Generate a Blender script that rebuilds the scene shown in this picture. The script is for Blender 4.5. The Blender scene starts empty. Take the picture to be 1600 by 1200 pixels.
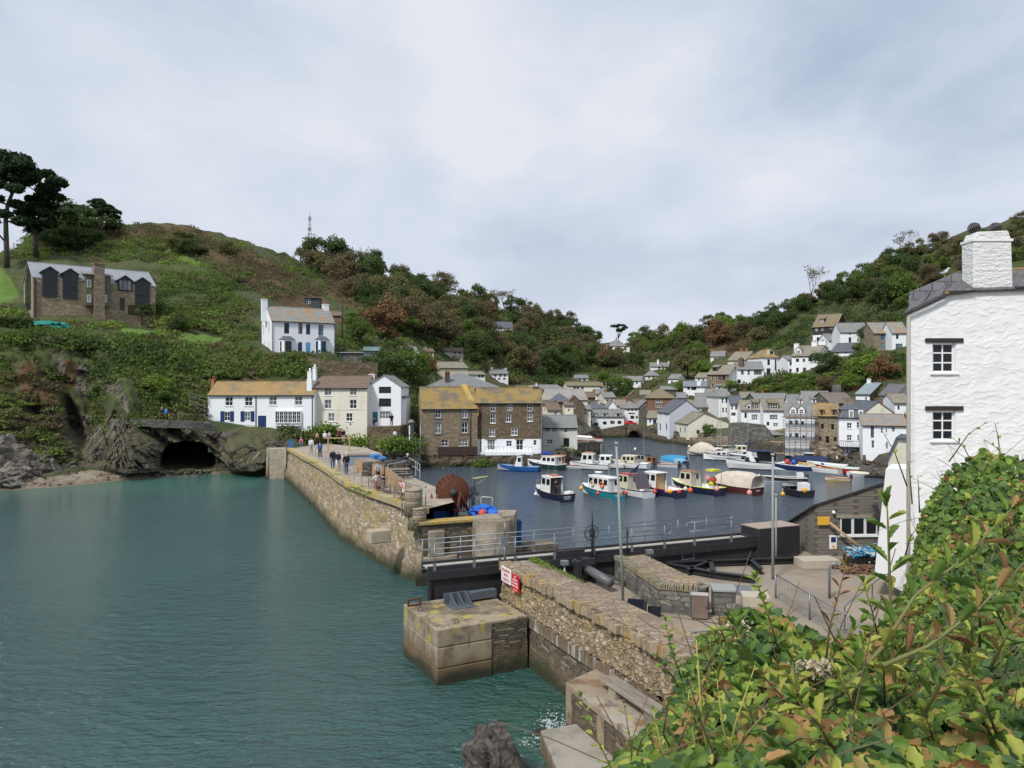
import bpy, math, random
import numpy as np
from mathutils import Vector, Matrix
SC=bpy.context.scene
F, H=1200.0, 11.5
R=math.radians
rnd=random.Random(7)
# ------------------------------------------------------------------ camera, sky, sun, exposure
cam_d=bpy.data.cameras.new('camera');cam=bpy.data.objects.new('camera', cam_d)
SC.collection.objects.link(cam);SC.camera=cam
cam_d.sensor_width=36;cam_d.lens=27;cam_d.clip_start=0.1;cam_d.clip_end=6000
cam.location=(0, 0, H);cam.rotation_euler=(R(90), 0, 0)
SUN_EL, SUN_AZ=R(48), R(215)
W=bpy.data.worlds.new('World');SC.world=W;W.use_nodes=True
nt=W.node_tree;nt.nodes.clear()
def wn(t, **k):
 n=nt.nodes.new(t)
 for a, b in k.items():setattr(n, a, b)
 return n
L=nt.links.new
tc=wn('ShaderNodeTexCoord');sep=wn('ShaderNodeSeparateXYZ');L(tc.outputs['Generated'], sep.inputs[0])
zz=wn('ShaderNodeMath', operation='MAXIMUM');L(sep.outputs[2], zz.inputs[0]);zz.inputs[1].default_value=0.0
za=wn('ShaderNodeMath', operation='ADD');L(zz.outputs[0], za.inputs[0]);za.inputs[1].default_value=0.16
dv=wn('ShaderNodeVectorMath', operation='DIVIDE');cz=wn('ShaderNodeCombineXYZ')
for i in range(3):L(za.outputs[0], cz.inputs[i])
L(tc.outputs['Generated'], dv.inputs[0]);L(cz.outputs[0], dv.inputs[1])
mp=wn('ShaderNodeMapping');mp.inputs['Scale'].default_value=(1.0, .62, .45);mp.inputs['Rotation'].default_value=(0, 0, R(-28));L(dv.outputs[0], mp.inputs[0])
n1=wn('ShaderNodeTexNoise');n1.inputs['Scale'].default_value=0.85;n1.inputs['Detail'].default_value=7;n1.inputs['Roughness'].default_value=.48;n1.inputs['Distortion'].default_value=.5
L(mp.outputs[0], n1.inputs['Vector'])
n2=wn('ShaderNodeTexNoise');n2.inputs['Scale'].default_value=2.6;n2.inputs['Detail'].default_value=5;n2.inputs['Roughness'].default_value=.55
L(mp.outputs[0], n2.inputs['Vector'])
ma=wn('ShaderNodeMath', operation='MULTIPLY_ADD');L(n2.outputs[0], ma.inputs[0]);ma.inputs[1].default_value=.36;L(n1.outputs[0], ma.inputs[2])
cr=wn('ShaderNodeValToRGB');L(ma.outputs[0], cr.inputs[0])
e=cr.color_ramp.elements;e[0].position=.53;e[0].color=(.48, .58, .73, 1);e[1].position=.82;e[1].color=(.86, .89, .96, 1)
m_=e.new(.66);m_.color=(.67, .75, .88, 1)
# horizon lightening: cloud deck thins with the angle
hz=wn('ShaderNodeMapRange');L(sep.outputs[2], hz.inputs[0]);hz.inputs[1].default_value=0;hz.inputs[2].default_value=.32;hz.inputs[3].default_value=.75;hz.inputs[4].default_value=0
mx=wn('ShaderNodeMix', data_type='RGBA');L(hz.outputs[0], mx.inputs[0]);L(cr.outputs[0], mx.inputs[6]);mx.inputs[7].default_value=(.84, .87, .98, 1)
sky=wn('ShaderNodeTexSky', sky_type='NISHITA');sky.sun_disc=False;sky.sun_elevation=SUN_EL;sky.sun_rotation=SUN_AZ
b1=wn('ShaderNodeBackground');L(sky.outputs[0], b1.inputs[0]);b1.inputs[1].default_value=0.05
b2=wn('ShaderNodeBackground');L(mx.outputs[2], b2.inputs[0]);b2.inputs[1].default_value=.88
ms=wn('ShaderNodeMixShader');ms.inputs[0].default_value=.92;L(b1.outputs[0], ms.inputs[1]);L(b2.outputs[0], ms.inputs[2])
wo=wn('ShaderNodeOutputWorld');L(ms.outputs[0], wo.inputs[0])
sd=bpy.data.lights.new('sun', 'SUN');sd.energy=3.0;sd.angle=R(9);sd.color=(1, .96, .9)
so=bpy.data.objects.new('sun', sd);SC.collection.objects.link(so)
sdir=Vector((math.sin(SUN_AZ)*math.cos(SUN_EL), math.cos(SUN_AZ)*math.cos(SUN_EL), math.sin(SUN_EL)))
so.rotation_euler=sdir.to_track_quat('Z', 'Y').to_euler()
VS=SC.view_settings;VS.view_transform='Standard';VS.look='None';VS.exposure=0.14;VS.gamma=1
SC.cycles.use_denoising=True;SC.cycles.max_bounces=5;SC.cycles.diffuse_bounces=2;SC.cycles.glossy_bounces=3
SC.cycles.transmission_bounces=3;SC.cycles.transparent_max_bounces=6;SC.cycles.caustics_reflective=False;SC.cycles.caustics_refractive=False
# ------------------------------------------------------------------ helpers
def at(px, py, D):return Vector(((px-800)/F*D, D, H-(py-600)/F*D))
def gz(px, py, z):
 return at(px, py, (H-z)*F/(py-600))
def link(o, parent=None):
 SC.collection.objects.link(o)
 if parent is not None:o.parent=parent
 return o
def tag(o, label=None, cat=None, group=None, kind=None):
 if label:o['label']=label
 if cat:o['category']=cat
 if group:o['group']=group
 if kind:o['kind']=kind
 return o
def thing(name, label, cat, loc=(0, 0, 0), rz=0, group=None):
 o=bpy.data.objects.new(name, None);o.location=loc;o.rotation_euler=(0, 0, rz);o.empty_display_size=.2
 return tag(link(o), label, cat, group, 'thing')
def copy_tree(o, parent=None):
 c=o.copy();link(c)
 c.parent=parent
 for ch in list(o.children):copy_tree(ch, c)
 return c
def raw_mesh(name, V, loops, starts, totals, mats=(), midx=None, uv=True, smooth=False):
 V=np.asarray(V, np.float32);loops=np.asarray(loops, np.int32);starts=np.asarray(starts, np.int32)
 me=bpy.data.meshes.new(name)
 me.vertices.add(len(V));me.vertices.foreach_set('co', V.ravel())
 me.loops.add(len(loops));me.loops.foreach_set('vertex_index', loops)
 me.polygons.add(len(starts));me.polygons.foreach_set('loop_start', starts)
 if midx is not None:me.polygons.foreach_set('material_index', np.asarray(midx, np.int32))
 if smooth is not False:me.polygons.foreach_set('use_smooth', np.full(len(starts), True)if smooth is True else np.asarray(smooth, bool))
 for m in mats:me.materials.append(m)
 me.update(calc_edges=True)
 if uv:
  n=np.zeros(len(starts)*3, np.float32);me.polygons.foreach_get('normal', n);n=n.reshape(-1, 3)
  t=np.stack([-n[:, 1], n[:, 0], np.zeros(len(n))], 1);ln=np.linalg.norm(t, axis=1)
  flat=ln<.05;t[flat]=(1, 0, 0);ln[flat]=1;t/=ln[:, None]
  b=np.cross(n, t)
  pi=np.repeat(np.arange(len(starts)), totals);P=V[loops]
  U=np.stack([(P*t[pi]).sum(1), (P*b[pi]).sum(1)], 1).astype(np.float32)
  l=me.uv_layers.new(name='UVMap');l.data.foreach_set('uv', U.ravel())
 return me
class MB:
 def __init__(s):s.v=[];s.f=[];s.m=[];s.s=[];s.M=None;s.cur=0;s.sm=False
 def mat(s, i):s.cur=i;return s
 def add(s, vs, fs, smooth=None):
  o=len(s.v)
  s.v+=[tuple(s.M@Vector(v))for v in vs]if s.M is not None else[tuple(v)for v in vs]
  for f in fs:s.f.append([i+o for i in f]);s.m.append(s.cur);s.s.append(s.sm if smooth is None else smooth)
  return s
 def box(s, x0, y0, z0, x1, y1, z1):
  return s.add([(x0, y0, z0), (x1, y0, z0), (x1, y1, z0), (x0, y1, z0), (x0, y0, z1), (x1, y0, z1), (x1, y1, z1), (x0, y1, z1)],
 [(0, 3, 2, 1), (4, 5, 6, 7), (0, 1, 5, 4), (1, 2, 6, 5), (2, 3, 7, 6), (3, 0, 4, 7)])
 def prism(s, pts, z0, z1):
  n=len(pts);zt=z1 if isinstance(z1, (list, tuple))else[z1]*n;zb=z0 if isinstance(z0, (list, tuple))else[z0]*n
  return s.add([(p[0], p[1], zb[i])for i, p in enumerate(pts)]+[(p[0], p[1], zt[i])for i, p in enumerate(pts)],
 [tuple(range(n-1, -1, -1)), tuple(range(n, 2*n))]+[(i, (i+1)%n, (i+1)%n+n, i+n)for i in range(n)])
 def slab(s, pts, n, th):
  n=Vector(n).normalized()*th;k=len(pts);P=[Vector(p)for p in pts]
  return s.add(P+[p+n for p in P], [tuple(range(k-1, -1, -1)), tuple(range(k, 2*k))]+[(i, (i+1)%k, (i+1)%k+k, i+k)for i in range(k)])
 def poly(s, pts):return s.add(pts, [tuple(range(len(pts)))])
 def tube(s, pts, r, n=6, cap=True):
  P=[Vector(p)for p in pts];k=len(P);rs=r if isinstance(r, (list, tuple))else[r]*k
  vs=[];u0=None
  for i, p in enumerate(P):
   d=(P[min(i+1, k-1)]-P[max(i-1, 0)])
   d=d.normalized()if d.length>1e-9 else Vector((0, 0, 1))
   if u0 is None:u0=d.orthogonal().normalized()
   u=(u0-d*u0.dot(d));u=u.normalized()if u.length>1e-6 else d.orthogonal().normalized();u0=u;w=d.cross(u)
   for j in range(n):
    a=2*math.pi*(j+.5)/n;vs.append(p+(u*math.cos(a)+w*math.sin(a))*rs[i])
  fs=[(i*n+j, i*n+(j+1)%n, (i+1)*n+(j+1)%n, (i+1)*n+j)for i in range(k-1)for j in range(n)]
  if cap:fs+=[tuple(range(n-1, -1, -1)), tuple(range((k-1)*n, k*n))]
  return s.add(vs, fs, smooth=(n>5))
 def lathe(s, prof, n=12, c=(0, 0, 0)):
  vs=[(c[0]+r*math.cos(2*math.pi*j/n), c[1]+r*math.sin(2*math.pi*j/n), c[2]+z)for r, z in prof for j in range(n)];k=len(prof)
  return s.add(vs, [(i*n+j, i*n+(j+1)%n, (i+1)*n+(j+1)%n, (i+1)*n+j)for i in range(k-1)for j in range(n)]+[tuple(range(n-1, -1, -1)), tuple(range((k-1)*n, k*n))], smooth=True)
 def ball(s, c, r, n=10, sz=1.0):
  return s.lathe([(max(1e-3, r*math.sin(math.pi*i/8)), -r*sz*math.cos(math.pi*i/8))for i in range(9)], n, c)
 def build(s, name, mats, parent=None, label=None, cat=None, group=None, kind=None, bevel=0, loc=None, rz=0):
  if not isinstance(mats, (list, tuple)):mats=[mats]
  tot=[len(f)for f in s.f];st=np.concatenate([[0], np.cumsum(tot)[:-1]])if tot else[]
  me=raw_mesh(name, s.v, [i for f in s.f for i in f], st, tot, mats, s.m, True, s.s)
  o=link(bpy.data.objects.new(name, me), parent)
  if loc is not None:o.location=loc
  o.rotation_euler=(0, 0, rz)
  if bevel:b=o.modifiers.new('bevel', 'BEVEL');b.width=bevel;b.segments=2;b.limit_method='ANGLE'
  return tag(o, label, cat, group, kind)
def recenter(o):
 me=o.data;n=len(me.vertices);a=np.zeros(n*3, np.float32);me.vertices.foreach_get('co', a);a=a.reshape(-1, 3)
 c=np.array([(a[:, 0].min()+a[:, 0].max())/2, (a[:, 1].min()+a[:, 1].max())/2, a[:, 2].min()], np.float32)
 me.vertices.foreach_set('co', (a-c).ravel());o.location=c.tolist();return o
def text(s, size, mat, parent, loc, rot, name='lettering', align='CENTER', ext=.004):
 c=bpy.data.curves.new(name, 'FONT');c.body=s;c.size=size;c.extrude=ext;c.align_x=align;c.align_y='CENTER';c.materials.append(mat)
 tmp=bpy.data.objects.new('tmp', c);SC.collection.objects.link(tmp);dg=bpy.context.evaluated_depsgraph_get();me=bpy.data.meshes.new_from_object(tmp.evaluated_get(dg));bpy.data.objects.remove(tmp)
 o=bpy.data.objects.new(name, me);link(o, parent);o.location=loc;o.rotation_euler=rot;return o
# ------------------------------------------------------------------ materials
_T={}
def mat(name, base, rough=.85, mix=(), bump=(), metal=0, spec=.35, coord='obj', trans=0, emit=None):
 """mix: (tex, scale, colour, lo, hi, amount)   bump: (tex, scale, strength, distance)
    tex: n noise, v voronoi cell value, e voronoi edge, b brick row, g world height, w wave; scale: number or (x, y, z)"""
 if name in _T:return _T[name]
 m=bpy.data.materials.new(name);m.use_nodes=True;_T[name]=m;t=m.node_tree;t.nodes.clear();K=t.links.new
 def N(ty, **k):
  n=t.nodes.new(ty)
  for a, b in k.items():setattr(n, a, b)
  return n
 tcn=N('ShaderNodeTexCoord');geo=N('ShaderNodeNewGeometry');cache={}
 src={'obj':tcn.outputs['Object'], 'uv':tcn.outputs['UV'], 'geo':geo.outputs['Position']}
 def tex(ty, sc):
  key=(ty, sc)
  if key in cache:return cache[key]
  co=coord;tt=ty
  if ':' in ty:tt, co=ty.split(':')
  if tt=='g':
   s_=N('ShaderNodeSeparateXYZ');K(geo.outputs['Position'], s_.inputs[0]);nz=N('ShaderNodeTexNoise');nz.inputs['Scale'].default_value=.9;nz.inputs['Detail'].default_value=4
   K(geo.outputs['Position'], nz.inputs['Vector'])
   a=N('ShaderNodeMath', operation='MULTIPLY_ADD');K(nz.outputs[0], a.inputs[0]);a.inputs[1].default_value=-1.0;K(s_.outputs[2], a.inputs[2]);o=a.outputs[0]
  elif tt=='a':
   a=N('ShaderNodeAttribute', attribute_name=str(sc));o=a.outputs['Fac']
  elif tt=='i':
   o=N('ShaderNodeObjectInfo').outputs['Random']
  elif tt=='up':
   s_=N('ShaderNodeSeparateXYZ');K(geo.outputs['Normal'], s_.inputs[0]);o=s_.outputs[2]
  else:
   v=src[co]
   mpn=N('ShaderNodeMapping');mpn.inputs['Scale'].default_value=sc[:3]if isinstance(sc, tuple)else(sc, sc, sc)
   if isinstance(sc, tuple)and len(sc)>3:mpn.vector_type='TEXTURE';mpn.inputs['Scale'].default_value=[1/q for q in sc[:3]];mpn.inputs['Rotation'].default_value=[R(q)for q in sc[3:]]
   K(v, mpn.inputs[0])
   if tt=='n':
    x=N('ShaderNodeTexNoise');x.inputs['Scale'].default_value=1;x.inputs['Detail'].default_value=5;x.inputs['Roughness'].default_value=.6;K(mpn.outputs[0], x.inputs['Vector']);o=x.outputs[0]
   elif tt in 've':
    x=N('ShaderNodeTexVoronoi', feature='F1' if tt=='v' else 'DISTANCE_TO_EDGE', voronoi_dimensions='2D' if co=='uv' else '3D');x.inputs['Scale'].default_value=1
    dn=N('ShaderNodeTexNoise');dn.inputs['Scale'].default_value=.9;K(mpn.outputs[0], dn.inputs['Vector'])
    ad=N('ShaderNodeVectorMath', operation='MULTIPLY_ADD');K(dn.outputs['Color'], ad.inputs[0]);ad.inputs[1].default_value=(.3, .3, .3);K(mpn.outputs[0], ad.inputs[2]);K(ad.outputs[0], x.inputs['Vector'])
    if tt=='v':
     s_=N('ShaderNodeSeparateColor');K(x.outputs['Color'], s_.inputs[0]);o=s_.outputs[0]
    else:o=x.outputs['Distance']
   elif tt in('b', 'bc', 'k', 'kc'):
    x=N('ShaderNodeTexBrick');x.inputs['Scale'].default_value=1;x.inputs['Brick Width'].default_value=1;x.inputs['Row Height'].default_value=1;x.inputs['Mortar Size'].default_value=.06
    x.inputs['Color1'].default_value=(0, 0, 0, 1);x.inputs['Color2'].default_value=(1, 1, 1, 1);x.inputs['Mortar'].default_value=(.5, .5, .5, 1);x.inputs['Bias'].default_value=0
    vv=mpn.outputs[0]
    if tt[0]=='k':
     x.inputs['Mortar Size'].default_value=.09;x.inputs['Mortar Smooth'].default_value=.6;x.offset_frequency=3;x.offset=.37;x.squash=1.6;x.squash_frequency=4
     for ns, am in((.45, 1.5), (1.9, .42)):
      dn=N('ShaderNodeTexNoise');dn.inputs['Scale'].default_value=ns;dn.inputs['Detail'].default_value=3;K(mpn.outputs[0], dn.inputs['Vector']);ad=N('ShaderNodeVectorMath', operation='MULTIPLY_ADD');K(dn.outputs['Color'], ad.inputs[0]);ad.inputs[1].default_value=(am, am, 0);K(vv, ad.inputs[2]);vv=ad.outputs[0]
    K(vv, x.inputs['Vector']);o=x.outputs['Fac']if tt in 'bk' else x.outputs['Color']
   elif tt=='w':
    x=N('ShaderNodeTexWave', wave_type='BANDS', bands_direction='Y');x.inputs['Scale'].default_value=1;x.inputs['Distortion'].default_value=2.5;x.inputs['Detail'].default_value=3;K(mpn.outputs[0], x.inputs['Vector']);o=x.outputs['Fac']
  cache[key]=o;return o
 p=N('ShaderNodeBsdfPrincipled');p.inputs['Roughness'].default_value=rough;p.inputs['Metallic'].default_value=metal;p.inputs['Specular IOR Level'].default_value=spec
 rg=N('ShaderNodeRGB');rg.outputs[0].default_value=(*base, 1);cur=rg.outputs[0]
 for ty, sc, col, lo, hi, am in mix:
  mr=N('ShaderNodeMapRange', interpolation_type='SMOOTHSTEP' if ty[0]not in 'b' else 'LINEAR');K(tex(ty, sc), mr.inputs[0]);mr.inputs[1].default_value=lo;mr.inputs[2].default_value=hi;mr.inputs[3].default_value=0;mr.inputs[4].default_value=am
  x=N('ShaderNodeMix', data_type='RGBA');K(mr.outputs[0], x.inputs[0]);K(cur, x.inputs[6]);x.inputs[7].default_value=(*col, 1);cur=x.outputs[2]
 K(cur, p.inputs['Base Color']);nrm=None
 for ty, sc, st, di in bump:
  inv=ty.startswith('-');h=tex(ty.lstrip('-'), sc)
  if ty.lstrip('-')[0]=='e':
   mr=N('ShaderNodeMapRange');K(h, mr.inputs[0]);mr.inputs[1].default_value=0;mr.inputs[2].default_value=.16;h=mr.outputs[0]
  b=N('ShaderNodeBump', invert=inv);b.inputs['Strength'].default_value=st;b.inputs['Distance'].default_value=di;K(h, b.inputs['Height'])
  if nrm is not None:K(nrm, b.inputs['Normal'])
  nrm=b.outputs[0]
 if nrm is not None:K(nrm, p.inputs['Normal'])
 if emit:p.inputs['Emission Color'].default_value=(*emit, 1);p.inputs['Emission Strength'].default_value=1
 out=N('ShaderNodeOutputMaterial')
 if trans:
  tl=N('ShaderNodeBsdfTranslucent');K(cur, tl.inputs['Color']);mm=N('ShaderNodeMixShader');mm.inputs[0].default_value=trans;K(p.outputs[0], mm.inputs[1]);K(tl.outputs[0], mm.inputs[2]);K(mm.outputs[0], out.inputs[0])
 else:K(p.outputs[0], out.inputs[0])
 return m
def plain(name, c, rough=.6, metal=0, spec=.4):return mat(name, c, rough, mix=[('n', 1.7, tuple(x*.72 for x in c), .45, .8, .6)], metal=metal, spec=spec)
def white(name, c=(.78, .79, .79), dirt=(.42, .42, .36), am=.55):
 return mat(name, c, .8, mix=[('n', (.5, .5, .16), dirt, .52, .85, am), ('n', 3.0, (c[0]*.8, c[1]*.8, c[2]*.78), .45, .75, .5), ('n', (2.5, 2.5, .35), dirt, .62, .8, am*.6)], bump=[('n', (1.5, 1.5, 4.5), .35, .05)])
MW=white('white_render');MW2=white('bright_white_paint', (.82, .84, .87), (.5, .52, .55), .35);MCR=white('cream_render', (.62, .57, .42), (.4, .36, .25))
MCR2=white('pale_cream_render', (.74, .71, .6), (.45, .4, .3));MGY=white('lilac_grey_render', (.47, .5, .56), (.4, .42, .46), .3);MDIRTY=white('weathered_whitewash', (.64, .64, .6), (.3, .3, .25), .8)
def stone(name, a, b, c, mort=(.2, .17, .13), sx=1.6, sy=4.2, depth=.05, low=True, lich=0, vor=False):
 tv, te=('v:uv', 'e:uv')if vor else('kc:uv', 'k:uv');e0, e1=(.06, .015)if vor else(.25, .9)
 mx_=[(tv, (sx, sy, 1), b, .2, .55, 1), (tv, (sx, sy, 1), c, .62, .95, 1), ('n', 2.2, tuple(x*.55 for x in a), .45, .75, .6), ('n', 9.0, tuple(min(1, x*1.5)for x in a), .58, .8, .4)]
 if lich:mx_.append(('n', .8, (.46, .33, .07), .5, .66, lich))
 mx_.append((te, (sx, sy, 1), mort, e0, e1, .7))
 if low:mx_+=[('g', 1, (.15, .11, .07), .85, .15, .65), ('g', 1, (.035, .045, .02), .3, -.3, .93)]
 return mat(name, a, .9, mix=mx_, bump=[(te if vor else '-k:uv', (sx, sy, 1), 1.0, depth), ('n', 7.0, .6, .04)])
MST=stone('rubble_stone', (.3, .24, .165), (.2, .165, .12), (.4, .33, .24))
MBR=stone('brown_stone_wall', (.175, .135, .085), (.12, .092, .06), (.24, .19, .125), (.13, .1, .07), 2.4, 6.5, .03)
MBF=mat('buff_stucco', (.33, .26, .18), .9, mix=[('n', .7, (.22, .18, .13), .4, .75, .8), ('n', (3, 3, 12), (.2, .155, .1), .5, .7, .5), ('n', .35, (.4, .34, .27), .55, .75, .5), ('g', 1, (.05, .05, .03), 1.5, .3, .9)], bump=[('n', 6.0, .5, .04)])
MFRS=stone('tan_brick_stone', (.29, .225, .145), (.21, .165, .11), (.36, .285, .195), (.2, .16, .12), 2.6, 7, .03)
MQY=stone('quay_stone', (.2, .165, .12), (.13, .11, .085), (.28, .23, .165), (.11, .09, .07), 1.2, 3.0, .07)
MDW=stone('manor_stone', (.29, .22, .145), (.18, .145, .11), (.38, .31, .22), (.22, .18, .14), 2.0, 5.0, .04, False)
MGS=stone('grey_rubble', (.17, .165, .15), (.11, .11, .1), (.26, .24, .2), (.1, .095, .085), 2.0, 5.0, .04, False)
def slate(name, a, b, lich=None, lam=0, lo=.42, hi=.62, sx=3.0, sy=5.0):
 mx_=[('bc:uv', (sx, sy, 1), b, .1, .9, .9), ('n', 1.2, tuple(x*.7 for x in a), .4, .75, .5)]
 if lich:mx_+=[('n', .55, lich, lo, hi, lam), ('n', 2.6, tuple(x*.62 for x in lich), .52, .72, lam*.7)]
 mx_.append(('b:uv', (sx, sy, 1), tuple(x*.35 for x in a), .3, 1, .7))
 return mat(name, a, .7, mix=mx_, bump=[('-b:uv', (sx, sy, 1), .5, .03), ('n', 8.0, .3, .02)], spec=.4)
S_GR=slate('grey_slate', (.215, .215, .21), (.29, .29, .28), (.3, .27, .19), .35, .55, .7);S_DK=slate('dark_slate', (.1, .112, .135), (.145, .155, .18));S_BL=slate('blue_slate', (.2, .23, .26), (.26, .29, .32))
S_LC=slate('lichen_slate', (.25, .225, .18), (.32, .29, .235), (.24, .2, .12), .5);S_OR=slate('orange_lichen_slate', (.2, .175, .12), (.28, .22, .12), (.4, .25, .09), .9, .36, .6)
S_BN=slate('brown_slate', (.16, .115, .085), (.21, .155, .11));S_ML=slate('mossy_orange_slate', (.15, .13, .095), (.2, .17, .11), (.34, .225, .06), .9, .36, .54)
S_GG=slate('grey_green_slate', (.2, .215, .205), (.27, .28, .265), (.32, .31, .25), .5, .55, .7);S_MX=slate('patchy_slate', (.25, .24, .22), (.33, .32, .3), (.4, .22, .09), .75, .5, .64)
S_TM=slate('tan_moss_slate', (.2, .175, .115), (.26, .225, .15), (.25, .18, .07), .6)
GLASS=mat('window_glass', (.012, .015, .018), .1, spec=.35);GL2=mat('window_glass_with_curtain', (.16, .16, .16), .12, mix=[('n', (3, 3, .5), (.04, .04, .05), .45, .6, .9)], spec=.7)
FW=mat('white_frame_paint', (.78, .79, .8), .5);FD=mat('dark_frame_paint', (.04, .045, .05), .5);FB=mat('blue_frame_paint', (.02, .12, .3), .5);FLB=mat('light_blue_paint', (.1, .35, .62), .5)
FNV=mat('navy_door_paint', (.012, .035, .13), .5);FTL=mat('teal_paint', (.03, .17, .22), .5);FGN=mat('green_frame_paint', (.08, .19, .15), .55);FBR=mat('brown_frame_paint', (.07, .03, .018), .6)
GUT=mat('gutter_black', (.03, .03, .032), .5);POT=mat('terracotta', (.38, .15, .07), .8);WOOD=mat('weathered_wood', (.25, .2, .15), .85, mix=[('n', (14, 1, 1), (.14, .11, .08), .4, .7, .9)], bump=[('n', (20, 1.5, 1.5), .5, .02)])
CONC=mat('concrete', (.32, .275, .21), .9, mix=[('n', .8, (.15, .125, .09), .42, .66, .85), ('n', 4.0, (.42, .39, .34), .55, .8, .5), ('g', 1, (.14, .1, .06), 1.0, .3, .8), ('g', 1, (.025, .03, .018), .4, -.2, .95)], bump=[('n', 5.0, .4, .05), ('n', 22.0, .3, .01)])
STEEL=mat('galvanised_steel', (.24, .265, .285), .45, metal=.6, mix=[('n', 3.0, (.2, .21, .22), .5, .8, .6)]);BLK=mat('black_steel_paint', (.028, .028, .032), .5, mix=[('n', (3, 3, 1), (.06, .055, .05), .5, .8, .7)], bump=[('n', 3.0, .15, .02)])
DGR=plain('dark_grey', (.05, .05, .055));RUST=mat('rust', (.11, .042, .024), .9, mix=[('n', 3.0, (.075, .025, .015), .4, .7, .9), ('n', 11.0, (.2, .08, .04), .55, .75, .6)], bump=[('n', 12.0, .5, .03)])
# ------------------------------------------------------------------ the land: one sheet, profiles of (photo row, distance) per bearing
from mathutils import noise as NZ
PROF={-500:[(800, 69), (780, 71), (650, 80), (540, 100), (505, 115), (450, 150), (420, 190), (385, 230)], -120:[(775, 79), (752, 82), (645, 88), (528, 102), (500, 115), (445, 150), (422, 180), (392, 230)],
 0:[(766, 83), (735, 88), (640, 93), (525, 104), (500, 116), (445, 150), (425, 180), (398, 230)], 70:[(763, 85), (745, 90), (640, 97), (530, 106), (500, 118), (440, 155), (410, 185), (358, 232)],
 140:[(757, 88), (732, 96), (650, 103), (535, 110), (500, 122), (440, 160), (400, 190), (352, 235)], 200:[(750, 92), (742, 92.5), (655, 97), (540, 112), (510, 124), (450, 155), (400, 190), (349, 240)],
 290:[(743, 96.5), (737, 97), (662, 101), (555, 116), (525, 126), (450, 155), (410, 190), (354, 245)], 340:[(740, 98.5), (738, 98.8), (668, 102), (570, 117), (540, 127), (470, 150), (415, 190), (368, 250)],
 420:[(742, 97), (740, 97.3), (676, 103), (600, 115), (555, 121), (480, 150), (430, 200), (388, 265)], 500:[(735, 102), (733, 102.3), (688, 104), (612, 114), (562, 124), (500, 160), (450, 220), (420, 300)],
 560:[(730, 106), (728, 106.5), (688, 107), (612, 118), (565, 130), (510, 170), (460, 240), (424, 320)], 640:[(728, 108), (726, 108.5), (690, 110), (630, 122), (585, 145), (530, 205), (480, 280), (444, 340)],
 720:[(726, 109.5), (724, 110), (690, 112), (625, 150), (595, 190), (540, 250), (500, 310), (468, 370)], 800:[(724, 111.3), (722, 111.6), (700, 113), (640, 150), (605, 215), (560, 280), (520, 350), (490, 400)],
 880:[(712, 123), (711, 124), (690, 126), (640, 160), (606, 230), (565, 300), (530, 370), (502, 420)], 940:[(684, 164), (683, 165), (668, 166), (640, 185), (608, 240), (575, 310), (555, 380), (538, 440)],
 1000:[(683, 166), (682, 167), (665, 168), (640, 190), (608, 240), (580, 300), (555, 390), (534, 520)], 1060:[(695, 145), (694, 146), (675, 147), (640, 170), (610, 215), (580, 270), (545, 370), (522, 480)],
 1130:[(702, 135), (701, 136), (680, 137), (645, 160), (612, 190), (575, 240), (540, 310), (506, 420)], 1200:[(708, 127.8), (707, 128), (690, 129), (655, 145), (612, 170), (585, 200), (540, 260), (496, 370)],
 1270:[(716, 119), (715, 119.5), (695, 121), (650, 140), (612, 158), (580, 180), (520, 240), (472, 330)], 1340:[(726, 109.5), (725, 110), (705, 112), (655, 130), (615, 145), (575, 165), (520, 210), (440, 300)],
 1410:[(735, 102), (734, 102.3), (715, 104), (660, 120), (620, 135), (560, 160), (500, 195), (408, 270)], 1500:[(745, 95), (744, 95.5), (720, 97), (665, 110), (620, 122), (540, 150), (460, 185), (368, 240)],
 1600:[(752, 91), (751, 91.5), (725, 93), (670, 102), (620, 112), (530, 140), (440, 170), (337, 215)], 2100:[(780, 77), (779, 77.5), (740, 80), (680, 90), (620, 100), (500, 125), (400, 150), (250, 190)]}
PK=sorted(PROF);PA=np.array([PROF[k]for k in PK], float)
def prof(px):
 i=int(np.clip(np.searchsorted(PK, px)-1, 0, len(PK)-2));t=(px-PK[i])/(PK[i+1]-PK[i]);t=min(max(t, 0), 1);s=t*t*(3-2*t)*.5+t*.5
 return PA[i]*(1-s)+PA[i+1]*s
def gD(px, py):
 P=prof(px)
 if py>=P[0][0]:return P[0][1]
 for(y1, d1), (y2, d2)in zip(P[:-1], P[1:]):
  if py>=y2:
   z1=H-(y1-600)/F*d1;z2=H-(y2-600)/F*d2
   s=((H-z1)*F-(py-600)*d1)/((py-600)*(d2-d1)+(z2-z1)*F)
   return d1+(d2-d1)*min(max(s, 0), 1)
 return P[-1][1]
def gP(px, py, dz=0):
 p=at(px, py, gD(px, py));p.z+=dz;return p
def ell(px, py, cx, cy, rx, ry, rot=0):
 c, s=math.cos(R(rot)), math.sin(R(rot));dx, dy=px-cx, py-cy
 return math.hypot((dx*c+dy*s)/rx, (-dx*s+dy*c)/ry)
def sst(a, b, x):
 t=min(max((x-a)/(b-a), 0), 1);return t*t*(3-2*t)
LAWNS=[(-30, 458, 66, 26, 0), (312, 532, 40, 9, 4), (215, 520, 38, 9, 6), (285, 404, 38, 5, 22)]
ROCKS=[(160, 590, 10, 40, -25), (186, 622, 8, 34, -32), (10, 728, 60, 26, 5), (130, 600, 14, 30, 0), (205, 706, 75, 46, 0), (395, 700, 70, 42, 0), (370, 505, 28, 26, 0), (90, 560, 8, 30, -20), (640, 690, 30, 25, 0)]
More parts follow.
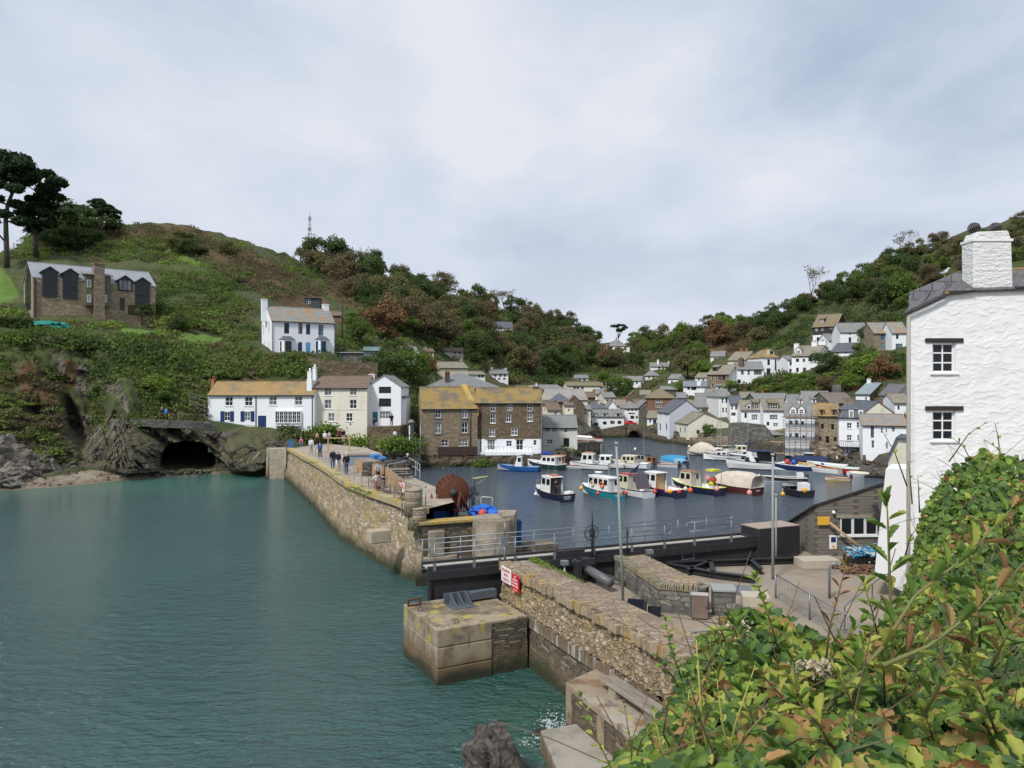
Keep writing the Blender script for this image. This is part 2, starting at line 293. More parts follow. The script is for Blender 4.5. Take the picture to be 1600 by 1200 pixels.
BROWNS=[(60, 620, 26, 60, -25), (105, 590, 22, 26, 0), (420, 440, 120, 26, 28), (230, 365, 110, 13, 0), (560, 470, 70, 22, 30), (150, 445, 70, 15, 0), (470, 520, 50, 22, 20), (1120, 535, 60, 22, 0), (330, 390, 60, 20, 20)]
def build_land():
 cols=sorted(set(list(range(-500, -20, 24))+list(range(-20, 462, 2))+list(range(462, 1440, 9))+list(range(1440, 2101, 24))+[2100]))
 seg=[2, 6, 46, 26, 9, 12, 9, 9, 3];V=[];A={'rock':[], 'lawn':[], 'brown':[], 'sand':[]};nr=sum(seg)+1
 for px in cols:
  P=prof(px);K=[(None, P[0][1]-6, -2.5)]+[(y, d, H-(y-600)/F*d)for y, d in P];K.append((None, P[-1][1]+90, K[-1][2]-14))
  for k, n in enumerate(seg):
   for j in range(n+(k==8)):
    s=j/n;D=K[k][1]*(1-s)+K[k+1][1]*s;z=K[k][2]*(1-s)+K[k+1][2]*s
    X=(px-800)/F*D;py=600+(H-z)*F/D
    beach=sst(345, 325, px)*(1-sst(.5, 1.0, abs(k-1.2)+0))if k<=1 else 0
    rk=0;q=Vector((X, D, z))
    cliff=(sst(455, 430, px)if px>200 else 1)*(1 if k in(2, 3)else 0)
    if px<460 and k==2:rk=1
    if k in(2, 3)and px<460:
     f=NZ.fractal(q*.11, .9, 2.1, 5)*2.6+(abs(NZ.noise(Vector((X*.34+z*.42, D*.1, 0))))*3.2+abs(NZ.noise(Vector(((X*.95+z*1.15), D*.2, 3.3+(z-X)*.07))))*1.7-1.2)*(1 if rk else .5)+NZ.fractal(q*.8, .9, 2, 3)*.5+abs(NZ.noise(Vector((X*2.2+z*1.8, 0, (z-X)*.15))))*.9*rk
     D+=f*cliff*(.35 if k==2 and j<3 else 1)*sst(.8, 1.3, ell(px, py, 408, 655, 100, 30))
     r=ell(px, py, 293, 726, 46, 42)
     if py>688:D+=17*(1-sst(.75, 1.0, r))
     D+=3.5*(1-sst(.1, 1.2, ell(px, py, 120, 675, 15, 60, -20)))
     D-=2.5*(1-sst(.2, 1.3, ell(px, py, 190, 715, 70, 50)))
     D-=2.5*(1-sst(.5, 1.0, ell(px, py, 385, 715, 45, 40)))
    amp=[0, .15, .8, 1.5, .8, 2.0, 2.6, 2.6, 2][k]
    if 480<px<1440 and k<5:amp=.15
    z+=NZ.fractal(q*.07, 1, 2, 4)*amp*(0 if j==0 and k<2 else 1)
    if k<=1 and beach>.3:z+=NZ.noise(q*.5)*.12
    V.append(((px-800)/F*D, D, z))
    for nm, L_ in(('lawn', LAWNS), ('brown', BROWNS), ('rock', ROCKS)):
     v=max([0]+[1-sst(.75, 1.1, ell(px, py, *e_))for e_ in L_])
     if nm=='rock' and rk:v=max(v, .75)
     if nm=='rock' and 640<px<1440 and k<4:v=max(v, .8)
     A[nm].append(v)
    A['sand'].append(1.0 if(px<345 and k in(0, 1)and px>-200)else 0)
 nc=len(cols);idx=np.arange(nc*nr).reshape(nc, nr)
 q=np.stack([idx[:-1, :-1], idx[1:, :-1], idx[1:, 1:], idx[:-1, 1:]], -1).reshape(-1, 4)
 G=(.05, .068, .022)
 ml=mat('hillside', G, .95, mix=[('n', .12, (.085, .095, .028), .42, .62, .9), ('n', .35, (.03, .042, .016), .5, .7, .8), ('n', .09, (.1, .068, .03), .5, .7, .6),
 ('a', 'brown', (.115, .066, .03), .1, .9, .9), ('n', 1.3, (.028, .03, .014), .52, .7, .7), ('a', 'lawn', (.11, .19, .03), .2, .8, .95),
 ('a', 'rock', (.11, .1, .082), .2, .7, .95)], bump=[('n', .8, 1, .6), ('n', 4.0, .8, .15)], coord='geo')
 mk=mat('cliff_rock', (.15, .13, .105), .9, mix=[('n:geo', (2.6, .3, .22, 0, 40, 0), (.045, .038, .03), .45, .56, .9), ('n:geo', (3.4, .3, .3, 0, 38, 0), (.31, .285, .245), .56, .64, .85), ('n:geo', .12, (.06, .05, .035), .5, .65, .6), ('up', 1, (.085, .095, .03), .62, .9, .8), ('n:geo', .25, (.07, .08, .025), .55, .72, .6), ('g', 1, (.045, .04, .03), 1.4, .6, .7)],
 bump=[('n:geo', (2.6, .3, .22, 0, 40, 0), 1, .6), ('n:geo', 5.0, .7, .12)])
 msd=mat('beach_sand', (.27, .24, .19), .95, mix=[('n:geo', .5, (.2, .15, .1), .45, .65, .8), ('n:geo', 3.0, (.13, .12, .11), .6, .72, .8), ('g', 1, (.15, .11, .075), .05, -.4, .8)], bump=[('n:geo', 3.0, .6, .1)])
 ar=np.array(A['rock'])[q].mean(1);sa=np.array(A['sand'])[q].mean(1)
 mi=np.where(sa>.6, 2, np.where(ar>.55, 1, 0));n=len(q)
 me=raw_mesh('land', V, q.ravel(), np.arange(n)*4, np.full(n, 4), [ml, mk, msd], mi, uv=False, smooth=mi!=1)
 for k, a in A.items():
  at_=me.attributes.new(k, 'FLOAT', 'POINT');at_.data.foreach_set('value', np.array(a, np.float32))
 tag(link(bpy.data.objects.new('hillside', me)), kind='structure')
build_land()
# ------------------------------------------------------------------ water
def build_water():
 xs=np.concatenate([np.arange(-900, -70, 60), np.arange(-70, 70, 2.5), np.arange(70, 901, 60)]);ys=np.concatenate([[-300, -100, -20], np.arange(0, 180, 2.5), [220, 400]])
 X, Y=np.meshgrid(xs, ys, indexing='ij');V=np.stack([X, Y, np.zeros_like(X)], -1).reshape(-1, 3)
 nx, ny=X.shape;idx=np.arange(nx*ny).reshape(nx, ny);q=np.stack([idx[:-1, :-1], idx[1:, :-1], idx[1:, 1:], idx[:-1, 1:]], -1).reshape(-1, 4);n=len(q)
 edge=np.interp(V[:, 1], [36, 45, 60, 75, 95, 110], [2, -3, -11, -17, -25, -30]);inner=((V[:, 1]>38)&(V[:, 0]>edge)).astype(np.float32)
 near=np.clip(1-np.hypot((V[:, 0]-1.5)/5, (V[:, 1]-26)/6), 0, 1);shore=np.clip(1-np.abs(V[:, 1]-88+V[:, 0]*0)/14, 0, 1)*(V[:, 0]<-28)
 m=mat('sea_water', (.02, .083, .08), .06, spec=.95, coord='geo', mix=[('n', .05, (.032, .11, .1), .4, .65, .8), ('a', 'shore', (.04, .16, .12), 0, 1, .8), ('a', 'near', (.025, .1, .06), .1, .8, .7), ('a', 'inner', (.065, .09, .12), .2, .8, .95)],
 bump=[('n', (.3, .42, 1), .4, .3), ('n', (1.0, 1.7, 1), 1.0, .55), ('n', (3.0, 5.0, 1), 1.0, .2)])
 me=raw_mesh('sea', V, q.ravel(), np.arange(n)*4, np.full(n, 4), [m], None, False)
 for k, a in(('inner', inner), ('near', near), ('shore', shore)):
  at_=me.attributes.new(k, 'FLOAT', 'POINT');at_.data.foreach_set('value', a.astype(np.float32))
 tag(link(bpy.data.objects.new('sea', me)), kind='structure')
build_water()
mb=MB();mb.box(-900, -300, -3.2, 900, 420, -3);mb.build('seabed', mat('seabed', (.05, .08, .06), .95), kind='structure')
# ------------------------------------------------------------------ leaves
def rotset(rs, n, bias, dirs=None):
 d=rs.normal(size=(n, 3));d/=np.linalg.norm(d, axis=1)[:, None]
 nrm=d+np.array([0, 0, bias])+(dirs if dirs is not None else 0);nrm/=np.linalg.norm(nrm, axis=1)[:, None]
 a=rs.normal(size=(n, 3));u=np.cross(nrm, a);u/=np.linalg.norm(u, axis=1)[:, None];v=np.cross(nrm, u)
 return u, v, nrm
def leaf_mesh(name, C, size, mats, seed=1, bias=.4, dirs=None, tmpl=None, midx=None):
 """one leaf or leaf spray per centre; tmpl: (points (k,3), faces)"""
 rs=np.random.RandomState(seed);C=np.asarray(C, float);n=len(C);size=np.asarray(size, float)*np.ones(n)
 if tmpl is None:
  T=np.array([(-.5, -.35, 0), (.35, -.5, .1), (.5, .4, 0), (-.3, .5, .12)]);Fc=[(0, 1, 2, 3)]
 else:T, Fc=np.array(tmpl[0], float), tmpl[1]
 u, v, w=rotset(rs, n, bias, dirs);k=len(T)
 jit=1+.25*rs.normal(size=(n, k, 1))if tmpl is None else np.ones((n, k, 1))
 P=(u[:, None, :]*T[None, :, 0:1]+v[:, None, :]*T[None, :, 1:2]+w[:, None, :]*T[None, :, 2:3])*size[:, None, None]*jit+C[:, None, :]
 lp=np.concatenate([np.array(f)for f in Fc]);loops=(lp[None, :]+np.arange(n)[:, None]*k).ravel()
 tot=np.tile([len(f)for f in Fc], n);st=np.concatenate([[0], np.cumsum(tot)[:-1]])
 mi=None if midx is None else np.repeat(midx, len(Fc))
 return raw_mesh(name, P.reshape(-1, 3), loops, st, tot, mats, mi, uv=False)
def fol(name, a, b, c=None, sc=.9, tr=.25, **k):
 return mat(name, a, .75, coord='geo', mix=[('n', sc, b, .42, .62, .9)]+([('n', sc*2.7, c, .5, .7, .8)]if c else[])+[('i', 1, tuple(x*.7 for x in b), .3, 1, .45)], trans=tr, spec=.15)
LG=fol('leaves_green', (.16, .235, .055), (.11, .175, .042), (.21, .28, .07), tr=.45);LDG=fol('leaves_dark_green', (.1, .145, .05), (.07, .11, .038), (.13, .17, .055), tr=.45)
LOL=fol('leaves_olive', (.2, .2, .085), (.145, .145, .06), (.25, .24, .1), tr=.45);LBR=fol('leaves_brown', (.205, .165, .095), (.15, .125, .07), (.24, .195, .115), tr=.45)
LRU=fol('leaves_rust', (.25, .15, .075), (.18, .115, .06), (.29, .18, .09), tr=.4);LBG=fol('leaves_bright_green', (.2, .3, .05), (.13, .22, .04), (.27, .34, .08), tr=.35);LPN=fol('pine_needles', (.04, .07, .03), (.027, .05, .022), (.055, .085, .035), tr=.2)
LPU=fol('leaves_purple', (.06, .02, .03), (.035, .015, .02));LGY=fol('leaves_grey_green', (.13, .15, .09), (.08, .1, .055))
BARK=mat('bark', (.085, .07, .055), .95, mix=[('n', (4, 4, .8), (.045, .035, .028), .4, .65, .9)], bump=[('n', (6, 6, 1), .8, .05)]);TWIG=mat('pale_twigs', (.19, .165, .13), .9)
def blobs(rs, n, rx, rz, zc, rb):
 B=[]
 for _ in range(n):
  d=rs.normal(size=3);d/=np.linalg.norm(d);r=rs.uniform(.35, 1)**.5
  B.append((d[0]*rx*r, d[1]*rx*r, zc+d[2]*rz*r, rs.uniform(*rb)))
 return B
def crown(name, seed, m, nb=15, leaves=3000, rx=.74, rz=.62, zc=.98, rb=(.26, .42), size=.062, flat=1.0):
 rs=np.random.RandomState(seed);B=blobs(rs, nb, rx, rz, zc, rb);C=[];Dn=[]
 for i in range(leaves):
  b=B[rs.randint(nb)];d=rs.normal(size=3);d/=np.linalg.norm(d)
  if d[2]<-.3:d[2]*=-.6
  r=b[3]*rs.uniform(.6, 1.12);C.append((b[0]+d[0]*r, b[1]+d[1]*r, b[2]+d[2]*r*flat));Dn.append(d)
 return leaf_mesh(name, C, rs.uniform(.7, 1.5, leaves)*size, [m], seed, .3, np.array(Dn)*.8), B
def trunk_mesh(name, B, m, th=.05, zc=.45, lean=0, nb=7):
 mb=MB();top=(lean, 0, zc+.15);mb.tube([(0, 0, -.3), (lean*.3, .01, zc*.5), top], [th*1.3, th, th*.8], 6, False)
 for b in B[:nb]:mb.tube([top, ((b[0]+lean)*.5, b[1]*.5, (b[2]+top[2])*.5-.03), b[:3]], [th*.7, th*.4, th*.12], 4, False)
 return mb.build(name, m)
def tree_proto(kind, seed, leafmat, **k):
 me, B=crown('crown', seed, leafmat, **k);t=trunk_mesh('trunk', B, BARK);md=t.data;bpy.data.objects.remove(t);return me, md
def bare_tree(seed, leafmat=None):
 rs=random.Random(seed);mb=MB();tips=[]
 def br(p, d, ln, r, lv):
  q=p+d*ln;mid=p+d*ln*.5+Vector((rs.uniform(-1, 1), rs.uniform(-1, 1), 0))*ln*.06
  mb.tube([p, mid, q], [r, r*.8, r*.6], 3 if lv>1 else 5, False)
  if lv>=5:tips.append(q);return
  for _ in range(3 if lv<4 else 2):
   nd=(d+Vector((rs.uniform(-1, 1), rs.uniform(-1, 1), rs.uniform(-.25, .7)))*.72).normalized();br(q, nd, ln*rs.uniform(.6, .85), r*.55, lv+1)
 br(Vector((0, 0, -.2)), Vector((0, 0, 1)), .62, .045, 0)
 t=mb.build('trunk', TWIG);md=t.data;bpy.data.objects.remove(t)
 C=[tuple(rs.choice(tips)+Vector((rs.gauss(0, .06), rs.gauss(0, .06), rs.gauss(0, .05))))for _ in range(330)]
 return leaf_mesh('crown', C, .06, [leafmat or LOL], seed, .3), md
def place_tree(data, p, s, label, cat='tree', name='tree', group=None, rz=0, sz=1.0, parts=('crown', 'trunk')):
 e_=bpy.data.objects.new(name, None);e_.location=p;e_.scale=(s, s, s*sz);e_.rotation_euler=(0, 0, rz);link(e_);tag(e_, label, cat, group, 'thing')
 for nm, me in zip(parts, data):
  if me is not None:link(bpy.data.objects.new(nm, me), e_)
 return e_
# ------------------------------------------------------------------ pier, gate, quays (foreground of the harbour)
def wall_strip(name, bot, top, mats, closed=False):pass
def cap_pts(pts):return[tuple(p)for p in pts]
YARD_Z=2.3
def rough(o, amp, size, sub=0):
 if sub:s=o.modifiers.new('sub', 'SUBSURF');s.subdivision_type='SIMPLE';s.levels=s.render_levels=sub
 tx=bpy.data.textures.new('rough', 'CLOUDS');tx.noise_scale=size;tx.noise_depth=3
 d=o.modifiers.new('disp', 'DISPLACE');d.texture=tx;d.strength=amp;d.texture_coords='GLOBAL';d.mid_level=.5
def gridwall(A, B, n, m):
 vs=[];fs=[];k=len(A)
 rows=[]
 for i in range(k-1):
  for a in range(n):
   t=a/n;rows.append((A[i].lerp(A[i+1], t), B[i].lerp(B[i+1], t)))
 rows.append((A[-1], B[-1]))
 for p, q in rows:
  for b in range(m+1):vs.append(p.lerp(q, b/m))
 for i in range(len(rows)-1):
  for b in range(m):fs.append((i*(m+1)+b, (i+1)*(m+1)+b, (i+1)*(m+1)+b+1, i*(m+1)+b+1))
 return vs, fs
MPW=stone('pier_rubble', (.42, .34, .24), (.28, .215, .14), (.54, .47, .37), (.22, .17, .11), 2.4, 8.0, .05, True, .5)
MPT=mat('pier_paving', (.36, .31, .25), .9, mix=[('n', .6, (.27, .225, .175), .4, .7, .8), ('v:uv', (.8, .8, 1), (.42, .36, .3), .5, .9, .5), ('n', 1.5, (.16, .17, .05), .62, .74, .7)], bump=[('n', 6.0, .4, .03), ('e:uv', (.8, .8, 1), .4, .02)])
def V3(x, y, z):return Vector((x, y, z))
# water line and top edge of the pier's seaward face
pw=[(441, 749), (460, 768), (480, 788), (500, 810), (512, 829), (528, 846), (550, 860), (566, 870), (600, 888), (629, 906), (667, 913)]
PWL=[gz(x, y, 0)for x, y in pw]
ztop=[3.75, 3.85, 4.0, 4.1, 4.2, 4.2, 4.2, 4.2, 4.2, 4.2, 4.2]
PTL=[]
for i, p in enumerate(PWL):
 d=(PWL[min(i+1, 10)]-PWL[max(i-1, 0)]).normalized();nrm=Vector((-d.y, d.x, 0));nrm=nrm if nrm.x>0 else-nrm
 q=p+nrm*(.9 if i<10 else .35);q.z=ztop[i];PTL.append(q)
PTL[10]=V3(-5.0, 44.9, 4.2)
INN=[V3(-24, 100, 3.75), V3(-17.5, 92, 3.85), V3(-14.5, 84, 4), V3(-12.5, 76, 4.1), V3(-11, 70, 4.2), V3(-9.5, 65, 4.2), V3(-8, 61, 4.2), V3(-6.9, 58, 4.2), V3(-5.2, 54, 4.2), V3(-4.2, 51, 4.2), V3(-3.6, 47.5, 4.2)]
low=[Vector((p.x, p.y, -1.5))for p in PWL]
pier=thing('harbour_pier', 'long curved rubble stone pier with people walking along its top', 'pier', (-12, 62, 0))
def child_w(mb, name, m, par, **k):
 inv=Matrix.Rotation(-par.rotation_euler[2], 4, 'Z')@Matrix.Translation(-Vector(par.location))
 mb.v=[tuple(inv@Vector(v))for v in mb.v];return mb.build(name, m, par, **k)
mb=MB();v_, f_=gridwall([l.lerp(l, 0)for l in low], PTL, 8, 10);mb.add(v_, [f[::-1]for f in f_]);o=child_w(mb, 'sea_face', MPW, pier);rough(o, .38, .8, 1)
mb=MB();v_, f_=gridwall(PTL, INN, 3, 4);mb.add(v_, f_);child_w(mb, 'paving', MPT, pier)
mb=MB();v_, f_=gridwall(INN, [Vector((p.x+.3, p.y, -1.5))for p in INN], 3, 4);mb.add(v_, f_);child_w(mb, 'harbour_face', MQY, pier)
mb=MB()
rr=random.Random(3)
for i in range(10):
 for k in range(9):
  t=(k+.5)/9;p=PTL[i].lerp(PTL[i+1], t);d=(PTL[i+1]-PTL[i]).normalized();l_=(PTL[i+1]-PTL[i]).length/9*.47
  mb.M=Matrix.Translation(p)@Matrix.Rotation(math.atan2(d.y, d.x), 4, 'Z');h=rr.uniform(.02, .16);mb.box(-l_, -.35, -.3, l_, rr.uniform(.1, .35), h)
mb.M=None;o=child_w(mb, 'coping_stones', mat('lichen_coping', (.4, .33, .2), .9, mix=[('n', 1.1, (.5, .38, .1), .45, .62, .9), ('n', 3.0, (.26, .21, .15), .5, .7, .7), ('n', .9, (.12, .15, .04), .6, .72, .8)], bump=[('n', 7.0, .6, .04)]), pier, bevel=.03)
# end of the pier: low parapet, rounded bastion, square block
ME_=stone('dark_slate_wall', (.17, .14, .1), (.1, .085, .065), (.25, .21, .15), (.06, .05, .035), 1.6, 9, .06, True, .15)
mb=MB();mb.prism([(-5.2, 44.3), (-.1, 46.6), (-.6, 47.4), (-5.0, 45.0)], -1.5, 3.35);mb.prism([(-5.0, 45.0), (-.6, 47.4), (.6, 48.5), (-3.4, 52), (-5.4, 50)], -1.5, 2.7)
o=child_w(mb, 'end_wall', ME_, pier);rough(o, .12, .5, 0)
mb=MB();v_, f_=gridwall([V3(-5.0, 44.75, -1.5), V3(-.2, 46.4, -1.5)], [V3(-5.1, 44.4, 3.5), V3(-.2, 46.6, 3.5)], 30, 12);mb.add(v_, f_)
mb.prism([(-5.3, 44.25), (-.1, 46.45), (-.6, 47.5), (-5.5, 45.4)], 3.36, 3.47);child_w(mb, 'parapet', mat('lichen_top', (.37, .28, .12), .9, mix=[('n', 1.5, (.45, .31, .06), .4, .6, .9), ('n', 4.0, (.2, .16, .1), .5, .7, .8)], bump=[('n', 8.0, .7, .05)]), pier)if False else None
mb=MB();mb.prism([(-5.35, 44.1), (-.1, 46.4), (-.55, 47.45), (-5.5, 45.2)], 3.36, 3.5);o=child_w(mb, 'parapet_top', mat('lichen_top', (.37, .28, .12), .9, mix=[('n', 1.5, (.45, .31, .06), .4, .6, .9), ('n', 4.0, (.2, .16, .1), .5, .7, .8)], bump=[('n', 8.0, .7, .05)]), pier)
mb=MB();mb.lathe([(1.35, -1.5), (1.3, .5), (1.25, 3.45), (1.2, 3.55)], 20, (-1.15, 45.9, 0));mb.prism([(-.5, 45.2), (.15, 45.5), (.3, 47.3), (-.9, 47.3)], -1.5, 3.75);child_w(mb, 'concrete_bastion', CONC, pier, bevel=.04)
mb=MB();mb.prism([(-5.5, 43.6), (1.6, 46.4), (1.6, 48.6), (-3, 48)], -1.5, .95);mb.prism([(-5.2, 44.0), (-3.2, 44.8), (-3.2, 45.6), (-5, 45.2)], .95, 1.5);mb.prism([(-4.8, 44.2), (-3.9, 44.6), (-4.2, 45.3), (-5, 45)], 1.5, 3.0);child_w(mb, 'concrete_footing', CONC, pier, bevel=.05)
mb=MB();mb.prism([(.2, 46.9), (2.9, 47.5), (2.7, 48.7), (.2, 48.9)], -1.5, 1.6);child_w(mb, 'rock_step', MQY, pier)
# square gate pillars of stone on the pier end
MPIL=stone('pillar_stone', (.34, .28, .2), (.27, .22, .16), (.4, .34, .26), (.2, .16, .11), 1.2, 7, .05, False, .3)
def pillar(px, pyt, pyb, z0, w, label):
 p=gz(px, pyb, z0);zt=H-(pyt-600)/F*p.y;t=thing('stone_pillar', label, 'pillar', (p.x, p.y+w/2, z0), R(20), 'stone pillars on the pier end')
 m=MB();m.lathe([(w*.52, -.3), (w*.5, (zt-z0)*.6), (w*.48, zt-z0-.12)], 10);m.build('shaft', MPIL, t);m=MB();m.lathe([(w*.5, zt-z0-.12), (w*.5, zt-z0), (w*.3, zt-z0+.05)], 10);m.build('cap_stone', CONC, t)
pillar(644, 766, 800, 4.1, 1.05, 'stubby stone pillar just right of the red safety signs');pillar(650, 795, 822, 3.3, 1.1, 'stubby stone pillar on the pier end nearest the footbridge')
t=thing('fallen_block', 'pale dressed block leaning out of the pier wall above the water', 'stone block', gz(594, 845, 2.2), R(28));t.location.y-=.35
m=MB();m.box(-.65, -.45, 0, .6, .4, .75);m.build('block', mat('pale_block', (.42, .35, .25), .9, mix=[('n', 2.0, (.3, .24, .17), .45, .7, .8)], bump=[('n', 6.0, .5, .05)]), t, bevel=.06)
# railing along the pier's seaward edge
def railing(name, label, pts, h, mats, rails=(1.0, .5), r=.022, every=2.0, posts=None, cat='railing', group=None):
 t=thing(name, label, cat, pts[0], 0, group);P=[p-pts[0]for p in pts];L_=[0]
 for a, b in zip(P[:-1], P[1:]):L_.append(L_[-1]+(b-a).length)
 for f in rails:
  m=MB();m.tube([p+V3(0, 0, h*f)for p in P], r, 5);m.build('rail', mats, t)
 n=posts or max(2, int(L_[-1]/every)+1)
 for i in range(n):
  s=L_[-1]*i/(n-1);k=max(j for j in range(len(P)-1)if L_[j]<=s+1e-6);q=P[k].lerp(P[k+1], (s-L_[k])/max(1e-6, L_[k+1]-L_[k]))
  m=MB();m.tube([q, q+V3(0, 0, h)], r*1.15, 5);m.box(q.x-.06, q.y-.06, q.z, q.x+.06, q.y+.06, q.z+.02);m.build('post', mats, t)
 return t
off=[PTL[i]+(INN[i]-PTL[i]).normalized()*1.0 for i in range(1, 10)]
railing('pier_railing', 'thin grey post and wire railing along the seaward edge of the pier', off, 1.0, STEEL, (1.0, .55), .02, 2.2)
# landing stair at the far end of the pier
t=thing('landing_steps', 'pale concrete steps going down to the water at the pier root', 'steps', gz(429, 748, 0)+V3(0, .6, 0), R(16))
m=MB()
for i in range(13):m.box(-.95, 1.9-i*.24, -.4, .95, 2.2-i*.24+2, 3.4-i*.26)
m.build('treads', mat('pale_step_concrete', (.4, .36, .28), .9, mix=[('n', 2.0, (.24, .21, .16), .4, .7, .8)]), t);m=MB()
for x in(-1.15, .95):m.prism([(x, -1.3), (x+.2, -1.3), (x+.2, 2.1), (x, 2.1)], -.4, [.25, .25, 3.6, 3.6])
m.build('side_wall', CONC, t)
# ---- concrete block with the steel stop, in front of the near wall
BL=thing('concrete_pier_head', 'large square concrete block standing in the water in front of the gate', 'pier head', (-2.85, 29.2, 0))
ax=Vector((3.38, 1.8, 0)).normalized();ay=Vector((-1.85, 3.6, 0)).normalized();BZ=2.13
def bp(a, b, z=0):p=ax*a+ay*b;return(p.x, p.y, z)
def blk(m, a0, a1, b0, b1, z0, z1):m.prism([bp(a0, b0)[:2], bp(a1, b0)[:2], bp(a1, b1)[:2], bp(a0, b1)[:2]], z0, z1)
MCB=mat('block_concrete', (.33, .27, .19), .9, mix=[('n', .9, (.17, .135, .09), .44, .6, .85), ('n', (3, 3, .5), (.13, .1, .065), .52, .68, .75), ('n', .55, (.1, .08, .055), .48, .62, .8), ('n', (2.2, 2.2, .35), (.1, .08, .05), .54, .66, .7), ('n', 1.3, (.4, .33, .06), .55, .64, .8), ('n', 6.0, (.4, .37, .31), .6, .8, .4), ('g', 1, (.15, .1, .055), .7, .1, .9), ('g', 1, (.03, .035, .02), .15, -.35, .95)], bump=[('n', 5.0, .4, .03), ('n', 30.0, .25, .01)])
m=MB()
for z0, z1 in((-2, .62), (.65, 1.42), (1.45, BZ)):
 blk(m, 0, 2.35, 0, 3.9, z0, z1)
blk(m, .04, 2.3, .04, 3.86, -2, BZ-.03)
m.build('concrete_face', MCB, BL, bevel=.035)
m=MB();blk(m, 2.38, 3.95, .03, 3.9, -2, BZ-.12);o=m.build('slate_face', ME_, BL);rough(o, .1, .4, 3)
m=MB();blk(m, 2.36, 3.95, .02, 3.9, BZ-.12, BZ);m.build('coping', MCB, BL, bevel=.03)
t=thing('gate_stop', 'dark steel ribbed stop bolted on the concrete block', 'gate stop', (BL.location.x+bp(2.15, 2.6)[0], BL.location.y+bp(2.15, 2.6)[1], BZ), math.atan2(ax.y, ax.x))
STO=plain('blue_grey_steel', (.09, .11, .13), .5)
m=MB();m.box(-.6, -.5, 0, .5, .5, .03)
for x in(-.35, 0, .35):m.M=Matrix.Translation((x, 0, .03));m.slab([(-.02, -.45, 0), (-.02, .45, 0), (-.02, .45, .42), (-.02, .3, .42)], (1, 0, 0), .04)
m.M=None;m.build('ribs', STO, t);m=MB();m.box(.5, .15, .1, 1.75, .5, .42);m.box(-.6, .45, 0, .5, .52, .45);m.build('beam', STO, t)
t=thing('rusty_bracket', 'rusty iron box bracket on the far left corner of the concrete block', 'bracket', (BL.location.x+bp(.35, 3.55)[0], BL.location.y+bp(.35, 3.55)[1], BZ), math.atan2(ax.y, ax.x))
m=MB();m.box(-.3, -.12, 0, .3, -.02, .06);m.box(-.3, -.12, .24, .3, -.02, .3);m.box(-.3, -.12, .06, -.24, -.02, .24);m.box(.24, -.12, .06, .3, -.02, .24);m.build('frame', RUST, t)
for k, (a, b)in enumerate(((.3, 2.6), (1.0, .45))):
 t=thing('mooring_ring', ['small iron ring set near the left edge of the concrete block', 'small iron ring set near the front edge of the concrete block'][k], 'mooring ring', (BL.location.x+bp(a, b)[0], BL.location.y+bp(a, b)[1], BZ), .5, 'mooring rings')
 m=MB();m.tube([(.09*math.cos(i*.52), 0, .08+.09*math.sin(i*.52))for i in range(13)], .015, 5);m.build('ring', RUST, t)
# ---- near wall with signs (harbour side parapet)
wdir=Vector((.4135, -.9105, 0));wn_=Vector((.9105, .4135, 0));W0=V3(-.38, 34.3, 0)
def wp(s, a, z):p=W0+wdir*s+wn_*a;return V3(p.x, p.y, z)
NW=thing('near_harbour_wall', 'thick tan stone parapet wall running towards the camera with two warning signs', 'stone wall', (0, 0, 0))
MNW=stone('near_rubble', (.33, .25, .155), (.23, .17, .105), (.42, .35, .25), (.23, .175, .115), 5.2, 6.6, .035, False, .35, True)
MLW=stone('lower_slate_wall', (.17, .14, .1), (.09, .08, .06), (.3, .24, .17), (.07, .055, .04), 2.0, 10, .05, True)
LN=19.0
nn=38
m=MB();v_, f_=gridwall([wp(0, -.12, 2.0), wp(LN, -.12, 2.0)], [wp(0, .05, 3.55), wp(LN, .05, 3.6)], 190, 16);m.add(v_, [f[::-1]for f in f_])
v_, f_=gridwall([wp(-.25, .0, 1.9), wp(-.2, 1.5, 1.9)], [wp(0, .1, 3.5), wp(0, 1.5, 3.5)], 14, 14);m.add(v_, f_)
m.build('upper_face', MNW, NW);rough(NW.children[-1], .2, .22)
MTOP=stone('wall_top_paving', (.33, .255, .19), (.24, .175, .13), (.4, .33, .26), (.2, .155, .11), 3.0, 6.0, .04, False, .3)
m=MB();v_, f_=gridwall([wp(0, .05, 3.55), wp(LN, .05, 3.6)], [wp(0, 1.55, 3.5), wp(LN, 1.6, 3.55)], 120, 12);m.add(v_, [f[::-1]for f in f_]);m.build('top', MTOP, NW);rough(NW.children[-1], .12, .25)
m=MB();rr=random.Random(5);s=.0
while s<LN:
 w=rr.uniform(.12, .32);m.M=Matrix.Translation(wp(s+w/2, rr.uniform(-.02, .1), 3.45))@Matrix.Rotation(math.atan2(wdir.y, wdir.x)+rr.uniform(-.15, .15), 4, 'Z')@Matrix.Rotation(rr.uniform(-.2, .2), 4, 'Y')
 h=rr.uniform(.03, .19);d=rr.uniform(.12, .3);m.slab([(-w/2, -d, -.25), (w/2, -d*rr.uniform(.7, 1), -.25), (w/2*rr.uniform(.5, 1), -d*.8, h), (-w/2*rr.uniform(.4, 1), -d, h*rr.uniform(.7, 1))], (0, 1, 0), d*1.8);s+=w*.92
m.M=None
m.build('cope_stones', mat('orange_lichen_stone', (.33, .26, .18), .9, mix=[('n:geo', 1.6, (.38, .24, .08), .5, .62, .8), ('n:geo', 3.0, (.22, .17, .12), .45, .65, .8), ('i', 1, (.3, .25, .2), 0, 1, .1)], bump=[('n', 9.0, .7, .04)]), NW, bevel=.025)
